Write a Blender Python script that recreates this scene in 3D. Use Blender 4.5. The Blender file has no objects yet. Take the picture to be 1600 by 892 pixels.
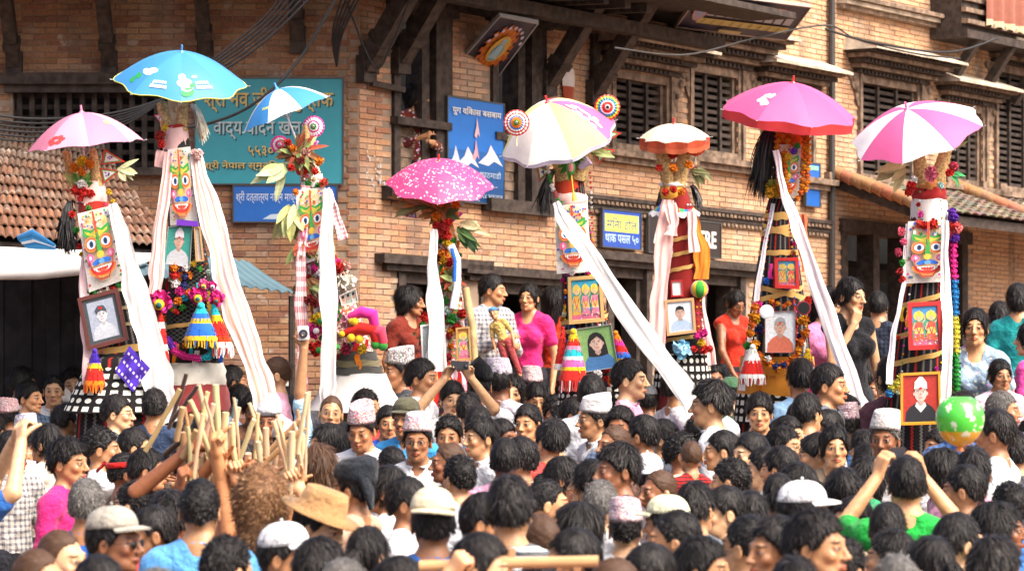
import bpy, math, random
import numpy as np
from mathutils import Vector, Matrix, Euler
R = math.radians
random.seed(7); rng = np.random.default_rng(11)
scene = bpy.context.scene
col = scene.collection

# ------------------------------------------------------------------ camera, sky, sun, exposure
F_PX = 100 / 36 * 1600; CAM_Z = 2.35
cam_data = bpy.data.cameras.new('camera'); cam_data.lens = 100; cam_data.sensor_width = 36
cam_data.clip_end = 500
cam_data.dof.use_dof = True; cam_data.dof.focus_distance = 18.6; cam_data.dof.aperture_fstop = 4.5
cam = bpy.data.objects.new('camera', cam_data); col.objects.link(cam)
cam.location = (0, 0, CAM_Z); cam.rotation_euler = (R(90), 0, 0); scene.camera = cam
SUN_EL, SUN_AZ = 52, 128            # azimuth clockwise from +Y: behind the camera, to the right
world = bpy.data.worlds.new('World'); scene.world = world; world.use_nodes = True
wn = world.node_tree.nodes; wl = world.node_tree.links
sky = wn.new('ShaderNodeTexSky'); sky.sky_type = 'NISHITA'; sky.sun_disc = False
sky.sun_elevation = R(SUN_EL); sky.sun_rotation = R(SUN_AZ); sky.air_density = 0.7; sky.dust_density = 8.0; sky.ozone_density = 0.3
wn['Background'].inputs['Strength'].default_value = 0.15
wl.new(sky.outputs[0], wn['Background'].inputs['Color'])
sl = bpy.data.lights.new('sun', 'SUN'); sl.energy = 1.4; sl.angle = R(34); sl.color = (1, .96, .9)
sun = bpy.data.objects.new('sun', sl); col.objects.link(sun)
_d = Vector((math.sin(R(SUN_AZ)) * math.cos(R(SUN_EL)), math.cos(R(SUN_AZ)) * math.cos(R(SUN_EL)), math.sin(R(SUN_EL))))
sun.rotation_euler = _d.to_track_quat('Z', 'Y').to_euler(); sun.location = (8, -8, 14)
vs = scene.view_settings; vs.view_transform = 'Standard'; vs.look = 'None'; vs.gamma = 1; vs.exposure = 1.58
vs.use_curve_mapping = False
scene.cycles.max_bounces = 5; scene.cycles.diffuse_bounces = 3; scene.cycles.glossy_bounces = 2; scene.cycles.transmission_bounces = 2
scene.cycles.use_denoising = True

def P(px, py, D):
    """a point of the place, D metres in front of the camera, seen at that spot of the photograph"""
    return Vector(((px - 800) * D / F_PX, D, CAM_Z - (py - 446) * D / F_PX))
def S(px, D): return px * D / F_PX

# ------------------------------------------------------------------ materials
def srgb(h):
    c = [int(h[i:i+2], 16) / 255 for i in (0, 2, 4)]
    return tuple(x / 12.92 if x < .04045 else ((x + .055) / 1.055) ** 2.4 for x in c)
class NT:
    def __init__(s, name):
        s.m = bpy.data.materials.new(name); s.m.use_nodes = True
        s.n = s.m.node_tree.nodes; s.l = s.m.node_tree.links; s.b = s.n['Principled BSDF']
    def node(s, t, **kw):
        n = s.n.new(t)
        for k, v in kw.items(): setattr(n, k, v)
        return n
    def put(s, sock, v):
        if hasattr(v, 'is_linked'): s.l.new(v, sock)
        elif v is not None:
            if isinstance(v, (tuple, list)) and len(v) == 3 and sock.type == 'RGBA': v = (*v, 1)
            sock.default_value = v
    def math(s, op, a, b=None, c=None, clamp=False):
        n = s.node('ShaderNodeMath', operation=op, use_clamp=clamp)
        s.put(n.inputs[0], a); s.put(n.inputs[1], b) if b is not None else 0
        if c is not None: s.put(n.inputs[2], c)
        return n.outputs[0]
    def vmath(s, op, a, b=None):
        n = s.node('ShaderNodeVectorMath', operation=op); s.put(n.inputs[0], a)
        if b is not None: s.put(n.inputs[1], b)
        return n.outputs['Value'] if op in ('LENGTH', 'DISTANCE', 'DOT_PRODUCT') else n.outputs['Vector']
    def mix(s, f, a, b, mode='MIX'):
        n = s.node('ShaderNodeMix', data_type='RGBA', blend_type=mode)
        s.put(n.inputs[0], f); s.put(n.inputs[6], a); s.put(n.inputs[7], b); return n.outputs[2]
    def ramp(s, f, stops, interp='LINEAR'):
        n = s.node('ShaderNodeValToRGB'); s.put(n.inputs[0], f); cr = n.color_ramp; cr.interpolation = interp
        while len(cr.elements) < len(stops): cr.elements.new(.5)
        for e, (p, c) in zip(cr.elements, stops): e.position = p; e.color = (*c, 1) if len(c) == 3 else c
        return n.outputs[0]
    def rng(s, v, a, b, c=0., d=1.):
        n = s.node('ShaderNodeMapRange', interpolation_type='SMOOTHSTEP'); s.put(n.inputs[0], v)
        for i, q in enumerate((a, b, c, d)): s.put(n.inputs[i + 1], q)
        return n.outputs[0]
    def noise(s, vec, scale, detail=3, rough=.55):
        n = s.node('ShaderNodeTexNoise'); s.put(n.inputs['Vector'], vec); n.inputs['Scale'].default_value = scale
        n.inputs['Detail'].default_value = detail; n.inputs['Roughness'].default_value = rough; return n.outputs['Fac']
    def vor(s, vec, scale, out='Distance', rnd=1.0):
        n = s.node('ShaderNodeTexVoronoi'); s.put(n.inputs['Vector'], vec); n.inputs['Scale'].default_value = scale
        n.inputs['Randomness'].default_value = rnd; return n.outputs[out]
    def obj(s): return s.node('ShaderNodeTexCoord').outputs['Object']
    def uv(s): return s.node('ShaderNodeTexCoord').outputs['UV']
    def attr(s, name, out='Color', t='GEOMETRY'):
        return s.node('ShaderNodeAttribute', attribute_name=name, attribute_type=t).outputs[out]
    def ocol(s): return s.node('ShaderNodeObjectInfo').outputs['Color']
    def orand(s): return s.node('ShaderNodeObjectInfo').outputs['Random']
    def sep(s, v):
        n = s.node('ShaderNodeSeparateXYZ'); s.put(n.inputs[0], v); return n.outputs
    def comb(s, x, y, z):
        n = s.node('ShaderNodeCombineXYZ')
        for i, q in enumerate((x, y, z)): s.put(n.inputs[i], q)
        return n.outputs[0]
    def bump(s, h, strength=.3, dist=.01):
        n = s.node('ShaderNodeBump'); n.inputs['Strength'].default_value = strength; n.inputs['Distance'].default_value = dist
        s.put(n.inputs['Height'], h); s.l.new(n.outputs[0], s.b.inputs['Normal'])
    def fin(s, color, rough=.8, spec=.3, **kw):
        s.put(s.b.inputs['Base Color'], color); s.put(s.b.inputs['Roughness'], rough)
        s.b.inputs['Specular IOR Level'].default_value = spec
        for k, v in kw.items(): s.b.inputs[k.replace('_', ' ')].default_value = v
        return s.m
M = {}
def simple(name, c, rough=.8, spec=.3, var=.18, sc=9., bump=.15, **kw):
    t = NT(name); o = t.obj(); n = t.noise(o, sc, 5)
    a = tuple(x * (1 - var) for x in c); b = tuple(min(1, x * (1 + var)) for x in c)
    f = t.rng(n, .3, .7); t.bump(t.noise(o, sc * 6, 3), bump, .004)
    M[name] = t.fin(t.mix(f, a, b), rough, spec, **kw); return M[name]

# ------------------------------------------------------------------ mesh building
class MB:
    """collects faces with one colour per face, then links them as one mesh object"""
    def __init__(s): s.v = []; s.f = []; s.c = []; s.uv = {}
    def face(s, pts, c=(.5, .5, .5)):
        i = len(s.v); s.v.extend([tuple(p) for p in pts]); s.f.append(tuple(range(i, i + len(pts)))); s.c.append(c)
    def grid(s, rows, c=(.5, .5, .5), close=False, colf=None, uv=None):
        """rows of points -> quads; close joins each row's end to its start"""
        i0 = len(s.v); n = len(rows[0])
        for r in rows: s.v.extend([tuple(p) for p in r])
        for a in range(len(rows) - 1):
            for b in range(n if close else n - 1):
                b2 = (b + 1) % n
                s.f.append((i0 + a * n + b, i0 + a * n + b2, i0 + (a + 1) * n + b2, i0 + (a + 1) * n + b))
                s.c.append(colf(a, b) if colf else c)
                if uv: s.uv[len(s.f) - 1] = [(b * uv[0], a * uv[1]), ((b + 1) * uv[0], a * uv[1]), ((b + 1) * uv[0], (a + 1) * uv[1]), (b * uv[0], (a + 1) * uv[1])]
    def box(s, lo, hi, c=(.5, .5, .5), fr=None):
        (x0, y0, z0), (x1, y1, z1) = lo, hi
        q = [(x0, y0, z0), (x1, y0, z0), (x1, y1, z0), (x0, y1, z0), (x0, y0, z1), (x1, y0, z1), (x1, y1, z1), (x0, y1, z1)]
        if fr: q = [fr(*p) for p in q]
        i = len(s.v); s.v.extend([tuple(p) for p in q])
        for f in ((0, 3, 2, 1), (4, 5, 6, 7), (0, 1, 5, 4), (1, 2, 6, 5), (2, 3, 7, 6), (3, 0, 4, 7)):
            s.f.append(tuple(i + k for k in f)); s.c.append(c)
    def bar(s, a, b, w, d, up=(0, 0, 1), c=(.5, .5, .5)):
        """a box beam from a to b, w wide sideways, d deep along up"""
        a, b = Vector(a), Vector(b); t = (b - a).normalized(); u = Vector(up); sd = t.cross(u)
        if sd.length < 1e-4: sd = Vector((1, 0, 0))
        sd.normalize(); u = sd.cross(t)
        q = [p + sd * (w / 2 * i) + u * (d / 2 * j) for p in (a, b) for i, j in ((-1, -1), (1, -1), (1, 1), (-1, 1))]
        i = len(s.v); s.v.extend([tuple(p) for p in q])
        for f in ((3, 2, 1, 0), (4, 5, 6, 7), (0, 1, 5, 4), (1, 2, 6, 5), (2, 3, 7, 6), (3, 0, 4, 7)):
            s.f.append(tuple(i + k for k in f)); s.c.append(c)
    def tube(s, pts, rad, n=8, c=(.5, .5, .5), colf=None, flat=1.0, cap=True):
        pts = [Vector(p) for p in pts]; m = len(pts)
        rr = [rad] * m if isinstance(rad, (int, float)) else list(rad)
        rows = []; pu = None
        for i, p in enumerate(pts):
            t = (pts[min(i + 1, m - 1)] - pts[max(i - 1, 0)]).normalized()
            if pu is None: pu = t.cross(Vector((0, 1, 0.013)));
            u = pu - t * pu.dot(t)
            if u.length < 1e-5: u = t.orthogonal()
            u.normalize(); pu = u; w = t.cross(u)
            rows.append([p + (u * math.cos(2 * math.pi * k / n) + w * math.sin(2 * math.pi * k / n) * flat) * rr[i] for k in range(n)])
        s.grid(rows, c, True, colf)
        if cap:
            cc = colf(0, 0) if colf else c
            s.face(list(reversed(rows[0])), cc); s.face(rows[-1], colf(m - 2, 0) if colf else c)
    def ball(s, p, r, c=(.5, .5, .5), n=8, m=6, sc=(1, 1, 1), jit=0):
        p = Vector(p); rows = []
        for i in range(m + 1):
            th = math.pi * i / m; rows.append([p + Vector((math.sin(th) * math.cos(2 * math.pi * k / n) * sc[0], math.sin(th) * math.sin(2 * math.pi * k / n) * sc[1], math.cos(th) * sc[2])) * r * (1 + random.uniform(-jit, jit)) for k in range(n)])
        s.grid(list(reversed(rows)), c, True)
    def bloom(s, p, r, c, petals=26, c2=None):
        """a fluffy flower head: short petals all round a core"""
        p = Vector(p); c2 = c2 or tuple(x * .75 for x in c)
        s.ball(p, r * .62, c2, 6, 4)
        for k in range(petals):
            z = 1 - 2 * (k + .5) / petals; a = k * 2.39996
            d = Vector((math.sqrt(1 - z * z) * math.cos(a), math.sqrt(1 - z * z) * math.sin(a), z))
            u = d.orthogonal().normalized(); w = d.cross(u); f = random.uniform(.8, 1.15)
            q = u * math.cos(a * 3) + w * math.sin(a * 3); e = d.cross(q)
            s.face([p + d * r * .5 - q * r * .16, p + d * r * f * .85 - q * r * .3 + e * r * .12, p + d * r * f * 1.02, p + d * r * f * .85 + q * r * .3 + e * r * .12, p + d * r * .5 + q * r * .16], c if k % 3 else c2)
    def leaf(s, p, d, L, w, c, up=(0, -1, 0), curl=.2):
        p = Vector(p); d = Vector(d).normalized(); u = Vector(up); sd = d.cross(u).normalized(); nn = sd.cross(d)
        rows = []
        for i in range(6):
            t = i / 5; ww = w * (math.sin(math.pi * min(1, t * .93 + .07)) ** .8) + .0008
            q = p + d * L * t - nn * (curl * L * t * t); rows.append([q - sd * ww / 2 + nn * ww * .15, q, q + sd * ww / 2 + nn * ww * .15])
        s.grid(rows, c)
    def mesh(s, name, smooth=False):
        me = bpy.data.meshes.new(name); me.from_pydata(s.v, [], s.f)
        at = me.color_attributes.new('Col', 'FLOAT_COLOR', 'CORNER')
        cnt = np.array([len(f) for f in s.f]); cc = np.repeat(np.array([(*c[:3], 1) for c in s.c], 'f'), cnt, axis=0)
        at.data.foreach_set('color', cc.ravel())
        if s.uv:
            ul = me.uv_layers.new(name='UVMap'); k = 0; flat = []
            for i, f in enumerate(s.f): flat.extend(s.uv.get(i, [(0, 0)] * len(f)))
            ul.data.foreach_set('uv', np.array(flat, 'f').ravel())
        if smooth: me.polygons.foreach_set('use_smooth', [True] * len(me.polygons))
        me.update(); return me
    def build(s, name, mat, parent=None, smooth=False):
        me = s.mesh(name, smooth); me.materials.append(M[mat] if isinstance(mat, str) else mat)
        return link(name, me, parent)
def link(name, me, parent=None, loc=None):
    o = bpy.data.objects.new(name, me); col.objects.link(o)
    if parent is not None: o.parent = parent
    if loc is not None: o.location = loc
    return o
def empty(name, loc=(0, 0, 0)):
    o = bpy.data.objects.new(name, None); col.objects.link(o); o.location = loc; o.empty_display_size = .1; return o
def tag(o, label=None, cat=None, group=None, kind=None):
    if label: o['label'] = label
    if cat: o['category'] = cat
    if group: o['group'] = group
    if kind: o['kind'] = kind
    return o
def frame(o, u, v, n=None):
    """plane coordinates -> place: (a, b, h) = o + a u + b v + h n"""
    o, u, v = Vector(o), Vector(u).normalized(), Vector(v).normalized(); n = Vector(n) if n else u.cross(v)
    return lambda a, b, h=0.: o + u * a + v * b + n * h
class Dec:
    """flat print: coloured shapes laid one just above another on a surface given by fr(u, v, h)"""
    def __init__(s, fr, mb=None, step=.0006, h=.0008): s.fr = fr; s.mb = mb or MB(); s.h = h; s.st = step
    def poly(s, pts, c):
        s.mb.face([s.fr(a, b, s.h) for a, b in pts], c); s.h += s.st
    def rect(s, x0, y0, x1, y1, c, n=1):
        if n == 1: s.poly([(x0, y0), (x1, y0), (x1, y1), (x0, y1)], c)
    def ell(s, x, y, rx, ry, c, rot=0, n=14, a0=0, a1=360):
        q = []
        for k in range(n if a1 - a0 == 360 else n + 1):
            a = R(a0 + (a1 - a0) * k / n); u, v = rx * math.cos(a), ry * math.sin(a)
            q.append((x + u * math.cos(R(rot)) - v * math.sin(R(rot)), y + u * math.sin(R(rot)) + v * math.cos(R(rot))))
        s.poly(q, c)
    def line(s, pts, w, c):
        for (x0, y0), (x1, y1) in zip(pts, pts[1:]):
            dx, dy = x1 - x0, y1 - y0; L = math.hypot(dx, dy) or 1; nx, ny = -dy / L * w / 2, dx / L * w / 2
            s.mb.face([s.fr(x0 - nx, y0 - ny, s.h), s.fr(x1 - nx, y1 - ny, s.h), s.fr(x1 + nx, y1 + ny, s.h), s.fr(x0 + nx, y0 + ny, s.h)], c)
        s.h += s.st
    def text(s, body, x, y, height, c, width=None, shear=0., bold=0.):
        cu = bpy.data.curves.new('lettering', 'FONT'); cu.body = body; cu.resolution_u = 3; cu.offset = bold
        o = bpy.data.objects.new('lettering', cu); col.objects.link(o)
        dg = bpy.context.evaluated_depsgraph_get(); me = o.evaluated_get(dg).to_mesh()
        if len(me.vertices):
            vs_ = np.array([v.co[:2] for v in me.vertices]); lo, hi = vs_.min(0), vs_.max(0); h0 = hi[1] - lo[1]
            sy = height / h0; sx = (width / (hi[0] - lo[0])) if width else sy
            for f in me.polygons:
                q = [((vs_[i][0] - lo[0]) * sx + x + shear * (vs_[i][1] - lo[1]) * sy, (vs_[i][1] - lo[1]) * sy + y) for i in f.vertices]
                s.mb.face([s.fr(a, b, s.h) for a, b in q], c)
        o.evaluated_get(dg).to_mesh_clear(); bpy.data.objects.remove(o); bpy.data.curves.remove(cu); s.h += s.st
# print and painted surfaces take the colour of each face
def col_mat(name, rough=.7, spec=.3, var=.12, sc=30., bump=.1, bsc=200., **kw):
    t = NT(name); o = t.obj(); c = t.mix(1, t.attr('Col'), t.ocol(), 'MULTIPLY'); n = t.noise(o, sc, 4)
    t.bump(t.noise(o, bsc, 2), bump, .002)
    M[name] = t.fin(t.mix(t.rng(n, .25, .75, 0, 1), t.mix(1, c, (1 - var,) * 3, 'MULTIPLY'), c), rough, spec, **kw)
col_mat('print', .45, .4, .26, 70.); col_mat('cloth', .9, .1, .15, 14., .25, 400., Sheen_Weight=.15); col_mat('painted_metal', .45, .5, .1, 8., .08, 60.)
col_mat('flower', .8, .2, .2, 60.); col_mat('plastic', .35, .5, .04)
# ------------------------------------------------------------------ ground
t = NT('paving'); o_ = t.node('ShaderNodeNewGeometry').outputs['Position']; br = t.node('ShaderNodeTexBrick'); t.l.new(o_, br.inputs['Vector']); br.inputs['Scale'].default_value = 3.2
br.inputs['Color1'].default_value = (.2, .11, .07, 1); br.inputs['Color2'].default_value = (.26, .15, .1, 1); br.inputs['Mortar'].default_value = (.1, .08, .07, 1)
t.bump(br.outputs['Fac'], .3, .01); M['paving'] = t.fin(t.mix(t.math('MULTIPLY', t.noise(o_, 1.5, 4), .5), br.outputs['Color'], (.16, .14, .12)), .9, .2)
mb = MB(); mb.face([(-150, -60, 0), (150, -60, 0), (150, 240, 0), (-150, 240, 0)])
g = mb.build('ground', 'paving'); tag(g, 'brick paved square under the crowd', 'ground', kind='structure')

# ------------------------------------------------------------------ wall coordinates: A faces the camera, B turns away to the right
CX, CY = (560 - 800) * 25 / F_PX, 25.0
_t = Vector((7.42, 8.75, 0)).normalized(); _n = Vector((_t.y, -_t.x, 0)); SAG = .045
def frA(u, z, h=0.): return Vector((CX + u, CY - h, z))
def frB(u, z, h=0.): return Vector((CX + _t.x * u + _n.x * h, CY + _t.y * u + _n.y * h, z - SAG * u))
def UB(px, py, h=0.):
    k = (px - 800) / F_PX; cx, cy = CX + _n.x * h, CY + _n.y * h; u = (k * cy - cx) / (_t.x - k * _t.y); D = cy + _t.y * u
    return u, CAM_Z - (py - 446) * D / F_PX + SAG * u
def UA(px, py, h=0.): D = CY - h; return (px - 800) * D / F_PX - CX, CAM_Z - (py - 446) * D / F_PX
def rectB(x0, y0, x1, y1, h=0.):
    m = (x0 + x1) / 2; return UB(x0, 400, h)[0], UB(x1, 400, h)[0], UB(m, y1, h)[1], UB(m, y0, h)[1]

t = NT('brick'); o_ = t.node('ShaderNodeNewGeometry').outputs['Position']; c = t.mix(1, t.attr('Col'), t.ocol(), 'MULTIPLY')
n = t.noise(o_, 2.2, 5); n2 = t.noise(o_, 45, 4); c = t.mix(t.rng(n2, .3, .75), t.mix(1, c, (.72, .66, .62), 'MULTIPLY'), c); c = t.mix(t.math('MULTIPLY', t.rng(n, .5, .72), .55), c, (.34, .28, .22)); st = t.node('ShaderNodeMapping'); st.inputs['Scale'].default_value = (3., 3., .7); t.l.new(o_, st.inputs['Vector']); c = t.mix(t.math('MULTIPLY', t.rng(t.noise(st.outputs[0], 1.0, 5), .54, .7), .6), c, (.13, .095, .075)); c = t.mix(t.math('MULTIPLY', t.rng(t.noise(o_, 7, 3), .62, .7), .5), c, (.42, .37, .31))
t.bump(n2, .4, .006); M['brick'] = t.fin(c, .92, .15)
simple('mortar', (.25, .185, .135), .95, .1, .25, 5., .5)
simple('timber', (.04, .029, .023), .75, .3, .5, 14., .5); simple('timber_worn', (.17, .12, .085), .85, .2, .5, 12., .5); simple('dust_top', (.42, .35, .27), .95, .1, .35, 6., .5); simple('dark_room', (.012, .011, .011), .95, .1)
simple('cable', (.012, .012, .013), .6, .4); simple('iron', (.03, .028, .026), .6, .5)

brick_mesh = None
def brick_shape(L=.2, H=.048, d=.009):
    m = MB(); e = .004; q = lambda x, z, y: (x, -y, z)
    a = [q(-L / 2, -H / 2, 0), q(L / 2, -H / 2, 0), q(L / 2, H / 2, 0), q(-L / 2, H / 2, 0)]; b = [q(-L / 2 + e, -H / 2 + e, d), q(L / 2 - e, -H / 2 + e, d), q(L / 2 - e, H / 2 - e, d), q(-L / 2 + e, H / 2 - e, d)]
    m.face(b, (1, 1, 1))
    for i in range(4): j = (i + 1) % 4; m.face([a[i], a[j], b[j], b[i]], (1, 1, 1))
    me = m.mesh('brick'); me.materials.append(M['brick']); return me
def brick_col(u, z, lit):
    r = random.random(); w = min(1, max(0, (u + .5) / 5.)) if lit else 0; base = random.choice([(.42, .23, .125), (.46, .26, .145), (.39, .2, .11), (.48, .3, .17), (.36, .17, .1), (.42, .27, .18), (.3, .15, .1), (.4, .22, .14)]); f = random.uniform(.9, 1.1) * (.76 if not lit else 1.0 + .06 * w); base = tuple(a + (b - a) * .55 * w for a, b in zip(base, (.55, .37, .22)))  # darker factor puts eave shade into the unlit wall's brick colour
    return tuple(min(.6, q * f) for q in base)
def wall(root, fr, u0, u1, z0, z1, holes, nmax, key, thick=.35, name='wall'):
    """slab with openings, and bricks laid proud of the mortar over all that is left"""
    us = sorted({u0, u1, *[h[0] for h in holes], *[h[1] for h in holes]}); zs = sorted({z0, z1, *[h[2] for h in holes], *[h[3] for h in holes]})
    us = [u for u in us if u0 <= u <= u1]; zs = [z for z in zs if z0 <= z <= z1]; mb = MB()
    inh = lambda u, z: any(a < u < b and c < z < d for a, b, c, d in holes)
    fill = [[not inh((us[i] + us[i + 1]) / 2, (zs[j] + zs[j + 1]) / 2) for j in range(len(zs) - 1)] for i in range(len(us) - 1)]
    for i in range(len(us) - 1):
        for j in range(len(zs) - 1):
            if not fill[i][j]: continue
            a, b, c, d = us[i], us[i + 1], zs[j], zs[j + 1]; mb.face([fr(a, c), fr(b, c), fr(b, d), fr(a, d)]); mb.face([fr(a, d, -thick), fr(b, d, -thick), fr(b, c, -thick), fr(a, c, -thick)])
            for (di, dj, p, q) in ((1, 0, (b, c), (b, d)), (-1, 0, (a, d), (a, c)), (0, 1, (b, d), (a, d)), (0, -1, (a, c), (b, c))):
                ii, jj = i + di, j + dj
                if 0 <= ii < len(us) - 1 and 0 <= jj < len(zs) - 1 and fill[ii][jj]: continue
                mb.face([fr(*p), fr(*p, -thick), fr(*q, -thick), fr(*q)])
    mb.build(name, 'mortar', root)
    P_, H_ = .206, .053; cells = []; halves = []
    k = 0; z = z0 + H_ / 2
    while z < z1:
        u = u0 + (P_ / 2 if k % 2 else 0) + P_ / 2
        while u < u1 - P_ / 2 + .01:
            if not any(a - .085 < u < b + .085 and c - .02 < z < d + .02 for a, b, c, d in holes): cells.append((u, z))
            u += P_
        if k % 2: halves += [(q, z) for q in (u0 + P_ / 4, u1 - P_ / 4) if not any(a - .06 < q < b + .06 and c - .02 < z < d + .02 for a, b, c, d in holes)]
        z += H_; k += 1
    vis = []
    for (u, z) in cells:
        p = fr(u, z); px = 800 + p.x * F_PX / p.y; py = 446 - (p.z - CAM_Z) * F_PX / p.y
        vis.append((key(px, py), u, z))
    vis.sort(key=lambda q: q[0]); bm = brick_shape(); rest = MB(); o0 = fr(0, 0); ux = (fr(1, 0) - o0).normalized(); nn = (fr(0, 0, 1) - o0).normalized()
    mt = Matrix((ux, -nn, (0, 0, 1))).transposed().to_4x4()
    for i, (kk, u, z) in enumerate(vis):
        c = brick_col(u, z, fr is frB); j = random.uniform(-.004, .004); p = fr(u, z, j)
        if i < nmax and kk < 1e6:
            b = link('brick', bm, root); b.matrix_basis = Matrix.Translation(p) @ mt; b.color = (*c, 1)
        else:
            L, H, d, e = .2, .048, .009, .004; a = [(-L / 2, -H / 2), (L / 2, -H / 2), (L / 2, H / 2), (-L / 2, H / 2)]; s_ = lambda q: q - math.copysign(e, q)
            A = [fr(u + x, z + y, j) for x, y in a]; B = [fr(u + s_(x), z + s_(y), j + d) for x, y in a]; rest.face(B, c)
            for w in range(4): y = (w + 1) % 4; rest.face([A[w], A[y], B[y], B[w]], c)
    for (u, z) in halves:
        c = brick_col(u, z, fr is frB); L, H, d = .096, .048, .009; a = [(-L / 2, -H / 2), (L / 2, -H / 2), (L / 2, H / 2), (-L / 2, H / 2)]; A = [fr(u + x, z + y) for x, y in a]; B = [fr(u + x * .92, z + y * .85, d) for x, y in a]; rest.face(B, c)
        for w in range(4): y = (w + 1) % 4; rest.face([A[w], A[y], B[y], B[w]], c)
    o = rest.build('brickwork', 'brick', root); o['kind'] = 'stuff'

hallA = empty('brick_house', (CX - 2, CY, 0)); tag(hallA, 'dark brick house front carrying the teal signboard, eave shade painted into its brick', 'building')
hallA_w = hallA
def world_parent(o, root):          # parts are modelled in place coordinates
    o.matrix_parent_inverse = root.matrix_world.inverted() if False else Matrix.Translation(-Vector(root.location)); return o
_link0 = link
def link(name, me, parent=None, loc=None):
    o = _link0(name, me, parent, loc)
    if parent is not None and parent.type == 'EMPTY' and parent.get('at'): o.matrix_parent_inverse = Matrix.Translation(-Vector(parent['at']))
    return o
def root(name, loc, label, cat, group=None):
    o = empty(name, loc); o['at'] = tuple(loc); return tag(o, label, cat, group)
def sub(name, parent):
    o = empty(name, (0, 0, 0)); o.parent = parent; o['at'] = (0, 0, 0)
    if parent.get('at'): o.matrix_parent_inverse = Matrix.Translation(-Vector(parent['at']))
    return o
hallA['at'] = (CX - 2, CY, 0)
hA = [(UA(20, 0)[0], UA(262, 0)[0], UA(0, 262)[1], UA(0, 128)[1])]
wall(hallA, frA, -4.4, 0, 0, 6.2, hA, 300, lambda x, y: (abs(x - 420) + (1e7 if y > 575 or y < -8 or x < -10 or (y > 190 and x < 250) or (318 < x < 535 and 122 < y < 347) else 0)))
# broad carved window with a pierced screen, under the eaves
w = sub('window', hallA); a, b, c, d = hA[0]
m = MB(); m.box((a - .12, d - .03, 0), (b + .12, d + .07, .16), fr=lambda u, z, h: frA(u, z, h)); m.box((a - .06, d - .1, 0), (b + .06, d - .03, .1), fr=lambda u, z, h: frA(u, z, h)); m.box((a - .08, c - .07, 0), (b + .08, c, .12), fr=lambda u, z, h: frA(u, z, h)); m.build('window_frame', 'timber', w)
for k in range(int((b - a) / .11)):
    m = MB(); u = a + .05 + k * .11; m.box((u - .022, c, -.09), (u + .022, d - .1, -.04), fr=frA); m.build('lattice_bar', 'timber', w)
for k in range(7):
    m = MB(); z = c + .04 + k * .1; m.box((a, z - .02, -.135), (b, z + .02, -.095), fr=frA); m.build('lattice_bar', 'timber', w)
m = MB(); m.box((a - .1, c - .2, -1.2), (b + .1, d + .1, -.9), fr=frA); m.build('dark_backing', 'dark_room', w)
def strut(rootb, fr, u, z, L=1.05, rise=1.25, wd=.11, dp=.13, side=0.):
    m = MB(); a = fr(u, z, .06); b = fr(u + side, z + rise, L); nrm = (fr(0, 0, 1) - fr(0, 0, 0))
    m.bar(a, b, wd, dp, nrm); m.bar(fr(u, z - .14, .05), fr(u, z + .1, .05), wd * 1.25, .1, nrm)
    for f in (.12, .9): p = a.lerp(b, f); q = a.lerp(b, f + .05); m.bar(p, q, wd * 1.25, dp * 1.2, nrm)
    m.build('roof_strut', 'timber', rootb)
for px, py in ((24, 100), (172, 98), (322, 82), (466, 60)): u, z = UA(px, py); strut(hallA, frA, u, z, .95, 1.1)
m = MB(); m.box((-4.4, 4.98, .85), (.2, 5.1, 1.02), fr=frA); m.build('eave_beam', 'timber', hallA)
m = MB(); m.face([frA(-4.4, 6.1, 0), frA(.8, 6.1, 0), frA(1.3, 5.0, 1.5), frA(-4.4, 5.0, 1.5)]); m.face([frA(-4.4, 6.2, 0), frA(-4.4, 5.1, 1.5), frA(1.3, 5.1, 1.5), frA(.8, 6.2, 0)]); m.face([frA(-4.4, 5.0, 1.5), frA(1.3, 5.0, 1.5), frA(1.3, 5.1, 1.5), frA(-4.4, 5.1, 1.5)]); m.build('roof', 'timber', hallA)

# ------------------------------------------------------------------ the long house running off to the right
hallB = root('carved_window_house', frB(5, 0), 'long ochre brick house with carved timber windows and small doors behind the towers', 'building')
HB = dict(W1=rectB(614, 22, 694, 300), W2=rectB(768, 40, 842, 318), D1=rectB(620, 420, 722, 760), D2=rectB(748, 436, 862, 760), D3=rectB(947, 412, 1016, 760), D4=rectB(1092, 424, 1162, 740), R1=rectB(1318, 372, 1506, 720),
          W3=rectB(960, 118, 1040, 236), W4=rectB(1082, 108, 1152, 244), W5=rectB(1196, 140, 1262, 270), W6=rectB(1346, 128, 1432, 284), W7=rectB(1482, 166, 1534, 288), W8=rectB(1558, 110, 1625, 300))
wall(hallB, frB, 0, 12.6, 0, 7.2, list(HB.values()), 300, lambda x, y: (abs(x - 560) + (1e7 if y > 575 or y < -8 or x > 1610 or (695 < x < 783 and 158 < y < 318) else 0)))
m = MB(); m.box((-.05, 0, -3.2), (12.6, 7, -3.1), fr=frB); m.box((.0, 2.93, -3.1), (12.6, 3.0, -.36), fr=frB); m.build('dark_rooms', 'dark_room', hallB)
BX = lambda m, lo, hi, c=(.5, .5, .5): m.box(lo, hi, c, fr=frB)
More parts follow.
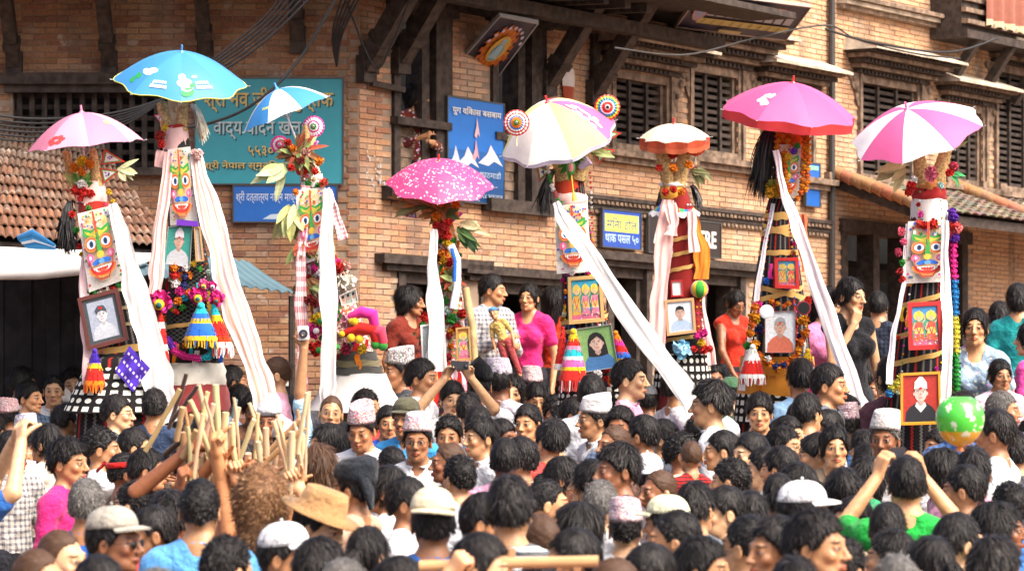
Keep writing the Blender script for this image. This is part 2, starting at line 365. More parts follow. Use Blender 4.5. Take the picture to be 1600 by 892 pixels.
def carved_window(key, cw=.2, layers=4, slats=True, sill=True, top=.05):
    a, b, c, d = HB[key]; w = sub('window', hallB)
    m = MB(); j = .09
    for e, (i0, h) in enumerate(((0, .05), (.045, .02), (.085, -.03))):
        for x0, x1 in ((a - j + i0 * 1.0, a - j + i0 + .05), (b + j - i0 - .05, b + j - i0)): BX(m, (x0, c - .04, -.12), (x1, d + .03, h))
    BX(m, (a - .02, d - .06, -.12), (b + .02, d + .02, .015)); BX(m, (a - .02, c - .02, -.12), (b + .02, c + .05, .02)); m.build('window_frame', 'timber_worn', w)
    for k in range(layers):
        m = MB(); e = cw * (.35 + .65 * k / (layers - 1)); h = .07 + .075 * k; BX(m, (a - j - e, d + .03 + k * top, 0), (b + j + e, d + .03 + (k + 1) * top - .006, h))
        if k % 2 == 0:
            n_ = int((b - a + 2 * e) / .075)
            for q in range(n_): u = a - j - e + .03 + q * .075; BX(m, (u, d + .03 + k * top + .008, h), (u + .04, d + .03 + (k + 1) * top - .014, h + .018))
        m.build('cornice', 'timber_worn' if k % 2 else 'timber', w)
    m = MB(); z = d + .03 + layers * top; e = cw + .03; h = .07 + .075 * layers; q = [(a - j - e, z), (b + j + e, z)]
    m.face([frB(q[0][0], z, h), frB(q[1][0], z, h), frB(q[1][0] - .06, z + .13, 0), frB(q[0][0] + .06, z + .13, 0)]); m.face([frB(q[0][0], z - .028, h), frB(q[1][0], z - .028, h), frB(q[1][0], z, h), frB(q[0][0], z, h)])
    for s_, uu in ((0, q[0][0]), (1, q[1][0])): m.face([frB(uu, z - .028, h), frB(uu, z, h), frB(uu + (.06, -.06)[s_], z + .13, 0), frB(uu, z - .028, 0)])
    m.build('cornice_slope', 'dust_top', w)
    if sill:
        m = MB(); BX(m, (a - .36, c - .09, 0), (b + .36, c - .03, .16)); BX(m, (a - .28, c - .15, 0), (b + .28, c - .09, .1)); BX(m, (a - .44, c - .03, 0), (a - .3, c + .06, .08)); BX(m, (b + .3, c - .03, 0), (b + .44, c + .06, .08)); m.build('window_sill', 'timber_worn', w)
    for s_, u in ((-1, a - j), (1, b + j)):      # carved side brackets, curling out from under the cornice
        m = MB(); pr = [(0, 0), (.2, 0), (.215, -.05), (.15, -.09), (.13, -.16), (.07, -.2), (.06, -.29), (.015, -.36), (0, -.36)]
        f0 = [frB(u + s_ * x, d + .03 + y, .035) for x, y in pr]; f1 = [frB(u + s_ * x, d + .03 + y, 0) for x, y in pr]
        m.face(f0 if s_ < 0 else f0[::-1])
        for i in range(len(pr)): k = (i + 1) % len(pr); m.face([f0[i], f0[k], f1[k], f1[i]])
        m.ball(frB(u + s_ * .11, d - .03, .04), .04, n=8, m=5); m.ball(frB(u + s_ * .05, d - .16, .04), .028, n=8, m=5); m.build('carved_bracket', 'timber_worn', w)
    if slats:
        nz = int((d - c) / .075); nb = 3
        for k in range(nz): m = MB(); z = c + .06 + k * .075; BX(m, (a + .02, z, -.11), (b - .02, z + .038, -.05)); m.build('lattice_slat', 'timber', w)
        for k in range(1, nb): m = MB(); u = a + (b - a) * k / nb; BX(m, (u - .02, c + .03, -.06), (u + .02, d - .04, -.02)); m.build('lattice_bar', 'timber', w)
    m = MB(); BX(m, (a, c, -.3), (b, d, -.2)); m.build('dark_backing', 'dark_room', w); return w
carved_window('W3', .22, 5); carved_window('W4', .3, 6, top=.055); carved_window('W5', .2, 4); carved_window('W6', .26, 5); carved_window('W7', .24, 4); carved_window('W8', .2, 5)
def open_window(key, rail):
    """tall open timber window, boarded below the rail"""
    a, b, c, d = HB[key]; w = sub('window', hallB); m = MB()
    for x0, x1, h in ((a - .02, a + .06, .04), (b - .16, b + .06, .05), (b - .3, b - .2, .0)): BX(m, (x0, c, -.2), (x1, d + .1, h))
    BX(m, (a - .1, d, -.2), (b + .12, d + .12, .08)); BX(m, (a - .16, c - .1, -.1), (b + .12, c + .02, .14)); zr = c + (d - c) * rail; BX(m, (a - .04, zr, -.16), (b, zr + .07, .1)); m.build('window_frame', 'timber', w)
    n_ = 6
    for k in range(n_): m = MB(); z = c + .03 + (zr - c - .03) * k / n_; BX(m, (a + .06, z, -.12), (b - .2, z + (zr - c) / n_ - .012, -.06 + .008 * (k % 2))); m.build('board', 'timber_worn', w)
open_window('W1', .36); open_window('W2', .34)
def doorway(key, deep=True):
    a, b, c, d = HB[key]; w = sub('doorway', hallB); m = MB(); BX(m, (a - .3, d + .02, -.05), (b + .3, d + .1, .13)); BX(m, (a - .2, d - .04, -.05), (b + .2, d + .02, .07)); m.build('lintel', 'timber', w)
    m = MB()
    for x0, x1 in ((a, a + .09), (b - .09, b)): BX(m, (x0, 0, -.2), (x1, d - .04, .03))
    for x0, x1 in ((a + .1, a + .16), (b - .16, b - .1)): BX(m, (x0, 0, -.24), (x1, d - .1, -.05))
    BX(m, (a + .09, d - .14, -.2), (b - .09, d - .04, -.02)); m.build('door_frame', 'timber', w)
for k in ('D1', 'D2', 'D3', 'D4'): doorway(k)
w = sub('shopfront', hallB); a, b, c, d = HB['R1']
for k in range(5): m = MB(); u = a + (b - a) * k / 4; BX(m, (u - .06, 0, -.2), (u + .06, d, .02)); m.build('post', 'timber', w)
m = MB(); BX(m, (a - .1, d, -.2), (b + .1, d + .14, .06)); m.build('lintel', 'timber', w)
# string course low on the wall, upper ledges, drain pipe
u0, z0 = UB(858, 304); u1, _ = UB(1206, 330)
for k, (dz, h, mt) in enumerate(((0, .1, 'timber'), (-.045, .075, 'timber_worn'), (-.09, .055, 'timber'), (-.135, .04, 'timber_worn'))):
    m = MB(); BX(m, (u0, z0 + dz, 0), (u1 + 1.0, z0 + dz + .04, h))
    if k in (1, 3):
        for q in range(int((u1 + 1 - u0) / .07)): BX(m, (u0 + q * .07, z0 + dz + .006, h), (u0 + q * .07 + .04, z0 + dz + .034, h + .016))
    m.build('string_course', mt, hallB)
u0, z0 = UB(1306, 6); u1, z1 = UB(1452, 30)
for k in range(3): m = MB(); BX(m, (u0, z0 + .05 * k - .05, 0), (u1 + .02 * k, z0 + .05 * k - .006, .1 + .05 * k)); m.build('ledge', 'timber_worn' if k != 1 else 'dust_top', hallB)
m = MB(); u, z = UB(1300, 0, .06); m.tube([frB(u, z + .6, .06), frB(u, 1.2, .06)], .035, 8); m.build('drain_pipe', 'iron', hallB)
# jettied bay with a cloth valance, top right
u0 = UB(1452, 0)[0]; z0 = UB(1452, 62)[1]
m = MB(); BX(m, (u0, z0, 0), (12.6, z0 + .09, .5)); BX(m, (u0, z0 + .09, 0), (12.6, z0 + 1.2, .42)); m.build('jetty', 'timber', hallB)
for k in range(3): m = MB(); BX(m, (u0 + .0, z0 + .16 + .13 * k, .42), (12.6, z0 + .21 + .13 * k, .5 - .02 * k)); m.build('jetty_board', 'timber_worn', hallB)
for k in range(4): m = MB(); u = u0 + .3 + .75 * k; m.bar(frB(u, z0 - .55, .03), frB(u, z0 + .02, .45), .09, .1, _n); m.build('roof_strut', 'timber', hallB)
for px, py in ((530, 104), (570, 92), (620, 92), (850, 128), (922, 142)):
    if px < 560: u, z = .05, UB(560, py)[1]
    else: u, z = UB(px, py)
    strut(hallB, frB, u, z, 1.0, 1.15, .13, .15)
u, z = UB(926, 200); m = MB(); BX(m, (u - .06, z - .1, 0), (u + .05, z + .9, .06)); m.build('post', 'timber', hallB)
u1 = UB(1050, 0)[0]; zt = UB(700, 26)[1]
m = MB(); BX(m, (.0, zt + .02, .5), (u1, zt + .14, .66)); BX(m, (.25, zt + .05, 0), (UB(880, 0)[0], zt + .2, .12)); m.build('eave_beam', 'timber', hallB)
for k in range(9): m = MB(); u = .2 + k * .32; m.bar(frB(u, zt + .24, -.05), frB(u, zt + .2, 1.1), .08, .09); m.build('joist', 'timber', hallB)
m = MB(); m.face([frB(-.6, zt + .31, 0), frB(-.6, zt + .28, 1.5), frB(u1, zt + .28, 1.5), frB(u1, zt + .31, 0)]); m.face([frB(-.6, zt + .36, 0), frB(u1, zt + .36, 0), frB(u1, zt + .34, 1.5), frB(-.6, zt + .34, 1.5)]); m.face([frB(-.6, zt + .28, 1.5), frB(-.6, zt + .34, 1.5), frB(u1, zt + .34, 1.5), frB(u1, zt + .28, 1.5)]); m.build('roof', 'timber', hallB)
m = MB(); u, z = UB(565, 130); m.bar(frB(.08, z, .08), frB(.5, z - .02, .08), .05, .05); m.build('bracket_rail', 'timber', hallB)
# plinth along the wall
m = MB(); m.box((.0, 0, 0.0), (12.4, .62, 1.5), c=(.26, .17, .11), fr=lambda u, z, h: frB(u, z + SAG * u, h)); o = m.build('plinth', 'brick')
tag(o, 'low brick plinth running along the foot of the long house', 'plinth', kind='structure')
# painted graffiti flecks on the brick pier
dc = Dec(lambda u, v, h: frB(u, v, .014 + h)); u0, z0 = UB(578, 268)
for k in range(26): a, b = random.uniform(-.1, .16), random.uniform(-.12, .16); dc.line([(u0 + a, z0 + b), (u0 + a + random.uniform(-.03, .03), z0 + b + random.uniform(-.04, .04))], .014, (.45, .45, .42))
dc.mb.build('chalk_mark', 'print', hallB)['kind'] = 'stuff'

# ------------------------------------------------------------------ pent roofs of clay tile on the right
tile_me = None
def tile_mesh():
    m = MB(); rows = []
    for z in (0., .013):
        for y in (0, 1): rows.append([((-.5 + i / 4), y, z + .024 * math.cos((i - 2) * .78) - .03 * y) for i in range(5)])
    m.grid([rows[2], rows[3]], (1, 1, 1)); m.grid([rows[1], rows[0]], (1, 1, 1)); m.grid([rows[0], rows[2]], (1, 1, 1)); m.grid([rows[2][:1] + rows[3][:1], rows[0][:1] + rows[1][:1]], (1, 1, 1)); m.grid([rows[0][-1:] + rows[1][-1:], rows[2][-1:] + rows[3][-1:]], (1, 1, 1))
    me = m.mesh('tile', True); me.materials.append(M['brick']); return me
tile_me = tile_mesh()
def tiled(rootb, E0, E1, T0, T1, rows, cols, colf, lap=1.25):
    """clay tiles over the sheet eave E0-E1, top T0-T1"""
    E0, E1, T0, T1 = map(Vector, (E0, E1, T0, T1))
    for r in range(rows):
        for c in range(cols):
            f, g = r / rows, (c + .5 + (.5 if r % 2 else 0)) / cols
            if g > 1: continue
            p = E0.lerp(E1, g).lerp(T0.lerp(T1, g), f); up = (T0.lerp(T1, g) - E0.lerp(E1, g)); sd = (E1 - E0).lerp(T1 - T0, f)
            L = up.length / rows * lap; W = sd.length / cols * 1.02; u = sd.normalized(); v = up.normalized(); n = u.cross(v).normalized()
            o = _link0('roof_tile', tile_me, rootb); j = random.uniform(-.03, .03)
            mat = Matrix(((u * W).to_4d(), ((v + n * (j * .3) + u * j) * L).to_4d(), n.to_4d(), (0, 0, 0, 1))).transposed(); mat.col[3] = (*(p + n * (.03 + random.uniform(-.004, .004))), 1)
            at = Vector(rootb['at']); o.matrix_parent_inverse = Matrix.Translation(-at); o.matrix_basis = mat; c3 = colf(r, c); o.color = (*c3, 1)
def tcol(r, n, warm):
    f = random.uniform(.75, 1.2); g = min(1, max(0, r / n * 1.2 - .15 + random.uniform(-.25, .25))) * (1 - warm); a, b = (.2, .1, .06), (.1, .08, .065)
    return tuple((x * (1 - g) + y * g) * f for x, y in zip(a, b))
pent = root('pent_roof', frB(9.5, 2.9), 'tiled pent roof over the dark shopfront with an orange ridge of clay tiles', 'roof')
u0, z0 = UB(1300, 282); u1 = 12.6; zt = z0 + .02; ze = z0 - .36
m = MB(); m.face([frB(u0, zt, .02), frB(u1, zt, .02), frB(u1, ze, 1.15), frB(u0, ze, 1.15)][::-1]); m.face([frB(u0, zt - .1, .02), frB(u1, zt - .1, .02), frB(u1, ze - .1, 1.15), frB(u0, ze - .1, 1.15)]); m.face([frB(u0, ze, 1.15), frB(u1, ze, 1.15), frB(u1, ze - .1, 1.15), frB(u0, ze - .1, 1.15)][::-1]); m.face([frB(u0, zt, .02), frB(u0, ze, 1.15), frB(u0, ze - .1, 1.15), frB(u0, zt - .1, .02)]); m.build('roof_deck', 'timber', pent)
tiled(pent, frB(u0, ze, 1.2), frB(u1, ze, 1.2), frB(u0, zt, .02), frB(u1, zt, .02), 9, 30, lambda r, c: tuple(x * random.uniform(.75, 1.15) for x in (.19, .155, .125)))
for k in range(9):
    m = MB(); a = frB(u0 - .02, ze + .05, 1.2).lerp(frB(u0 - .02, zt + .07, .02), k / 9); b = frB(u0 - .02, ze + .05, 1.2).lerp(frB(u0 - .02, zt + .07, .02), (k + 1.25) / 9); m.tube([a, b + Vector((0, 0, .02))], [.075, .06], 8, tuple(x * random.uniform(.85, 1.15) for x in (.36, .18, .09))); m.build('ridge_tile', 'brick', pent, True)
u2 = UB(1546, 308, .4)[0]
for k in range(6):
    m = MB(); a = frB(u2, ze + .1, 1.0).lerp(frB(u2 - .1, zt + .1, .02), k / 6); b = frB(u2, ze + .1, 1.0).lerp(frB(u2 - .1, zt + .1, .02), (k + 1.25) / 6); m.tube([a, b + Vector((0, 0, .02))], [.075, .06], 8, tuple(x * random.uniform(.85, 1.15) for x in (.36, .18, .09))); m.build('ridge_tile', 'brick', pent, True)

# ------------------------------------------------------------------ lean-to shop on the left
shed = root('tiled_shed', P(110, 780, 23), 'lean-to shop with a mossy clay tile roof and dark plank shutters', 'shed')
E0, E1, T0, T1 = P(-40, 376, 21.4), P(262, 392, 21.7), P(-40, 188, 24.9), P(150, 232, 24.9)
m = MB(); dn = Vector((0, 0, -.09)); m.face([E0, E1, T1, T0]); m.face([q + dn for q in (T0, T1, E1, E0)]); m.face([E0, E0 + dn, E1 + dn, E1]); m.face([E1, E1 + dn, T1 + dn, T1]); m.build('roof_deck', 'timber', shed)
tiled(shed, E0 + Vector((0, -.04, 0)), E1 + Vector((.02, -.04, 0)), T0, T1, 12, 25, lambda r, c: tcol(r, 12, .1))
for k in range(16):
    m = MB(); x = -60 + k * 22; a = P(x, 425, 22.6); b = P(x + 21.4, 425, 22.6); m.box((a.x, 22.6 + .01 * (k % 2), 0), (b.x, 22.68, a.z), (.5, .5, .5)); m.build('plank', 'dark_wood' if 'dark_wood' in M else simple('dark_wood', (.022, .02, .021), .8, .2, .35, 6., .4), shed)
for x in (-30, 240): m = MB(); a = P(x, 390, 21.8); m.box((a.x - .05, 21.75, 0), (a.x + .05, 21.85, a.z)); m.build('post', 'timber', shed)
# white awning sheet, blue tarpaulin, blue-grey tin sheet
def sheet(name, q, mat, label, cat, nu=14, nv=8, sag=.05, ripple=0., thick=.012, rf=0, c=(.5, .5, .5)):
    a, b, c1, d = map(Vector, q); m = MB(); n = (b - a).cross(d - a).normalized(); top = []; bot = []
    for j in range(nv + 1):
        r1 = []; r2 = []
        for i in range(nu + 1):
            u, v = i / nu, j / nv; p = a.lerp(b, u).lerp(d.lerp(c1, u), v); p = p + n * (ripple * math.sin(u * rf * 2 * math.pi) + random.uniform(-.15, .15) * sag) + Vector((0, 0, -sag * 4 * v * (1 - v))); r1.append(p); r2.append(p - n * thick)
        top.append(r1); bot.append(r2)
    m.grid(top, c); m.grid(bot[::-1], c); m.grid([top[0], bot[0]][::-1], c); m.grid([top[-1], bot[-1]], c); m.grid([[r[0] for r in top], [r[0] for r in bot]], c); m.grid([[r[-1] for r in bot], [r[-1] for r in top]], c)
    return tag(m.build(name, mat, None, True), label, cat)
sheet('awning', (P(-40, 428, 20.7), P(150, 418, 20.9), P(262, 396, 21.5), P(-40, 384, 21.35)), 'cloth', 'white sheet awning below the eave of the tiled shed', 'awning', c=(.62, .6, .57), sag=.03)
m = MB(); m.tube([P(-40, 428, 20.68), P(60, 427, 20.72), P(150, 418, 20.88)], .045, 8, (.6, .58, .55)); o = m.build('awning_roll', 'cloth', None, True); tag(o, 'rolled white hem along the front edge of the sheet awning', 'cloth roll')
sheet('tin_sheet', (P(196, 424, 20.9), P(462, 457, 21.2), P(388, 408, 22.6), P(190, 386, 22.4)), 'painted_metal', 'blue grey corrugated tin sheet jutting out beside the tiled shed', 'roof sheet', 64, 6, .012, .012, .006, 16, (.1, .17, .2))
for x, y in ((455, 458), (210, 426)):
    m = MB(); a = P(x, y, 21.25); m.tube([(a.x, a.y + .06, 0), (a.x, a.y + .06, a.z - .02)], .025, 6); o = m.build('sheet_post', 'timber', None); tag(o, 'thin timber post propping the %s corner of the blue grey tin sheet' % ('free' if x > 300 else 'shed side'), 'post')
m = MB()
for k in range(5): m.tube([P(28 + k * 3, 372 + k * 3, 21.1), P(50 + k * 2, 366 + k * 4, 21.05), P(86, 384 + k, 21.0)], [.02, .04, .012], 7, [(.02, .13, .3), (.03, .2, .42), (.5, .52, .55)][k % 3], flat=.5)
tag(m.build('tarpaulin', 'cloth', None, True), 'crumpled blue tarpaulin bunched on the white awning', 'tarpaulin')

# ------------------------------------------------------------------ signs
def board(name, fr, w, h, c, label, draw, edge=(.05, .05, .05), thick=.03, mat='painted_metal', rim=.012):
    ctr = fr(w / 2, h / 2, 0); rt = root(name, ctr, label, 'sign'); m = MB(); m.box((0, 0, 0), (w, h, thick), c, fr=fr); m.build('panel', mat, rt)
    m = MB()
    for lo, hi in (((-rim, -rim, 0), (w + rim, 0, thick + .008)), ((-rim, h, 0), (w + rim, h + rim, thick + .008)), ((-rim, 0, 0), (0, h, thick + .008)), ((w, 0, 0), (w + rim, h, thick + .008))): m.box(lo, hi, edge, fr=fr)
    m.build('rim', mat, rt); d = Dec(lambda a, b, q: fr(a, b, thick + q), step=.0012, h=.0015); draw(d, w, h); d.mb.build('lettering', 'print', rt); return rt
GOLD, WH = (.55, .4, .12), (.62, .62, .6)
def teal(d, w, h):
    for (tx, x, y, hh, ww, c) in (('श्री नव जीवन पुस्तक', .06, .68, .24, .88, GOLD), ('वाद्य वादन खलः', .12, .42, .17, .62, (.4, .5, .5)), ('५५३०९', .36, .26, .1, .22, GOLD), ('श्री नेपाल स्मृति बाजा भवन', .06, .12, .1, .78, GOLD)):
        d.text(tx, x * w + .012, y * h - .012, hh * h, (.01, .05, .06), ww * w, bold=.012); d.text(tx, x * w, y * h, hh * h, c, ww * w, bold=.012)  # dark offset copy first: a drop shadow painted behind the letters
def fA(x0, y1, h=.03): u, z = UA(x0, y1, h); return lambda a, b, q=0.: frA(u + a, z + b, h + q)
board('signboard', fA(306, 287), S(229, CY), S(163, CY), (.025, .25, .3), 'large teal signboard with drop-shadowed gold lettering on the dark brick house', teal)
board('signboard', fA(366, 346), S(160, CY), S(55, CY), (.008, .1, .38), 'long blue signboard with white script under the teal one', lambda d, w, h: (d.text('श्री दत्तात्रय निम्न माध्यमिक विद्यालय'.replace('नि', 'नि'), .02, h * .5, h * .36, (.6, .66, .72), w * 1.5 * .62), d.poly([(w * .28, h * .06), (w * .62, h * .06), (w * .62, h * .24), (w * .36, h * .2)], (.45, .55, .62))))
def fB(x0, y0, x1, y1, h=.05):
    u0, u1, z0, z1 = rectB(x0, y0, x1, y1, h); return (lambda a, b, q=0.: frB(u0 + a, z0 + b, h + q)), u1 - u0, z1 - z0
f, w, h = fB(696, 158, 783, 316)
def mtn(d, w, h):
    for i in range(6): d.rect(0, h * i / 12, w, h * (i + 1) / 12, tuple(x * (.35 + .1 * i) for x in (.01, .12, .4)))
    for x, y, r, c in ((.34, .42, .2, (.62, .6, .66)), (.75, .46, .22, (.66, .64, .68)), (.12, .42, .1, (.5, .55, .65)), (.48, .5, .06, (.6, .3, .35)), (.5, .72, .05, (.62, .4, .42))): d.poly([((x - r) * w, (y - .07) * h), ((x - r * .3) * w, (y + .02) * h), (x * w, (y + .12) * h), ((x + r * .35) * w, (y + .05) * h), ((x + r) * w, (y - .08) * h), ((x + r * .3) * w, (y - .04) * h), ((x - r * .2) * w, (y - .09) * h)], c)
    d.text('युग विकास बसबाय', .06 * w, .83 * h, .1 * h, WH, .88 * w, bold=.02); d.text('काठमाडौं', .55 * w, .25 * h, .07 * h, (.4, .5, .6), .38 * w); d.text('सम्पर्क ६६१०५५४ भक्तपुर', .04 * w, .03 * h, .055 * h, (.35, .4, .45), .92 * w)
board('signboard', f, w, h, (.006, .13, .47), 'blue poster board with white snow peaks between the two tall open windows', mtn)
f, w, h = fB(938, 330, 997, 387)
board('signboard', f, w, h, (.015, .06, .32), 'small yellow and blue sign above the narrow doorway', lambda d, w, h: (d.rect(.05 * w, .42 * h, .95 * w, .9 * h, (.6, .62, .12)), d.text('मिना टोल', .1 * w, .5 * h, .3 * h, (.03, .05, .25), .8 * w), d.text('थाक पसल ५०', .06 * w, .1 * h, .25 * h, (.4, .55, .7), .88 * w, bold=.02)))
f, w, h = fB(1010, 344, 1122, 398)
board('signboard', f, w, h, (.02, .014, .012), 'black shop sign with white capitals half hidden behind the maroon tower', lambda d, w, h: d.text('ART CENTRE', .06 * w, .25 * h, .5 * h, (.6, .6, .56), .88 * w, bold=.03))
f, w, h = fB(1256, 256, 1277, 322)
board('signboard', f, w, h, (.01, .09, .35), 'narrow blue sign beside the drain pipe behind the marigold tower', lambda d, w, h: (d.rect(.1 * w, .4 * h, .9 * w, .55 * h, WH), d.rect(.1 * w, .85 * h, .9 * w, .95 * h, (.2, .5, .3))))
def bil(TL, TR, BR, BL, w, h):
    n = (BR - BL).cross(TL - BL).normalized(); return lambda a, b, q=0.: BL.lerp(BR, a / w).lerp(TL.lerp(TR, a / w), b / h) + n * q
fr1 = bil(P(780, 22, 25.6), P(838, 33, 25.9), P(776, 115, 26.6), P(708, 104, 26.3), .45, .6)
def burst(d, w, h):
    for k in range(30): a = k / 30 * 6.283; r = .92 if k % 2 else 1.1; d.poly([(w * .5, h * .52), (w * (.5 + .33 * r * math.cos(a - .12)), h * (.52 + .36 * r * math.sin(a - .12))), (w * (.5 + .33 * r * math.cos(a + .12)), h * (.52 + .36 * r * math.sin(a + .12)))], (.6, .2, .02) if k % 2 else (.5, .12, .02))
    d.h += .001; d.ell(w * .5, h * .52, .2 * w, .24 * h, (.65, .4, .06)); d.ell(w * .5, h * .46, .12 * w, .16 * h, (.1, .35, .5)); d.ell(w * .5, h * .66, .06 * w, .06 * h, (.3, .5, .55)); d.poly([(w * .4, h * .35), (w * .6, h * .35), (w * .55, h * .6), (w * .45, h * .6)], (.35, .55, .6))
    for k in range(9): a = R(20 + k * 18); d.ell(w * (.5 + .4 * math.cos(a)), h * (.55 + .38 * math.sin(a)), .035 * w, .03 * h, (.55, .5, .6))
    d.text('श्री भिमसेन', .2 * w, .08 * h, .07 * h, (.5, .48, .6), .6 * w); d.text('भक्तपुर', .35 * w, .02 * h, .05 * h, (.5, .48, .6), .3 * w)
board('signboard', fr1, .45, .6, (.025, .022, .04), 'leaning navy sign with a blue figure in an orange burst hung on the struts', burst, (.3, .3, .3))
fr2 = bil(P(1094, -14, 26.9), P(1264, 8, 27.9), P(1226, 58, 28.6), P(1056, 38, 27.6), 1.1, .42)
def menu(d, w, h):
    d.text('श्री दत्तात्रय', .22 * w, .72 * h, .18 * h, (.55, .14, .1), .6 * w, bold=.03)
    for k in range(9): d.rect((.17 + k * .087) * w, .44 * h, (.17 + k * .087 + .07) * w, .64 * h, (.4, .4, .45))
    d.rect(.12 * w, .22 * h, .95 * w, .38 * h, (.5, .4, .12))
    for k in range(9): d.line([((.16 + k * .085) * w, .24 * h), ((.18 + k * .085) * w, .36 * h)], .01, (.2, .14, .05))
    d.ell(.09 * w, .6 * h, .06 * w, .3 * h, (.4, .25, .3)); d.ell(.09 * w, .6 * h, .035 * w, .2 * h, (.25, .3, .5)); d.rect(.35 * w, .06 * h, .55 * w, .14 * h, (.45, .36, .15))
board('signboard', fr2, 1.1, .42, (.03, .022, .045), 'leaning dark sign with grey and yellow letter strips above a carved window', menu, (.3, .22, .18))
# cloth valance on the jetty and a cloth pennant on a nail
m = MB(); rows = []; u0 = UB(1545, 0, .55)[0]; z0 = UB(1545, 40, .55)[1]
for j in range(7):
    rows.append([frB(u0 + i * .035, z0 + .45 - .075 * j + (.012 * math.sin(i * 1.9) if j == 6 else 0), .52 + .03 * (1 + .5 * j / 6) * math.sin(i * .9)) for i in range(64)])
m.grid(rows, (.2, .075, .05), colf=lambda a, b: (.5, .4, .25) if a == 5 else (.26, .1, .07)); tag(m.build('valance', 'cloth', None, True), 'pleated copper brown cloth valance with a pale hem on the jettied bay', 'valance')
m = MB(); u, z = UB(886, 108, .03); m.grid([[frB(u + .1 * (i - 2) / 4 * (1 - .6 * abs(j - 1.2) / 4) * 2, z - .085 * j, .05 + .03 * math.cos((i - 2) * .8)) for i in range(5)] for j in range(5)], colf=lambda a, b: (.55, .5, .47) if a < 2 else (.3, .06, .03)); tag(m.build('pennant', 'cloth', None, True), 'small white and red cloth bundle hung on a nail beside the roof struts', 'cloth bundle')
# cables
def cable(pts, r, label, mat='cable'):
    q = [P(*p) for p in pts]; out = []
    for i in range(len(q) - 1):
        p0, p1, p2, p3 = q[max(i - 1, 0)], q[i], q[i + 1], q[min(i + 2, len(q) - 1)]
        for k in range(8): s_ = k / 8; out.append(.5 * ((2 * p1) + (p2 - p0) * s_ + (2 * p0 - 5 * p1 + 4 * p2 - p3) * s_ ** 2 + (3 * p1 - p0 - 3 * p2 + p3) * s_ ** 3))
    out.append(q[-1]); m = MB(); m.tube(out, r, 6); tag(m.build('cable', mat, None, True), label, 'cable', 'overhead cables')
for k in range(6): cable([(-60, 172 + k * 7, 22.6), (60, 186 + k * 7, 22.6), (200, 172 + k * 4, 22.5), (330, 120 - k * 5, 22.4), (420, 60 - k * 8, 22.3), (520 - k * 14, -40, 22.2)], .0095 - .001 * (k % 3), 'black overhead cable sagging from above the tiled shed up past the struts')
cable([(250, 205, 22.6), (330, 192, 22.5), (400, 160, 22.4), (470, 90, 22.4), (540, -30, 22.3)], .012, 'thick black cable crossing the teal signboard')
cable([(540, 0, 24.5), (585, 105, 24.6), (612, 70, 24.6), (640, 0, 24.6)], .008, 'thin loop of wire hanging on the brick pier by the struts')
cable([(960, 75, 25.6), (1070, 86, 26.4), (1180, 60, 27.4), (1290, 40, 28.4), (1340, 62, 29), (1430, 84, 30), (1500, 92, 30.6)], .009, 'grey cable strung along the cornices of the long house', 'iron')
cable([(1290, 46, 28.4), (1360, 66, 29.2), (1480, 82, 30.4), (1560, 60, 31)], .012, 'dark cable strung under the ledge of the long house')
for k in range(5): cable([(540 + k * 8, -20, 24), (520 + k * 4, 50, 24.2), (526, 104, 24.4)], .01, 'dark cable running down to the corner strut of the houses')
# ------------------------------------------------------------------ festival towers
def weave(name, kind):
    t = NT(name); x, y, _ = t.sep(t.uv()); o = t.obj()
    if kind == 'zig':
        zz = t.math('ABSOLUTE', t.math('SUBTRACT', t.math('FRACT', t.math('MULTIPLY', y, 75.)), .5)); u = t.math('FRACT', t.math('ADD', t.math('MULTIPLY', x, 46.), t.math('MULTIPLY', zz, .35)))
        k = t.math('FRACT', t.math('MULTIPLY', t.math('FLOOR', t.math('MULTIPLY', x, 46.)), .3333)); line = t.math('LESS_THAN', t.math('ABSOLUTE', t.math('SUBTRACT', u, .5)), .13)
        c = t.mix(line, (.014, .012, .013), t.mix(t.math('GREATER_THAN', k, .2), (.42, .4, .38), t.mix(t.math('GREATER_THAN', k, .5), (.3, .02, .015), (.12, .11, .1))))
    elif kind == 'dots':
        u = t.math('SUBTRACT', t.math('FRACT', t.math('MULTIPLY', x, 24.)), .5); v = t.math('SUBTRACT', t.math('FRACT', t.math('MULTIPLY', y, 24.)), .5); row = t.math('FRACT', t.math('MULTIPLY', t.math('FLOOR', t.math('MULTIPLY', y, 24.)), .5))
        sq = t.math('MAXIMUM', t.math('ABSOLUTE', u), t.math('ABSOLUTE', v)); rd = t.vmath('LENGTH', t.comb(u, v, 0.)); d = t.mix(t.math('GREATER_THAN', row, .25), sq, rd)
        c = t.mix(t.math('LESS_THAN', d, .3), (.012, .011, .011), (.6, .58, .5))
    elif kind == 'net':
        a = t.math('ABSOLUTE', t.math('SINE', t.math('MULTIPLY', t.math('ADD', x, y), 130.))); b = t.math('ABSOLUTE', t.math('SINE', t.math('MULTIPLY', t.math('SUBTRACT', x, y), 130.))); c = t.mix(t.math('LESS_THAN', t.math('MINIMUM', a, b), .14), (.012, .012, .012), (.12, .13, .11))
    elif kind == 'gingham':
        a = t.math('GREATER_THAN', t.math('SINE', t.math('MULTIPLY', x, 420.)), 0.); b = t.math('GREATER_THAN', t.math('SINE', t.math('MULTIPLY', y, 420.)), 0.); c = t.mix(t.math('MULTIPLY', t.math('ADD', a, b), .5), (.75, .68, .66), (.55, .16, .18))
    elif kind == 'patchwork':
        v = t.vor(o, 26, 'Color'); c = t.mix(.12, t.ramp(t.noise(o, 22, 3), [(.3, (.05, .14, .04)), (.42, (.4, .05, .03)), (.52, (.6, .55, .48)), (.62, (.45, .2, .05)), (.7, (.12, .03, .02))], 'CONSTANT'), v)
    t.bump(t.noise(o, 60, 3), .35, .008); M[name] = t.fin(c, .9, .1)
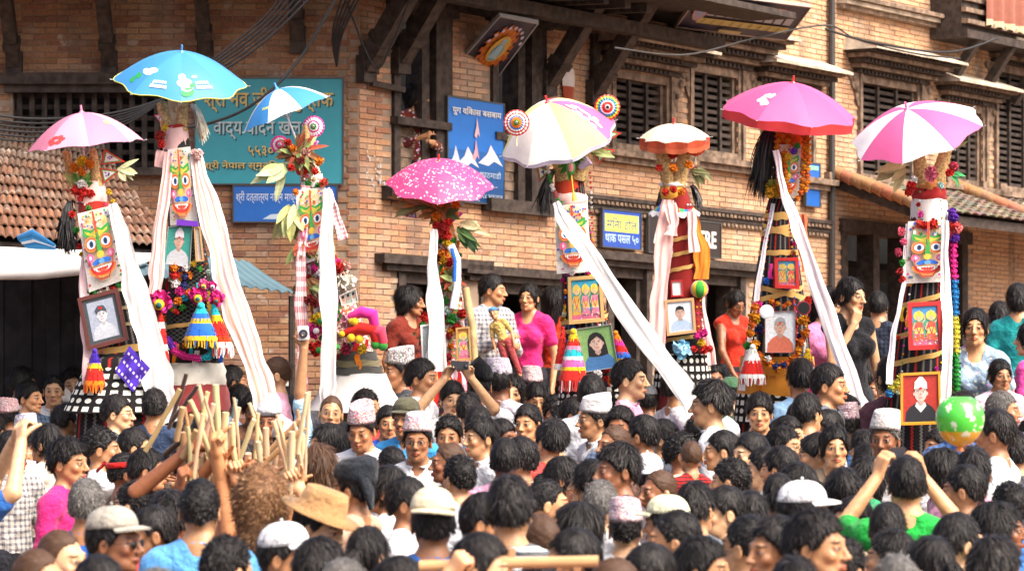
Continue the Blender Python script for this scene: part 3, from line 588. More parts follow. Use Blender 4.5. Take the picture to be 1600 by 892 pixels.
for k in ('zig', 'dots', 'net', 'gingham', 'patchwork'): weave('weave_' + k, k)
t = NT('umbrella_cloth'); c = t.attr('Col'); o_ = t.obj(); t.bump(t.noise(o_, 5, 3), .25, .03); t.fin(c, .5, .35); tr = t.node('ShaderNodeBsdfTranslucent'); t.l.new(c, tr.inputs['Color']); mx = t.node('ShaderNodeMixShader'); mx.inputs[0].default_value = .3
t.l.new(t.b.outputs[0], mx.inputs[1]); t.l.new(tr.outputs[0], mx.inputs[2]); t.l.new(mx.outputs[0], t.n['Material Output'].inputs['Surface']); M['umbrella_cloth'] = t.m
t = NT('umbrella_speckle'); uv_ = t.uv(); v_ = t.vor(uv_, 17., 'Distance', .8); c = t.mix(t.rng(v_, .26, .34, 1, 0), (.6, .06, .2), (.8, .72, .75)); t.fin(c, .5, .35); tr = t.node('ShaderNodeBsdfTranslucent'); t.l.new(c, tr.inputs['Color']); mx = t.node('ShaderNodeMixShader'); mx.inputs[0].default_value = .3
t.l.new(t.b.outputs[0], mx.inputs[1]); t.l.new(tr.outputs[0], mx.inputs[2]); t.l.new(mx.outputs[0], t.n['Material Output'].inputs['Surface']); M['umbrella_speckle'] = t.m
simple('straw', (.42, .28, .12), .9, .2, .45, 60., .8); simple('bamboo', (.38, .26, .12), .6, .3, .3, 10., .3); simple('tail_hair', (.012, .011, .012), .5, .4, .3); simple('tail_pale', (.5, .44, .33), .7, .3, .3)
PINK, ROSE, RED, ORA, YEL, GRN, BLU, TEAL, PUR, MAG, WHT, CRM, BLK, NAVY = (.72, .46, .42), (.7, .1, .24), (.5, .02, .015), (.62, .17, .01), (.66, .42, .02), (.04, .26, .04), (.02, .12, .5), (.02, .38, .44), (.12, .03, .35), (.66, .03, .25), (.66, .64, .61), (.62, .5, .3), (.012, .011, .011), (.02, .03, .12)
BLOOM = []
for k in range(3): m = MB(); m.bloom((0, 0, 0), 1., (1, 1, 1), 34 + 10 * k, (.7, .7, .7)); BLOOM.append(m.mesh('flower')); BLOOM[-1].materials.append(M['flower'])
class Tower:
    def __init__(s, D, base, label, rings, mat='weave_zig', col=(.5, .5, .5)):
        s.D = D; s.rings = rings; s.rt = root('festival_tower', P(base, 446, D).xy.to_3d(), label, 'festival tower', 'festival towers carried in the procession')
        s.body(rings, mat, col)
    def R_(s, y):
        r = s.rings; ys = [q[1] for q in r]
        if y <= ys[0]: return r[0][0], S(r[0][2], s.D)
        for a, b in zip(r, r[1:]):
            if a[1] <= y <= b[1]: f = (y - a[1]) / (b[1] - a[1]); return a[0] + (b[0] - a[0]) * f, S(a[2] + (b[2] - a[2]) * f, s.D)
        return r[-1][0], S(r[-1][2], s.D)
    def ring(s, px, py, hw, n=28, grow=0.):
        c = P(px, py, s.D); r = S(hw, s.D) + grow; return [c + Vector((r * math.cos(2 * math.pi * k / n), r * math.sin(2 * math.pi * k / n), 0)) for k in range(n)]
    def body(s, rings, mat, c):
        m = MB(); m_ = []
        for (a, b) in zip(rings, rings[1:]):
            for i in range(4): f = i / 4; m_.append(tuple(p + (q - p) * f for p, q in zip(a, b)))
        m_.append(rings[-1]); m.grid([s.ring(*q) for q in reversed(m_)], c, True, uv=(.018, S(abs(rings[-1][1] - rings[0][1]) / len(m_), s.D))); m.build('cloth_wrap', mat, s.rt, True)
        x, y, hw = rings[-1]; c0 = P(x, y, s.D); r = S(hw, s.D)
        for k in range(4):
            a = math.pi / 4 + k * math.pi / 2; q = MB(); q.tube([c0 + Vector((r * .8 * math.cos(a), r * .8 * math.sin(a), .05)), Vector((c0.x + r * math.cos(a), c0.y + r * math.sin(a), 0))], .022, 7); q.build('bamboo_leg', 'bamboo', s.rt)
    def band(s, x, y0, y1, hw0, hw1, c, bulge=.1, name='cloth_band', mat='cloth', n=5, rough=.004):
        m = MB(); rows = []
        for j in range(n + 1): f = j / n; rows.append([p + Vector((random.uniform(-1, 1), random.uniform(-1, 1), 0)) * rough + Vector((0, 0, .006 * math.sin(i * .9 + j))) for i, p in enumerate(s.ring(x, y0 + (y1 - y0) * f, (hw0 + (hw1 - hw0) * f) * (1 + bulge * math.sin(math.pi * f))))])
        m.grid(rows[::-1], c, True); m.face(rows[0], c); return m.build(name, mat, s.rt, True)
    def horn(s, x0, y0, x1, y1, w0, w1, off=0.):
        m = MB(); a, b = P(x0, y0, s.D - off), P(x1, y1, s.D - off); pts = [a.lerp(b, i / 14) for i in range(15)]; m.tube(pts, [S(w0 + (w1 - w0) * i / 14, s.D) * (1.06 if i % 2 else .95) * (.5 if i == 14 else 1) for i in range(15)], 12, (.45, .3, .13)); m.build('straw_horn', 'straw', s.rt, True)
    def mask(s, q, seed=0):
        d_ = s.D - max(s.R_(q[0][1])[1], s.R_(q[2][1])[1]) - .03; f, w, h = quad(q, d_); mask_panel(s.rt, f, w, h, seed)
    def blooms(s, pts, name='flower_cluster', off=.06):
        for (x, y, r, c) in pts:
            o = link('flower' if name == 'flower_cluster' else name, BLOOM[int(x) % 3], s.rt); q = P(x, y, s.D - off - random.uniform(-.02, .03)); k = S(r, s.D); o.matrix_basis = Matrix.Translation(q) @ Euler((x, y, r)).to_matrix().to_4x4() @ Matrix.Scale(k, 4); o.color = (*c, 1)
    def garland(s, line, r, cols, name='garland', off=None, step=1.5):
        m = MB(); pts = []
        for (x0, y0), (x1, y1) in zip(line, line[1:]):
            n = max(1, int(math.hypot(x1 - x0, y1 - y0) / (r * step)))
            for i in range(n): f = i / n; pts.append((x0 + (x1 - x0) * f, y0 + (y1 - y0) * f))
        for i, (x, y) in enumerate(pts):
            cx, rr = s.R_(y); dx = S(x - cx, s.D); o = off if off is not None else math.sqrt(max(rr * rr - dx * dx, 0)) + S(r, s.D) * .7
            c = cols[int(i / len(pts) * len(cols))] if name != 'marigold_garland' else cols[i % len(cols)]; m.bloom(P(x + random.uniform(-.6, .6), y, s.D - o), S(r, s.D) * random.uniform(.88, 1.12), c, 20)
        m.build(name, 'flower', s.rt)['kind'] = 'stuff'
    def dress(s, y0, y1, n, cols, size=(3.5, 6.5), inner=.35):
        r = random.Random(int(s.D * 100) + n)
        for k in range(n):
            y = r.uniform(y0, y1); cx, rr = s.R_(y); a = r.choice((-1, 1)) * r.uniform(inner, 1.08); x = cx + a * rr * F_PX / s.D; dz = math.sqrt(max(0, 1 - a * a)) * rr; q = P(x, y, s.D - dz - .03); sz = S(r.uniform(*size), s.D)
            if k % 3 == 2:
                m = MB(); c = r.choice(cols); L = sz * r.uniform(3, 7); rows = [[q + Vector((sz * (u - .5) * (1 + .3 * j / 5) + sz * .25 * math.sin(j * 1.3 + k), -.01 * math.sin(u * 3 + j), -L * j / 5)) for u in (0, .5, 1)] for j in range(6)]; m.grid(rows[::-1], c); m.build('cloth_strip', 'cloth', s.rt, True)
            else:
                o = link('flower', BLOOM[k % 3], s.rt); o.matrix_basis = Matrix.Translation(q) @ Euler((x, y, k)).to_matrix().to_4x4() @ Matrix.Scale(sz, 4); o.color = (*[c * r.uniform(.75, 1.1) for c in r.choice(cols)], 1)
        m = MB()
        for k in range(3):
            a = r.choice((-1, 1)) * r.uniform(.6, 1.02); pts = []
            for j in range(9): y = y0 + (y1 - y0) * j / 8; cx, rr = s.R_(y); pts.append(P(cx + a * rr * F_PX / s.D + 2 * math.sin(j), y, s.D - math.sqrt(max(0, 1 - a * a)) * rr - .03))
            for p, q in zip(pts, pts[1:]):
                for t_ in (0, .33, .66): m.ball(p.lerp(q, t_), S(1.7, s.D), r.choice(cols), 6, 4)
        m.build('bead_string', 'flower', s.rt)['kind'] = 'stuff'
    def ribbon(s, y0, y1, w, c=(.62, .38, .12), arc=150):
        m = MB(); rows = [[], []]; cx, rr = s.R_((y0 + y1) / 2)
        for i in range(17):
            a = R(-90 - arc / 2 + arc * i / 16); y = y0 + (y1 - y0) * i / 16; cx, rr = s.R_(y); p = P(cx, y, s.D); d = Vector((math.cos(a), math.sin(a), 0)); j = math.sin(i * 1.7) * .1
            rows[0].append(p + d * (rr + .008) + Vector((0, 0, S(w, s.D) * (-.5 + j)))); rows[1].append(p + d * (rr + .014) + Vector((0, 0, S(w, s.D) * (.5 + j * .4))))
        m.grid(rows, c); m.build('cloth_ribbon', 'cloth', s.rt, True)
    def leaves(s, x, y, n, L, cols, spread=(0, 360), off=.05):
        m = MB()
        for k in range(n):
            a = R(random.uniform(*spread)); d = Vector((math.cos(a), random.uniform(-.9, .2), math.sin(a))); m.leaf(P(x + random.uniform(-6, 6), y + random.uniform(-6, 6), s.D - off), d, S(L, s.D) * random.uniform(.6, 1.2), S(L, s.D) * random.uniform(.18, .4), random.choice(cols), (random.uniform(-.3, .3), -1, .3), random.uniform(0, .5))
        m.build('leaf_bunch', 'flower', s.rt)
    def tail(s, x0, y0, x1, y1, w, c='tail_hair', off=.0, n=240):
        m = MB(); a = P(x0, y0, s.D - off)
        for k in range(n):
            e = P(x1 + random.gauss(0, w * .45), y1 + random.gauss(0, (y1 - y0) * .13), s.D - off + random.gauss(0, .03)); q = a.lerp(e, .4) + Vector((S(random.gauss(0, w * .3) + (x1 - x0) * .3 - w * .1, s.D), random.gauss(0, .03), S((y1 - y0) * .2, s.D) * random.uniform(.2, 1))); b = a + Vector((random.gauss(0, .008), random.gauss(0, .008), random.gauss(0, .008)))
            pts = [b * (1 - t_) ** 2 + q * 2 * t_ * (1 - t_) + e * t_ * t_ for t_ in (0, .25, .5, .75, 1)]; ww = .0045; m.grid([[p - Vector((ww * f, 0, 0)), p + Vector((ww * f, .003, 0))] for p, f in zip(pts, (1, 1.2, 1.1, .8, .2))], (.02, .02, .02))
        m.build('yak_tail', c, s.rt)
    def flag(s, x, y, dx, dy, w, c=(RED, GRN, WHT), off=.05):
        """paper triangle with two coloured borders"""
        m = MB(); v = Vector((dx, dy)); L = v.length; u = v / L; nn = Vector((-u.y, u.x)); tri = [Vector((x, y)) + nn * w / 2, Vector((x, y)) - nn * w / 2, Vector((x, y)) + v]; ce = (tri[0] + tri[1] + tri[2]) / 3; pt = lambda p, k: P(p.x, p.y, s.D - off - k)
        for i, (f, cc) in enumerate(((1, c[0]), (.78, c[1]), (.6, c[2]))): m.face([pt(ce + (p - ce) * f, .001 * i) for p in tri], cc)
        m.face([pt(p, -.002) for p in reversed(tri)], c[0])
        for k in range(6): q = ce + Vector((random.uniform(-.1, .1) * L, random.uniform(-.1, .1) * w)); m.face([pt(q + Vector((a * w * .05, b * w * .05)), .003) for a, b in ((-1, -1), (1, -.6), (.8, 1), (-.7, .7))], PUR)
        m.build('paper_flag', 'print', s.rt)
    def disc(s, x, y, r, cols=(RED, YEL, GRN, WHT, RED, WHT, BLU), off=.1):
        m = MB(); c = P(x, y, s.D - off); rad = S(r, s.D); n = 40; k = len(cols)
        for i in range(k):
            r0, r1 = rad * (k - i) / k, rad * (k - i - 1) / k; m.grid([[c + Vector((math.cos(a) * q, -.004 * (i + ii) + (.004 if j % 2 else 0), math.sin(a) * q)) for j, a in enumerate(2 * math.pi * j / n for j in range(n))] for ii, q in ((0, r0 * (1.0)), (1, r1))], cols[i], True)
        m.face([c + Vector((math.cos(2 * math.pi * j / n) * rad, .004, math.sin(2 * math.pi * j / n) * rad)) for j in range(n)], cols[0]); m.tube([c + Vector((0, .006, 0)), c + Vector((0, .012, -rad * 1.8))], .005, 5, CRM); m.build('paper_rosette', 'print', s.rt)
def quad(q, D, Dv=None):
    TL, TR, BR, BL = [P(x, y, D) for x, y in q]; w = ((TR - TL).length + (BR - BL).length) / 2; h = ((TL - BL).length + (TR - BR).length) / 2
    return bil(TL, TR, BR, BL, w, h), w, h
def mask_panel(rt, f, w, h, seed):
    m = MB(); m.box((0, 0, -.012), (w, h, 0), (.74, .7, .64), fr=f); rr = random.Random(seed)
    d = Dec(f, m, .0007, .001); X = lambda a: w * (.5 + a * .5); Y = lambda b: h * b; OR, GR = (.62, .2, .04), (.03, .3, .05)
    for k in range(26):
        x, y = rr.choice((-1, 1)) * rr.uniform(.62, .92), rr.uniform(.05, .95); d.ell(X(x), Y(y), w * .035, w * .035, rr.choice(((.6, .05, .05), (.05, .3, .08), (.6, .4, .03), (.1, .1, .5), (.6, .1, .3))), n=7)
    d.poly([(X(a), Y(b)) for a, b in ((-.72, .86), (-.3, .99), (.3, .99), (.72, .86), (.8, .55), (.62, .3), (.25, .08), (-.25, .08), (-.62, .3), (-.8, .55))], (.74, .56, .34))
    for k in range(34): d.ell(X(rr.uniform(-.7, .7)), Y(rr.uniform(.76, .97)), w * rr.uniform(.02, .05), w * rr.uniform(.02, .05), rr.choice(((.55, .04, .03), (.03, .3, .06), (.65, .45, .03), (.05, .1, .45), (.75, .72, .68))), n=7)
    for sx in (-1, 1):
        d.poly([(X(sx * a), Y(b)) for a, b in ((.02, .78), (.3, .74), (.78, .8), (.82, .7), (.5, .66), (.18, .6), (.02, .55))], GR); d.poly([(X(sx * a), Y(b)) for a, b in ((.06, .74), (.35, .71), (.7, .75), (.6, .7), (.3, .67), (.1, .64))], (.5, .45, .05))
        d.ell(X(sx * .43), Y(.57), w * .19, h * .1, OR); d.ell(X(sx * .43), Y(.57), w * .15, h * .076, (.5, .05, .02)); d.ell(X(sx * .42), Y(.57), w * .13, h * .06, (.78, .76, .72)); d.ell(X(sx * .41), Y(.57), w * .062, h * .046, (.02, .1, .3)); d.ell(X(sx * .41), Y(.57), w * .035, h * .027, BLK)
        d.ell(X(sx * .6), Y(.4), w * .1, h * .055, (.66, .12, .3)); d.ell(X(sx * .6), Y(.4), w * .05, h * .028, (.75, .5, .6))
        d.ell(X(sx * .26), Y(.33), w * .14, h * .035, BLU, sx * -14)
    d.poly([(X(a), Y(b)) for a, b in ((-.1, .62), (.1, .62), (.14, .42), (-.14, .42))], GR); d.ell(X(0), Y(.42), w * .1, h * .045, (.66, .42, .05)); d.ell(X(0), Y(.33), w * .08, h * .03, (.1, .3, .6))
    d.ell(X(0), Y(.27), w * .38, h * .15, OR, 0, 18, 180, 360); d.ell(X(0), Y(.27), w * .32, h * .12, (.5, .03, .02), 0, 18, 180, 360); d.ell(X(0), Y(.265), w * .25, h * .07, (.78, .76, .72), 0, 18, 180, 360); d.ell(X(0), Y(.25), w * .16, h * .055, (.6, .08, .05), 0, 18, 180, 360)
    for k in range(7): d.line([(X(-.4 + k * .133), Y(.262)), (X(-.4 + k * .133), Y(.215))], w * .012, BLK)
    d.line([(X(a), Y(b)) for a, b in ((-.7, .46), (-.6, .28), (-.25, .1), (.25, .1), (.6, .28), (.7, .46))], w * .025, (.4, .02, .02)); d.line([(X(0), Y(.98)), (X(0), Y(.7))], w * .06, (.6, .06, .03))
    m.build('painted_mask_cloth', 'print', rt)
# portraits and prints in frames: things of their own that hang on the towers
def portrait(d, w, h, bg=(.5, .5, .5), face=(.4, .22, .14), hair=BLK, top=(.6, .6, .6), hat=None, hatc=WHT, mark=None, collar=None, long=False, bust=.42):
    X = lambda a: w * (.5 + a); Y = lambda b: h * b; d.rect(0, 0, w, h, bg)
    if long: d.ell(X(0), Y(.6), .27 * w, .28 * h, hair); d.poly([(X(-.27), Y(.6)), (X(.27), Y(.6)), (X(.3), Y(.3)), (X(-.3), Y(.3))], hair)
    d.poly([(X(-.45), 0), (X(-.42), Y(.22)), (X(-.3), Y(.33)), (X(-.1), Y(bust)), (X(.1), Y(bust)), (X(.3), Y(.33)), (X(.42), Y(.22)), (X(.45), 0)], top)
    if collar: d.poly([(X(-.12), Y(.42)), (X(.12), Y(.42)), (X(.16), Y(.34)), (X(0), Y(.2)), (X(-.16), Y(.34))], collar)
    d.poly([(X(-.08), Y(.5)), (X(.08), Y(.5)), (X(.09), Y(.39)), (X(0), Y(.33)), (X(-.09), Y(.39))], tuple(q * .8 for q in face))
    if not long: d.ell(X(0), Y(.68), .19 * w, .19 * h, hair)
    d.ell(X(-.185), Y(.6), .03 * w, .04 * h, face); d.ell(X(.185), Y(.6), .03 * w, .04 * h, face); d.ell(X(0), Y(.61), .175 * w, .18 * h, face, n=20); d.ell(X(.05), Y(.6), .1 * w, .14 * h, tuple(min(.9, q * 1.2) for q in face))
    for s_ in (-1, 1): d.line([(X(s_ * .03), Y(.665)), (X(s_ * .12), Y(.67))], .014 * h, BLK); d.ell(X(s_ * .075), Y(.635), .03 * w, .011 * h, (.6, .56, .52)); d.ell(X(s_ * .075), Y(.635), .013 * w, .012 * h, BLK)
    d.poly([(X(-.02), Y(.63)), (X(.02), Y(.63)), (X(.035), Y(.565)), (X(-.035), Y(.565))], tuple(q * .75 for q in face)); d.ell(X(0), Y(.52), .06 * w, .013 * h, tuple(q * f for q, f in zip(face, (.9, .5, .5))))
    if not hat and not long: d.poly([(X(-.19), Y(.68)), (X(-.15), Y(.82)), (X(0), Y(.87)), (X(.15), Y(.82)), (X(.19), Y(.68)), (X(.1), Y(.745)), (X(-.1), Y(.745))], hair)
    if long: d.poly([(X(-.2), Y(.66)), (X(-.15), Y(.83)), (X(0), Y(.87)), (X(.15), Y(.83)), (X(.2), Y(.66)), (X(.04), Y(.78))], hair)
    if hat == 'topi': d.poly([(X(-.19), Y(.7)), (X(-.17), Y(.86)), (X(-.03), Y(.97)), (X(.06), Y(.96)), (X(.18), Y(.84)), (X(.19), Y(.7)), (X(0), Y(.73))], hatc)
    if hat == 'beret': d.poly([(X(-.2), Y(.69)), (X(-.24), Y(.76)), (X(-.1), Y(.88)), (X(.12), Y(.86)), (X(.2), Y(.74)), (X(.18), Y(.7)), (X(0), Y(.74))], hatc); d.ell(X(-.02), Y(.81), .07 * w, .045 * h, (.4, .01, .01))
    if mark: d.ell(X(0), Y(.715), .045 * w, .03 * h, mark)
def prints(d, w, h, n=3, bg=(.03, .3, .5), seed=1):
    """bright devotional print: a row of small crowned figures on a flowered ground"""
    r = random.Random(seed); X = lambda a: w * a; Y = lambda b: h * b; d.rect(0, 0, w, h, bg); d.poly([(0, Y(.6)), (X(.3), Y(.8)), (X(.5), Y(.72)), (X(.75), Y(.85)), (w, Y(.65)), (w, 0), (0, 0)], (.05, .3, .2)); d.rect(0, 0, w, h * .16, (.55, .12, .2))
    for k in range(n):
        x = (k + .5) / n; c = r.choice(((.62, .35, .05), (.6, .1, .05), (.62, .2, .3))); s_ = 1. / n * 1.5; d.ell(X(x), Y(.76), .28 * s_ * w, .13 * h, (.68, .55, .1)); d.poly([(X(x - .3 * s_), Y(.12)), (X(x + .3 * s_), Y(.12)), (X(x + .2 * s_), Y(.6)), (X(x - .2 * s_), Y(.6))], c)
        d.poly([(X(x - .24 * s_), Y(.3)), (X(x + .24 * s_), Y(.3)), (X(x + .16 * s_), Y(.46)), (X(x - .16 * s_), Y(.46))], (.65, .5, .08)); d.line([(X(x - .2 * s_), Y(.58)), (X(x - .33 * s_), Y(.42)), (X(x - .1 * s_), Y(.36))], .07 * s_ * w, (.62, .4, .26)); d.line([(X(x + .2 * s_), Y(.58)), (X(x + .33 * s_), Y(.66)), (X(x + .3 * s_), Y(.8))], .07 * s_ * w, (.62, .4, .26))
        d.ell(X(x), Y(.7), .13 * s_ * w, .085 * h, (.62, .38, .24)); d.poly([(X(x - .14 * s_), Y(.75)), (X(x), Y(.92)), (X(x + .14 * s_), Y(.75))], (.66, .45, .05)); d.line([(X(x - .18 * s_), Y(.55)), (X(x), Y(.3)), (X(x + .18 * s_), Y(.55))], .05 * s_ * w, (.6, .05, .1))
    for k in range(40): d.ell(X(r.uniform(.03, .97)), Y(r.uniform(.02, .3)), .025 * w, .018 * h, r.choice(((.6, .1, .3), (.65, .5, .1), (.7, .65, .6), (.1, .3, .6))), n=6)
def picture(q, D, label, fc, draw, rim=.1, inner=None, name='framed_picture', thick=.022, tail=True):
    f, w, h = quad(q, D); rt = root(name, f(w / 2, h / 2), label, 'picture', 'pictures hung on the festival towers'); m = MB(); r = rim * w; m.box((0, 0, -thick), (w, h, -.002), (.2, .15, .1), fr=f)
    m.build('backing', 'print', rt); fm = MB()
    if rim:
        for lo, hi in (((0, 0, -.002), (w, r, .012)), ((0, h - r, -.002), (w, h, .012)), ((0, r, -.002), (r, h - r, .012)), ((w - r, r, -.002), (w, h - r, .012))): fm.box(lo, hi, fc, fr=f); 
        for lo, hi in (((r * .9, r * .9, .0), (w - r * .9, r * 1.12, .006)), ((r * .9, h - r * 1.12, .0), (w - r * .9, h - r * .9, .006))): fm.box(lo, hi, tuple(min(.8, x * 1.8) for x in fc), fr=f)
        fm.build('frame', 'plastic', rt)
    i = r * (1.1 if inner is None else inner); d = Dec(lambda a, b, k: f(a + i, b + i, k), step=.0003, h=.0005)
    if inner: d0 = Dec(f, d.mb, .0003, .0002); d0.rect(r, r, w - r, h - r, (.05, .06, .07))
    draw(d, w - 2 * i, h - 2 * i); d.mb.build('print', 'print', rt); return rt
def sash(line, c, label, mat='cloth', folds=2, name='cloth_sash', thick=.018, c2=None, group='long cloth sashes on the towers'):
    """line: (px, py, width px, depth) down a hanging length of cloth"""
    m = MB(); rows = []; back = []; n = 19; L = []
    for a, b in zip(line, line[1:]):
        for i in range(8): L.append(tuple(p + (q - p) * i / 8 for p, q in zip(a, b)))
    L.append(line[-1]); ph = random.uniform(0, 6)
    for j, (x, y, w, D) in enumerate(L):
        x += (1.4 * math.sin(j * .37 + ph) + .6 * math.sin(j * 1.1)) * min(1, j / 4); w *= 1 + .09 * math.sin(j * .5 + ph) + .05 * math.sin(j * 1.3)
        k = min(j + 1, len(L) - 1); k0 = max(0, j - 1); dx, dy = L[k][0] - L[k0][0], L[k][1] - L[k0][1]; l = math.hypot(dx, dy); px, py = dy / l, -dx / l; r = []; bk = []
        for i in range(n):
            f = i / (n - 1) - .5; dd = thick * .32 * math.sin(f * folds * 5 + ph + .9 * math.sin(j * .21 + f * 3)) + thick * .35 * math.sin(j * .33 + f * 4 + ph) + thick * .12 * math.sin(f * 23 + j * .6); cut = 1 + (.04 * math.sin(j * .9) if i in (0, n - 1) else 0); r.append(P(x + px * f * w * cut, y + py * f * w * cut, D + dd)); bk.append(P(x + px * f * w * cut, y + py * f * w * cut, D + dd + .006))
        rows.append(r); back.append(bk)
    cf = None if not c2 else (lambda a, b: c2 if b in (4, 5, 12) else c)
    uvs = (S(line[0][2], line[0][3]) / 12, .012) if mat.startswith('weave') else None
    m.grid(rows[::-1], c, colf=cf, uv=uvs); m.grid(back, c, colf=cf, uv=uvs); o = m.build(name, mat, T.rt, True); o['label'] = label; return o
def tassel(x, y, L, w, bands, D, label, lean=0., fringe=True):
    m = MB(); n = 16; rows = []; N = 14
    for j in range(N + 1): f = j / N; rw = S(w, D) * (.16 + .84 * f ** .8) / 2 * (1 + .06 * (j % 2)); c = P(x + lean * f, y + L * f * .82, D); rows.append([c + Vector((rw * math.cos(2 * math.pi * k / n) * (1 + .08 * math.sin(k * 4)), rw * .55 * math.sin(2 * math.pi * k / n), 0)) for k in range(n)])
    m.grid(rows[::-1], (.5, .5, .5), True, lambda a, b: bands[min(len(bands) - 1, int((N - 1 - a) / N * len(bands)))]); m.ball(P(x, y, D), S(w, D) * .12, bands[0])
    for k in range(170):
        j = random.randrange(1, N); a = random.uniform(0, 6.283); i = int(a / 6.283 * n); p = rows[j][i]; d = (p - (rows[j][0] + rows[j][n // 2]) / 2).normalized(); m.leaf(p, d + Vector((0, 0, -1.4)) + Vector((random.uniform(-.5, .5), 0, 0)), .022, .006, tuple(q * random.uniform(.7, 1.1) for q in bands[min(len(bands) - 1, int((j - .5) / N * len(bands)))]), d)
    if fringe:
        for k in range(34):
            a = 2 * math.pi * k / 34; p = P(x + lean, y + L * .82, D) + Vector((S(w, D) * .46 * math.cos(a), S(w, D) * .25 * math.sin(a), .005)); m.tube([p, p + Vector((random.uniform(-.01, .01), 0, -S(L * .18, D) * random.uniform(.8, 1.2)))], [.007, .004], 5, bands[-1] if k % 4 else bands[len(bands) // 2])
    return tag(m.build('knitted_tassel', 'cloth', None, True), label, 'tassel', 'knitted tassels hung on the towers')
def umbrella(apex, Lt, Rt, D, cols, label, fwd=8, mat='umbrella_cloth', trim=None, valance=None, draw=None, shaft=None, n=8, curve=1.9, rot=0.):
    A = P(*apex, D); L, Rr = P(*Lt, D), P(*Rt, D); ux = (Rr - L).normalized(); rad = (Rr - L).length / 2; mid = (L + Rr) / 2; up = Vector((-ux.z, 0, ux.x)); H = (A - mid).dot(up); ctr = mid + ux * (A - mid).dot(ux) * 0
    q = Matrix.Rotation(R(fwd), 3, ux); up2 = q @ up; fw = up2.cross(ux).normalized(); skew = (A - mid).dot(ux)
    rt = root('umbrella', ctr, label, 'umbrella', 'umbrellas fixed on top of the festival towers')
    def pt(ang, t, h=0.):
        k = math.cos(math.pi / n); seg = 2 * math.pi / n; a_ = (ang - rot + seg / 2) % seg - seg / 2; scal = 1 - (.085 * (math.sin(a_ * n / 2) ** 2)) * t ** 1.3
        return ctr + (ux * math.cos(ang) + fw * math.sin(ang)) * rad * t * scal * (1 + h) + up2 * (H * (1 - t ** curve) + h + .03 * rad * (math.sin(a_ * n / 2) ** 2) * t ** 2) + ux * skew * (1 - t) ** 1.0
    seg = 2 * math.pi / n
    for g in range(n):
        m = MB(); a0 = rot + seg * (g - .5) + seg / 2; rows = []
        for j in range(11): t_ = .015 + .985 * j / 10; rows.append([pt(a0 + seg * i / 6, t_) for i in range(7)])
        c = cols[g % len(cols)]; m.grid(rows, c, uv=(.02, .07) if False else None)
        if mat == 'umbrella_speckle':
            for fi in range(len(m.f)): a, b = divmod(fi, 6); m.uv[fi] = [((b + g * 6) * .075 * max(a, .5) / 6 + u_ , (a + v_) * .1) for u_, v_ in ((0, 0), (.075 * max(a, .5) / 6, 0), (.075 * max(a, .5) / 6, 1), (0, 1))]
        if trim:      # narrow contrasting hem
            m2 = MB(); m2.tube([pt(a0 + seg * i / 6, 1.0) for i in range(7)], .004, 5, trim); m2.build('hem', 'umbrella_cloth', rt)
        m.build('canopy_panel', mat, rt, True)
        if valance:
            m2 = MB(); v_, ed = valance; m2.grid([[pt(a0 + seg * i / 8, 1.0) + up2 * (-dz - (.35 * v_ * math.sin(math.pi * i / 8) if dz else 0)) for i in range(9)] for dz in (0, v_ * .5, v_)], ed[0], colf=lambda a, b: ed[a]); m2.build('valance', 'umbrella_cloth', rt, True)
        m = MB(); m.tube([pt(a0, .04 + .955 * j / 6, 0) - up2 * .006 for j in range(7)] + [pt(a0, 1.0) * 1.0 + (pt(a0, 1.0) - ctr).normalized() * .018], .0035, 5, (.25, .25, .26)); m.ball(pt(a0, 1.) + (pt(a0, 1.) - ctr).normalized() * .02, .004, (.3, .3, .3)); m.build('rib', 'plastic', rt)
        m = MB(); m.tube([pt(a0, .52) - up2 * .01, ctr + ux * skew * .6 - up2 * rad * .12], .003, 4, (.3, .3, .3)); m.build('stretcher', 'plastic', rt)
    ap = pt(0, 0); m = MB(); m.tube([ap, ap + up2 * .012, ap + up2 * .05], [.02, .008, .007], 8, (.6, .03, .03) if valance or mat == 'umbrella_speckle' else cols[0]); m.build('ferrule', 'plastic', rt)
    end = P(*shaft, D) if shaft else ctr - up2 * rad * .95; m = MB(); m.tube([ap, end], .007, 8, (.6, .6, .62)); m.build('shaft', 'plastic', rt)
    m = MB(); dv = (end - ap).normalized(); m.tube([end - dv * .1, end], .013, 8, cols[0]); m.build('handle', 'plastic', rt)
    if draw: d = Dec(lambda a, t_, h: pt(a, t_, .0012 + h * .3), step=.0008); draw(d); d.mb.build('printed_mark', 'umbrella_cloth', rt)['kind'] = 'stuff'
    return rt

# ---- tower 1: soldier's portrait
D = 19.4; T = Tower(D, 195, 'tower with a pale pink umbrella and a framed soldier portrait', [(143, 300, 18), (152, 340, 24), (185, 440, 34), (205, 545, 44), (196, 560, 62), (195, 625, 72), (195, 780, 84)], 'weave_zig')
m = MB(); rows = []
for j in range(11): rows.append(T.ring(200 - j, 552 + j * 9, 52 + j * 3.4, 40, .02))
m.grid(rows[::-1], BLK, True, uv=(.026, .03)); m.build('spotted_skirt', 'weave_dots', T.rt, True)
T.band(143, 285, 318, 20, 23, PINK, .12); T.band(147, 316, 334, 23, 24, (.35, .03, .02), .03)
T.horn(113, 292, 103, 236, 8, 6, .03); T.horn(152, 292, 145, 232, 10, 6, .03); T.mask(((121, 334), (171, 322), (197, 436), (139, 457)), 1)
T.tail(108, 318, 106, 385, 16, off=.08); T.leaves(125, 290, 14, 26, [(.05, .2, .03), (.1, .3, .05), (.3, .33, .1)], (20, 160)); T.leaves(188, 268, 5, 34, [(.3, .36, .16), (.38, .4, .22)], (-60, 40))
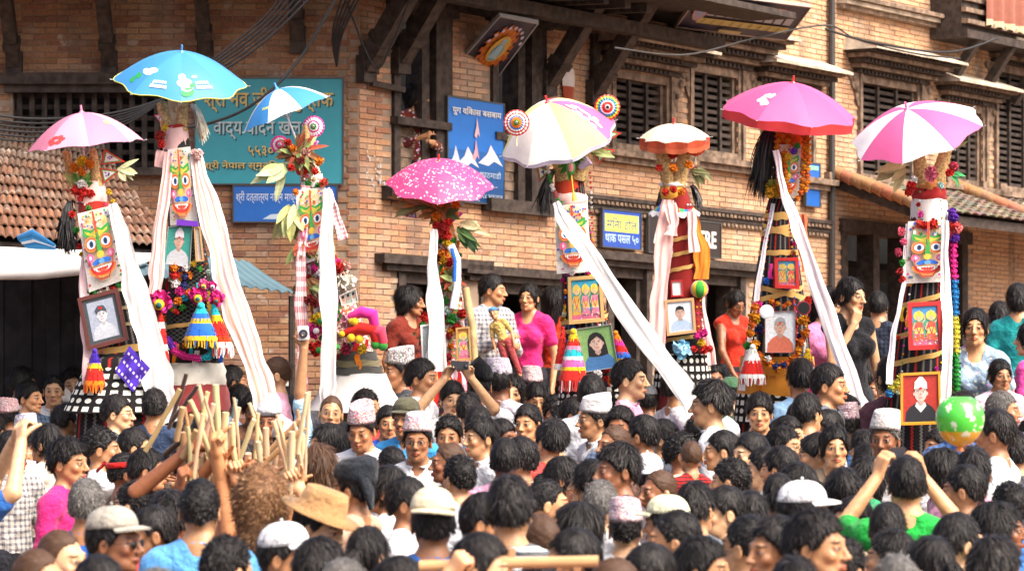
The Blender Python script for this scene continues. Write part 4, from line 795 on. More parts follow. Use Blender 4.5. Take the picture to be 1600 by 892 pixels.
T.blooms([(116, 262, 8, ORA), (128, 252, 9, YEL), (140, 256, 8, ORA), (128, 268, 7, ORA), (127, 288, 8, WHT), (118, 298, 8, RED), (130, 300, 8, RED), (142, 303, 7, RED), (126, 310, 6, RED), (112, 335, 6, RED), (118, 360, 6, GRN), (124, 385, 5, RED), (128, 398, 5, YEL), (170, 300, 5, YEL), (176, 315, 4, YEL)], off=.1)
T.garland([(140, 455), (165, 462), (190, 440)], 5, [GRN, WHT, GRN, YEL, RED, GRN], off=.16); T.blooms([(143, 466, 5, YEL), (196, 455, 4, YEL)], off=.2)
for (x, y, dx, dy) in ((160, 245, 36, 8), (158, 275, 30, -8), (120, 285, -16, 14), (112, 212, 22, -4), (150, 212, 16, 2)): T.flag(x, y, dx, dy, 26)
for y in (452, 480, 505): T.ribbon(y + 6, y - 4, 5, CRM)
T.ribbon(556, 536, 16)
umbrella((128, 176), (44, 238), (224, 219), D, [(.62, .2, .3), (.68, .32, .42)], 'pale pink umbrella with a small red flower print above the soldier portrait tower', 4, draw=lambda d: ([d.ell(4.25 + .12 * math.cos(k * 1.05), .86 + .05 * math.sin(k * 1.05), .07, .035, (.6, .06, .06)) for k in range(6)], d.ell(5.6, .6, .1, .05, (.75, .6, .2))), shaft=(136, 330), rot=.2)
sash([(176, 318, 14, D - .2), (190, 370, 24, D - .26), (212, 450, 36, D - .3), (232, 530, 42, D - .32), (250, 604, 46, D - .34), (262, 660, 48, D - .34)], WHT, 'broad white cloth sash hanging down beside the framed soldier portrait')
sash([(140, 330, 14, D - .05), (132, 420, 14, D - .12), (134, 520, 16, D - .2), (138, 600, 18, D - .26)], (.7, .5, .5), 'narrow pale pink drape on the outer edge of the soldier portrait tower')
picture(((121, 466), (184, 450), (201, 531), (137, 548)), D - .26, 'dark wooden framed grey portrait of a soldier in a beret', (.09, .025, .02), lambda d, w, h: portrait(d, w, h, (.3, .34, .42), (.5, .5, .52), BLK, (.42, .45, .5), 'beret', (.05, .06, .08), collar=(.5, .53, .58)), .09, 2.0)
m = MB(); f, w, h = quad(((202, 540), (234, 575), (208, 612), (180, 580)), D - .34)
rows = [[f(w * i / 12, h * j / 12, .012 * math.sin(i * .8) * math.cos(j * .6)) for i in range(13)] for j in range(13)]; m.grid(rows, (.05, .02, .3), colf=lambda a, b: (.6, .5, .6) if (a % 4 == 1 and b % 2) else (.06, .025, .32)); m.grid([[p + Vector((0, .012, 0)) for p in r] for r in rows[::-1]], (.06, .025, .32)); tag(m.build('crochet_square', 'cloth', None, True), 'violet blue crocheted square hung cornerwise on the soldier portrait tower', 'crochet square')
tassel(148, 548, 66, 34, [(.05, .02, .3), (.05, .02, .3), YEL, RED, RED, ORA], D - .3, 'red, yellow and violet knitted tassel under the soldier portrait frame')

T.dress(320, 560, 36, [RED, ORA, WHT, MAG, GRN, YEL, (.3, .03, .03)])
# ---- tower 2
D = 19.9; T = Tower(D, 295, 'tower with a blue printed umbrella, pink wrap and tiers of pompoms', [(274, 200, 17), (279, 235, 20), (288, 350, 25), (298, 440, 34), (302, 540, 45), (300, 570, 46), (298, 620, 52), (298, 780, 64)], 'weave_net')
T.band(299, 566, 600, 50, 55, (.5, .48, .42), .02, 'white_skirt', rough=.012); T.band(299, 599, 640, 55, 60, (.2, .03, .03), .0, 'dark_red_skirt', rough=.012); T.band(275, 198, 236, 18, 20, PINK, .06); T.horn(262, 205, 252, 158, 10, 8, .02); T.horn(283, 205, 286, 158, 10, 8, .02); T.mask(((262, 234), (297, 229), (309, 350), (266, 352)), 2)
T.tail(302, 166, 318, 212, 9, 'tail_pale', .0, 150); T.band(275, 196, 200, 19, 19, (.3, .02, .02), 0); T.flag(256, 186, -16, -6, 18, (MAG, YEL, WHT)); T.blooms([(250, 212, 9, (.3, .03, .02)), (252, 225, 7, RED), (258, 200, 6, YEL)], off=.1)
m = MB(); f, w, h = quad(((277, 343), (310, 346), (310, 354), (276, 352)), D - .22); m.box((0, 0, 0), (w, h, .02), PUR, fr=f); m.build('violet_cuff', 'cloth', T.rt)
sash([(255, 236, 20, D - .1), (250, 262, 22, D - .12)], PINK, 'short pink knot end hanging at the neck of the pompom tower')
sash([(264, 238, 12, D - .16), (254, 330, 20, D - .22), (244, 430, 22, D - .26), (238, 470, 20, D - .28)], (.72, .5, .47), 'pale pink drape falling past the pompoms of the blue umbrella tower', c2=(.5, .22, .2))
sash([(304, 234, 18, D - .14), (325, 320, 34, D - .2), (352, 430, 40, D - .24), (385, 530, 38, D - .26), (412, 612, 38, D - .28), (425, 655, 38, D - .28)], (.75, .64, .6), 'long pale sash with peach stripes stretched out from the blue umbrella tower', c2=(.6, .32, .22), folds=4)
T.blooms([(303, 238, 6, PINK), (312, 240, 6, PINK), (308, 246, 6, PINK)], 'cloth_knot', .16)
picture(((263, 354), (301, 352), (297, 418), (256, 412)), D - .2, 'frameless teal photograph of a man in a pale topi', (.3, .3, .3), lambda d, w, h: portrait(d, w, h, (.03, .24, .2), (.42, .26, .2), BLK, (.4, .42, .45), 'topi', (.6, .58, .62), (.4, .02, .02)), .02)
picture(((303, 354), (313, 354), (319, 408), (306, 409)), D - .22, 'narrow gilt frame turned edge on beside the teal photograph', (.4, .24, .1), lambda d, w, h: d.rect(0, 0, w, h, (.4, .35, .3)), .2)
T.garland([(272, 418), (275, 455)], 8, [ORA, RED, WHT, NAVY], off=.2); T.garland([(290, 418), (286, 460)], 8, [WHT, NAVY, NAVY, MAG], off=.2); T.garland([(302, 412), (322, 428)], 6, [YEL, GRN], off=.2)
T.blooms([(282, 455, 9, MAG), (278, 470, 7, ORA), (285, 480, 6, GRN), (275, 487, 5, RED)], off=.2); T.ribbon(512, 500, 6)
def pom(T, x, y, r, c, c2, off=.26):      # frilled pompom with a dark eye
    m = MB(); m.bloom(P(x, y, T.D - off), S(r, T.D), c, 60); m.ball(P(x, y + r * .3, T.D - off - S(r, T.D) * .7), S(r * .45, T.D), c2, 8, 6); m.ball(P(x, y + r * .35, T.D - off - S(r, T.D) * 1.0), S(r * .25, T.D), (.02, .1, .1), 8, 6); m.build('pompom', 'flower', T.rt, True)
pom(T, 248, 470, 20, MAG, YEL); pom(T, 309, 462, 15, MAG, YEL); pom(T, 338, 466, 13, MAG, RED); pom(T, 318, 445, 9, (.7, .1, .3), YEL); pom(T, 332, 446, 8, MAG, WHT)
T.garland([(262, 530), (272, 548), (290, 557), (312, 560), (328, 556), (334, 540)], 6, [PUR, MAG, MAG, MAG, TEAL, TEAL], 'twisted_rope', .26, .5)
tassel(251, 488, 85, 26, [RED, WHT, RED, RED, WHT, RED], D - .28, 'red and white knitted tassel hanging under the big pink pompom'); tassel(314, 478, 66, 52, [TEAL, BLU, YEL, BLU, BLU, YEL], D - .32, 'blue and yellow striped tassel in the middle of the pompom tower'); tassel(334, 478, 80, 34, [TEAL, YEL, RED, RED, (.4, .04, .01), WHT], D - .28, 'rust red tassel with a white end beside the blue and yellow one', 14)
def blueprint(d):
    for a0 in (4.05, 4.72, 5.45):
        c = (.78, .8, .8)
        if a0 == 4.72: [d.ell(a0 + .16 + dx, t_, rx, ry, cc) for dx, t_, rx, ry, cc in ((0, .62, .09, .06, c), (.05, .72, .16, .07, c), (.1, .8, .12, .06, c), (.1, .87, .12, .07, (.03, .33, .08)), (.2, .78, .06, .04, (.03, .33, .08)), (-.02, .6, .04, .03, (.3, .35, .4)), (.3, .64, .07, .025, c))]
        if a0 == 4.05: [d.ell(a0 - .1 + dx, t_, rx, ry, cc) for dx, t_, rx, ry, cc in ((0, .64, .18, .05, c), (.12, .58, .14, .05, c), (-.12, .76, .1, .05, (.03, .33, .08)), (-.16, .86, .08, .05, (.03, .33, .08)))]
    for a0, t0 in ((4.42, .8), (5.3, .78)):
        for k in range(5): d.poly([(a0 - .14 + k * .06, t0 - .05), (a0 - .1 + k * .06, t0 - .05), (a0 - .1 + k * .06, t0), (a0 - .14 + k * .06, t0)], WHT)
        d.poly([(a0 - .15, t0 + .02), (a0 + .17, t0 + .02), (a0 + .17, t0 + .07), (a0 - .15, t0 + .07)], WHT)
umbrella((286, 80), (178, 120), (385, 139), D, [(.05, .24, .5), (.06, .27, .54)], 'sky blue umbrella with white and green prints and a yellow hem', 20, trim=(.6, .6, .08), draw=blueprint, shaft=(276, 260), rot=.15, curve=1.7)

T.dress(240, 420, 16, [RED, ORA, WHT, MAG, GRN, YEL, (.3, .03, .03)]); T.dress(415, 560, 40, [MAG, BLU, YEL, WHT, RED, ORA, TEAL], (4, 8), .0)
# ---- tower 3
D = 20.5; T = Tower(D, 530, 'tower under a small tilted blue and white umbrella, bundled in dried leaves', [(482, 250, 14), (488, 290, 18), (500, 400, 26), (522, 480, 36), (545, 545, 37), (555, 590, 40), (560, 620, 46), (560, 780, 56)], 'weave_patchwork')
T.band(550, 548, 562, 38, 41, (.05, .05, .045), .0, 'dark_skirt', 'cloth'); T.band(551, 562, 572, 41.5, 43, (.16, .14, .08), .0, 'dark_skirt', 'cloth'); T.band(553, 572, 584, 43, 47, (.05, .05, .045), .0, 'dark_skirt', 'cloth'); T.band(556, 583, 640, 47, 78, (.6, .58, .55), -.06, 'white_bell_skirt', rough=.012)
T.mask(((462, 298), (508, 292), (512, 400), (468, 415)), 3); T.band(488, 272, 300, 16, 18, WHT, .05); T.band(480, 258, 274, 13, 13, RED, .4)
LV = [(.28, .34, .12), (.36, .38, .18), (.12, .16, .05), (.2, .1, .04), (.3, .06, .03), (.16, .07, .03)]
T.leaves(468, 240, 50, 34, LV, (0, 360), .08); T.leaves(445, 262, 8, 52, [(.4, .5, .2), (.45, .52, .26), (.5, .55, .3)], (190, 260), .1); T.leaves(455, 325, 18, 46, [(.42, .46, .2), (.36, .36, .14), (.3, .3, .1)], (230, 300), .14); T.leaves(470, 380, 34, 30, LV, (200, 330), .16); T.leaves(478, 440, 22, 26, LV, (200, 340), .2)
T.blooms([(450, 222, 6, RED), (458, 232, 6, ORA), (470, 252, 7, (.3, .05, .04)), (478, 238, 8, (.4, .2, .15)), (498, 252, 8, ORA), (505, 285, 8, (.5, .06, .03)), (455, 262, 6, RED), (492, 268, 6, RED), (462, 300, 6, ORA), (450, 350, 6, (.25, .03, .03))], off=.16)
T.blooms([(530, 418, 9, RED), (540, 416, 8, (.6, .3, .25)), (534, 428, 8, RED), (484, 468, 9, (.2, .02, .02)), (492, 474, 8, (.25, .02, .02)), (540, 545, 10, (.25, .01, .04)), (566, 545, 8, YEL)], off=.26)
m = MB(); m.bloom(P(536, 440, D - .24), S(20, D), (.7, .66, .55), 50); m.bloom(P(520, 452, D - .22), S(16, D), (.72, .66, .5), 40); m.build('paper_flower', 'flower', T.rt)
for k, (x, y, c, c2) in enumerate(((520, 492, GRN, MAG), (514, 515, MAG, GRN), (530, 520, PINK, YEL), (496, 500, YEL, GRN), (490, 515, MAG, WHT), (494, 545, RED, GRN), (522, 540, PINK, GRN), (545, 500, (.7, .3, .4), YEL))): m = MB(); m.bloom(P(x, y, D - .28), S(13, D), c, 36); m.ball(P(x + 4, y + 2, D - .33), S(5, D), c2); m.build('pompom', 'flower', T.rt)
for x, y, dx, c in ((548, 495, 34, MAG), (540, 520, 44, RED), (553, 522, 42, (.65, .05, .1))):
    m = MB(); m.tube([P(x, y, D - .3), P(x + dx * .5, y - 8, D - .34), P(x + dx, y - 4, D - .34), P(x + dx + 4, y + 14, D - .33)], [S(6, D), S(9, D), S(10, D), S(7, D)], 12, c); m.ball(P(x + dx + 3, y + 18, D - .33), S(8, D), GRN); m.ball(P(x + dx * .2, y + 8, D - .34), S(7, D), YEL); tag(m.build('knitted_sock', 'cloth', None, True), 'stuffed knitted bird tassel in %s on the leafy tower' % {48: 'magenta', 40: 'scarlet', 53: 'pink'}.get(x % 100 if x != 553 else 53, 'red'), 'tassel', 'stuffed knitted tassels on the leafy tower')
sash([(478, 290, 12, D - .14), (472, 380, 16, D - .2), (470, 480, 17, D - .26), (472, 610, 18, D - .3)], WHT, 'pink gingham drape at the side of the leafy tower', 'weave_gingham'); sash([(508, 296, 14, D - .2), (524, 330, 15, D - .22), (536, 374, 16, D - .24)], WHT, 'short pink gingham scarf end flying from the leafy tower', 'weave_gingham')
sash([(512, 296, 12, D - .26), (511, 360, 22, D - .32), (513, 470, 27, D - .42), (513, 600, 24, D - .46), (513, 640, 22, D - .46)], WHT, 'straight white sash hanging down the front of the leafy tower')
picture(((530, 462), (556, 450), (560, 472), (534, 478)), D - .34, 'small strip of family snapshots on the leafy tower', (.6, .55, .5), lambda d, w, h: [(d.rect(w * k / 3, 0, w * (k + .9) / 3, h, [(.5, .35, .3), (.3, .35, .3), (.5, .5, .45)][k]), d.ell(w * (k + .45) / 3, h * .55, w * .1, h * .25, (.35, .2, .14)), d.ell(w * (k + .45) / 3, h * .75, w * .1, h * .15, BLK)) for k in range(3)], .04)
T.disc(490, 198, 17, (MAG, (.75, .5, .6), WHT, MAG, WHT, GRN, WHT), .0); T.disc(437, 226, 14, (MAG, WHT, MAG, WHT), .05); T.horn(482, 240, 477, 195, 6, 5); T.horn(455, 230, 436, 215, 6, 4); T.flag(488, 226, 12, -6, 16, (PUR, WHT, MAG))
umbrella((433, 140), (379, 207), (516, 150), D, [(.05, .25, .58), (.78, .8, .8)], 'small tilted blue and white umbrella on a long white shaft', 6, shaft=(474, 248), rot=.4, draw=lambda d: [d.poly([(4.05 + k * .06, .66), (4.09 + k * .06, .66), (4.09 + k * .06, .72), (4.05 + k * .06, .72)], (.7, .75, .2)) for k in range(5)])

T.dress(280, 560, 60, [RED, ORA, MAG, WHT, GRN, (.25, .03, .02), CRM], (4, 8), .0)
# ---- tower 4
D = 21.3; T = Tower(D, 695, 'slim leafy tower under a pink speckled umbrella with a red cloth foot', [(690, 330, 12), (700, 380, 16), (702, 470, 22), (698, 520, 28), (695, 560, 34), (692, 600, 44), (692, 780, 56)], 'weave_patchwork')
T.leaves(690, 330, 40, 34, [(.16, .1, .03), (.25, .12, .03), (.06, .1, .03), (.3, .15, .05)], (0, 360), .08); T.leaves(664, 318, 22, 48, [(.3, .16, .05), (.4, .2, .06), (.2, .2, .08)], (150, 200), .05); T.leaves(722, 348, 8, 36, [(.5, .45, .25), (.4, .38, .2)], (-40, 20), .05)
T.blooms([(684, 352, 9, RED), (694, 358, 10, (.35, .02, .02)), (700, 348, 8, RED), (688, 366, 8, (.4, .03, .02)), (698, 368, 8, RED), (682, 338, 8, ORA), (690, 316, 8, (.6, .1, .02)), (668, 308, 9, (.6, .1, .25)), (712, 320, 8, ORA), (698, 380, 7, YEL), (690, 395, 7, ORA), (706, 408, 8, RED), (696, 425, 8, ORA), (700, 445, 8, RED), (695, 470, 7, GRN), (712, 460, 7, RED), (690, 495, 9, RED), (706, 498, 9, GRN), (722, 490, 8, RED), (664, 495, 8, RED), (660, 508, 7, GRN), (715, 512, 8, RED)], off=.14)
T.leaves(716, 360, 10, 40, [(.02, .05, .02), (.05, .1, .03)], (-80, -20), .1); T.leaves(664, 512, 12, 24, LV, (180, 340), .16); T.leaves(705, 440, 24, 26, LV, (0, 360), .16)
m = MB(); m.tube([P(704, 383, D - .2), P(714, 405, D - .22), P(714, 450, D - .24), P(708, 482, D - .24)], .03, 8, (.7, .72, .74), flat=.3); m.tube([P(706, 388, D - .24), P(711, 408, D - .26), P(710, 440, D - .27)], .014, 6, BLU, flat=.4); m.build('painted_scroll', 'cloth', T.rt, True)
for x, c in ((628, RED), (650, (.7, .3, .35)), (668, RED), (715, RED), (738, (.72, .5, .55)), (752, (.7, .25, .3))):
    f = [(x * .35 + 692 * .65, 565), (x, 640)]; sash([(f[0][0], f[0][1], 20, D - .26), ((f[0][0] + f[1][0]) / 2, 595, 28, D - .32), (f[1][0], f[1][1], 34, D - .36)], c, {628: 'scarlet cloth fold spreading from the foot of the speckled umbrella tower', 650: 'rose cloth fold lying over the scarlet one at the tower foot', 668: 'red cloth fold under the grey photograph', 715: 'red cloth fold under the gilt print', 738: 'pale pink cloth fold behind the raised phone', 752: 'rose pink cloth fold at the far edge of the tower foot'}[x], c2=(.7, .45, .1) if c == RED else None)
picture(((657, 508), (692, 503), (690, 568), (660, 572)), D - .36, 'white edged grey photograph propped on the speckled umbrella tower', (.75, .75, .75), lambda d, w, h: portrait(d, w, h, (.35, .4, .4), (.45, .46, .46), BLK, (.7, .72, .72)), .08)
picture(((712, 512), (734, 510), (737, 562), (714, 564)), D - .36, 'gilt framed orange print on the speckled umbrella tower', (.45, .26, .08), lambda d, w, h: prints(d, w, h, 1, (.5, .2, .05), 5), .12)
m = MB(); m.tube([P(727, 450, D - .2), P(738, 510, D - .25), P(742, 570, D - .3)], [S(6, D)] * 3, 8, CRM); m.build('bamboo_pole', 'bamboo', T.rt, True)
sash([(678, 358, 10, D - .2), (676, 400, 14, D - .26), (680, 470, 24, D - .36), (683, 580, 32, D - .48)], WHT, 'narrow white sash widening down the front of the speckled umbrella tower')
T.flag(650, 334, -18, 4, 16, (MAG, PUR, WHT)); T.flag(704, 336, 20, -2, 26, (MAG, PUR, WHT)); m = MB(); m.ball(P(712, 334, D - .07), S(6, D), (.4, .1, .03)); m.build('bead', 'flower', T.rt)
umbrella((686, 249), (602, 286), (772, 293), D, [(.66, .12, .3)], 'pink umbrella scattered with white specks', 22, 'umbrella_speckle', shaft=(694, 400), curve=1.8)

T.dress(370, 570, 50, [RED, ORA, (.3, .02, .02), GRN, YEL, WHT], (4, 8), .0)
# ---- tower 5
D = 19.4; T = Tower(D, 920, 'tower with paper rosettes, a yellow and pink umbrella and a print of three figures', [(890, 270, 20), (893, 320, 24), (905, 425, 27), (915, 510, 38), (924, 590, 48), (928, 625, 54), (930, 780, 66)], 'weave_zig')
T.horn(884, 282, 868, 226, 15, 12, .04); T.horn(902, 282, 914, 226, 15, 12, .04); T.band(889, 275, 304, 22, 22, (.45, .05, .02), .04); T.band(891, 303, 322, 25, 25, PINK, .12); T.mask(((866, 322), (918, 317), (924, 425), (870, 428)), 4)
T.blooms([(880, 222, 8, YEL), (890, 226, 9, ORA), (900, 222, 8, YEL)], off=.2); T.leaves(893, 250, 16, 26, [(.02, .1, .02), (.04, .16, .03)], (0, 360), .14); T.leaves(915, 235, 8, 36, [(.3, .36, .15), (.4, .42, .2)], (-20, 80), .02)
m = MB(); m.ball(P(892, 262, D - .2), S(10, D), GRN, 10, 8, (.7, .4, 1.2)); m.ball(P(892, 262, D - .225), S(6, D), (.6, .2, .25), 10, 8, (.7, .4, 1.2)); m.tube([P(893, 274, D - .22), P(896, 302, D - .24)], .004, 5, YEL); m.tube([P(896, 300, D - .24), P(898, 314, D - .24)], [.008, .02], 7, YEL); m.build('hanging_charm', 'plastic', T.rt, True)
m = MB(); m.tube([P(905, 262, D - .12), P(920, 250, D - .14)], [S(5, D), S(8, D)], 8, (.5, .4, .6)); m.build('cloth_roll', 'cloth', T.rt, True)
T.tail(862, 268, 850, 325, 11, off=.08); T.garland([(856, 262), (862, 290), (872, 312), (882, 322)], 4, [WHT, GRN, WHT, (.5, .1, .1), GRN], off=.18); T.garland([(922, 270), (925, 340), (926, 400)], 2.2, [RED, WHT, RED, YEL], off=.1, step=3.5)
T.disc(807, 192, 20, (RED, WHT, RED, WHT, BLU, ORA, ORA, GRN, WHT), .42); T.disc(949, 168, 20, (RED, YEL, GRN, BLU, WHT, RED, RED, WHT, BLK), .02)
for (x, y, dx, dy) in ((938, 214, 34, -6), (930, 244, 32, -10), (832, 240, -22, 20), (850, 262, -8, 22)): T.flag(x, y, dx, dy, 26)
picture(((887, 433), (940, 429), (945, 502), (889, 507)), D - .24, 'gilt framed blue print of three crowned figures', (.5, .32, .12), lambda d, w, h: prints(d, w, h, 3, (.04, .35, .5), 3), .1)
picture(((900, 514), (955, 506), (966, 573), (913, 582)), D - .32, 'unframed colour photograph of a woman with long dark hair in blue', (.3, .3, .3), lambda d, w, h: portrait(d, w, h, (.2, .36, .12), (.55, .38, .3), BLK, (.05, .16, .36), long=True, bust=.3), .015)
T.ribbon(505, 492, 7); T.ribbon(520, 508, 6); T.band(926, 580, 608, 45, 50, (.02, .016, .014), 0, 'dark_skirt'); T.garland([(905, 592), (935, 586), (952, 578)], 3, [ORA, RED, YEL, RED], 'beaded_trim', .28); T.blooms([(934, 586, 8, WHT), (932, 600, 5, PUR), (955, 595, 5, ORA)], off=.32)
m = MB(); rows = [T.ring(927, 602 + j * 8, 51 + j, 40, .01) for j in range(5)]; m.grid(rows[::-1], BLK, True, uv=(.026, .03)); m.build('spotted_skirt', 'weave_dots', T.rt, True)
tassel(896, 518, 94, 44, [YEL, RED, (.6, .2, .3), TEAL, WHT, (.6, .1, .3), YEL, RED, RED], D - .38, 'big rainbow striped tassel with green and pink fringe beside the photograph of the woman'); tassel(962, 520, 84, 34, [ORA, MAG, RED, BLU, YEL, PUR, RED], D - .3, 'slanting multicoloured tassel on the other side of the photograph of the woman', 22); tassel(880, 512, 80, 18, [RED, RED, RED, RED, WHT], D - .3, 'red stocking tassel with a white end by the rainbow one', -5, False)
sash([(868, 316, 10, D - .26), (880, 340, 22, D - .32), (930, 412, 29, D - .42), (1000, 515, 33, D - .55), (1078, 622, 36, D - .7), (1110, 670, 38, D - .74)], WHT, 'taut white sash stretched out far from the rosette tower over the crowd', folds=2)
umbrella((853, 156), (784, 240), (962, 192), D, [(.76, .7, .3), (.6, .12, .25), (.78, .76, .72), (.72, .72, .3), (.8, .76, .72), (.78, .76, .72), (.72, .66, .2), (.62, .12, .28)], 'tilted umbrella in yellow, pink and white panels with a frilled lilac hem', 26, valance=(.022, [(.55, .52, .7), (.6, .58, .74)]), shaft=(886, 300), rot=.1, draw=lambda d: [d.ell(5.75 + random.uniform(-.18, .18), random.uniform(.35, .85), .05, .05, (.78, .74, .74)) for k in range(26)])

T.dress(330, 600, 44, [RED, ORA, YEL, MAG, WHT, BLU], (3, 6))
# ---- tower 6
D = 22.3; T = Tower(D, 1065, 'maroon tower with straw horns and a small white parasol edged in red', [(1054, 290, 17), (1060, 330, 25), (1066, 440, 32), (1067, 520, 36), (1067, 556, 38), (1067, 600, 41), (1067, 780, 48)], 'cloth', (.18, .012, .01))
m = MB(); rows = [T.ring(1067, 552 + j * 9, 39 + j, 36, .012) for j in range(7)]; m.grid(rows[::-1], BLK, True, uv=(.03, .03)); m.build('spotted_skirt', 'weave_dots', T.rt, True); T.band(1067, 520, 556, 37, 39, (.02, .02, .02), .0)
T.horn(1046, 292, 1032, 228, 11, 11, .04); T.horn(1060, 292, 1074, 220, 11, 10, .04); T.blooms([(1040, 300, 6, RED), (1064, 300, 6, ORA), (1052, 296, 6, RED), (1052, 240, 9, RED), (1046, 228, 8, ORA), (1060, 226, 8, (.5, .06, .02)), (1052, 262, 7, ORA), (1030, 262, 6, RED), (1076, 258, 7, ORA)], off=.16); T.band(1052, 290, 312, 19, 20, (.62, .3, .04), .1); T.band(1052, 286, 292, 20, 20, WHT, .1)
T.disc(1087, 228, 16, (RED, ORA, WHT, RED, YEL, BLU, GRN), .12); T.disc(1040, 236, 11, (RED, ORA, BLU, RED, WHT), .05)
m = MB(); rows = []
for j in range(4): rows.append([P(1054 + (21 + j * 6.5) * math.cos(a), 314 + j * 7 + 7 * math.sin(-a) * .6 + (2.5 * math.sin(a * 14) if j == 3 else 0), D + S(21 + j * 6.5, D) * math.sin(a) * .9) for a in np.linspace(0, 2 * math.pi, 49)])
cl = [(.04, .3, .1), (.55, .06, .06), (.62, .4, .05), WHT, (.6, .1, .2), BLU]; m.grid(rows, WHT, colf=lambda a, b: WHT if a == 2 else cl[(b // 2 * 5 + a) % 6]); m.build('beaded_collar', 'cloth', T.rt, True)
T.leaves(1085, 268, 6, 30, [(.12, .12, .05), (.2, .2, .1)], (-60, 20), .05); T.tail(1034, 300, 1030, 330, 6, n=80); T.tail(1082, 292, 1092, 322, 6, n=80); T.flag(1072, 262, 18, -4, 14, (ORA, BLU, WHT))
for y in (372, 395, 418): T.ribbon(y + 8, y - 6, 6, (.62, .38, .12), 120)
sash([(1044, 312, 20, D - .16), (1036, 380, 26, D - .2), (1030, 470, 26, D - .24), (1026, 560, 24, D - .28)], (.7, .42, .38), 'salmon pink drape down the side of the maroon tower', folds=3); sash([(1046, 318, 20, D - .22), (1052, 350, 16, D - .23), (1050, 368, 18, D - .24)], (.72, .48, .44), 'short salmon scarf end knotted over the maroon tower'); sash([(1080, 330, 14, D - .18), (1086, 394, 18, D - .22)], (.72, .46, .42), 'short pale scarf end by the orange drape of the maroon tower')
sash([(1084, 340, 14, D - .12), (1096, 390, 24, D - .14), (1096, 436, 24, D - .16)], (.5, .17, .02), 'orange drape on the maroon tower above the cloth ball'); sash([(1092, 440, 12, D - .1), (1104, 520, 14, D - .1), (1112, 570, 14, D - .1)], (.7, .42, .4), 'thin salmon strip trailing below the cloth ball')
m = MB(); c0 = P(1093, 452, D - .2); m.ball(c0, S(14, D), RED, 12, 8); m.f and None
for i in range(len(m.c)): m.c[i] = [YEL, YEL, MAG, MAG, RED, RED, (.5, .5, .45), YEL, GRN, GRN, YEL, MAG][i % 12]
tag(m.build('cloth_ball', 'cloth', None, True), 'stuffed cloth ball in yellow, pink and green wedges on the maroon tower', 'cloth ball')
picture(((1048, 438), (1066, 437), (1068, 463), (1049, 464)), D - .2, 'small blank white card in a red mount on the maroon tower', (.35, .02, .02), lambda d, w, h: d.rect(0, 0, w, h, (.75, .72, .7)), .12)
picture(((1038, 469), (1084, 465), (1088, 519), (1042, 525)), D - .24, 'wooden framed pale portrait on the maroon tower', (.45, .27, .13), lambda d, w, h: portrait(d, w, h, (.62, .66, .72), (.45, .3, .24), BLK, (.35, .45, .6), collar=(.3, .45, .55)), .09)
T.ribbon(534, 520, 6); T.blooms([(1026, 527, 7, MAG), (1038, 526, 6, MAG), (1028, 540, 7, ORA), (1034, 548, 6, RED), (1090, 524, 7, MAG), (1100, 520, 7, MAG), (1096, 536, 7, YEL), (1100, 546, 8, RED), (1110, 545, 6, RED), (1084, 545, 6, RED)], off=.22)
m = MB(); m.bloom(P(1065, 545, D - .26), S(16, D), (.2, .5, .7), 30, (.35, .6, .75)); m.build('blue_paper_bow', 'flower', T.rt)
umbrella((1053, 194), (999, 216), (1109, 214), D, [(.76, .62, .46)], 'small cream parasol with a frilled red valance', 12, valance=(.075, [(.42, .07, .03), (.5, .12, .05)]), shaft=(1053, 300), n=10, curve=2.2)

T.dress(320, 560, 26, [MAG, ORA, YEL, WHT, RED], (3, 6))
# ---- tower 7
D = 20.0; T = Tower(D, 1214, 'dark woven tower wound with marigold garlands under a bright pink umbrella', [(1236, 196, 20), (1226, 300, 22), (1218, 330, 22), (1216, 400, 31), (1216, 500, 46), (1214, 600, 57), (1213, 640, 60), (1213, 780, 68)], 'weave_zig')
T.band(1236, 192, 250, 22, 22, (.55, .08, .01), .05); T.mask(((1214, 226), (1252, 226), (1248, 310), (1212, 310)), 7)
MG = [ORA, (.66, .24, .01), (.6, .12, .01)]
for ln in ([(1216, 195), (1214, 240), (1220, 300), (1232, 322)], [(1258, 195), (1258, 250), (1252, 300), (1240, 320)], [(1224, 196), (1236, 212), (1250, 198)], [(1222, 215), (1240, 225), (1254, 214)], [(1224, 240), (1228, 280), (1236, 308)], [(1262, 200), (1263, 255), (1258, 305)]): T.garland(ln, 6, MG, 'marigold_garland', .2)
T.blooms([(1236, 190, 9, RED), (1250, 188, 9, (.5, .05, .01)), (1222, 192, 9, (.55, .07, .01)), (1234, 318, 7, WHT), (1236, 328, 8, MAG), (1240, 236, 6, PUR), (1246, 228, 5, GRN), (1232, 244, 5, YEL)], off=.26)
T.tail(1212, 190, 1188, 292, 22, off=.12, n=420); T.blooms([(1200, 290, 9, YEL), (1210, 292, 10, YEL), (1205, 300, 10, (.62, .3, .02)), (1214, 302, 8, YEL), (1206, 286, 8, (.3, .3, .05))], off=.14)
T.ribbon(340, 336, 12); T.ribbon(366, 350, 9); T.ribbon(352, 372, 9); T.ribbon(396, 394, 8); T.ribbon(445, 468, 8); T.ribbon(474, 446, 8)
sash([(1208, 318, 6, D - .1), (1190, 420, 8, D - .16), (1172, 520, 9, D - .2), (1160, 610, 10, D - .22)], (.72, .7, .72), 'thin white edging strip down the marigold tower')
sash([(1212, 235, 9, D - .26), (1226, 300, 12, D - .3), (1246, 360, 20, D - .36), (1290, 480, 25, D - .44), (1335, 615, 28, D - .52), (1350, 660, 28, D - .54)], (.78, .68, .68), 'slender pale sash running from the pink umbrella down over the crowd', folds=2)
sash([(1252, 335, 14, D - .14), (1256, 380, 17, D - .18), (1262, 424, 16, D - .2)], (.5, .12, .05), 'short striped orange scarf on the marigold tower', c2=(.05, .03, .03))
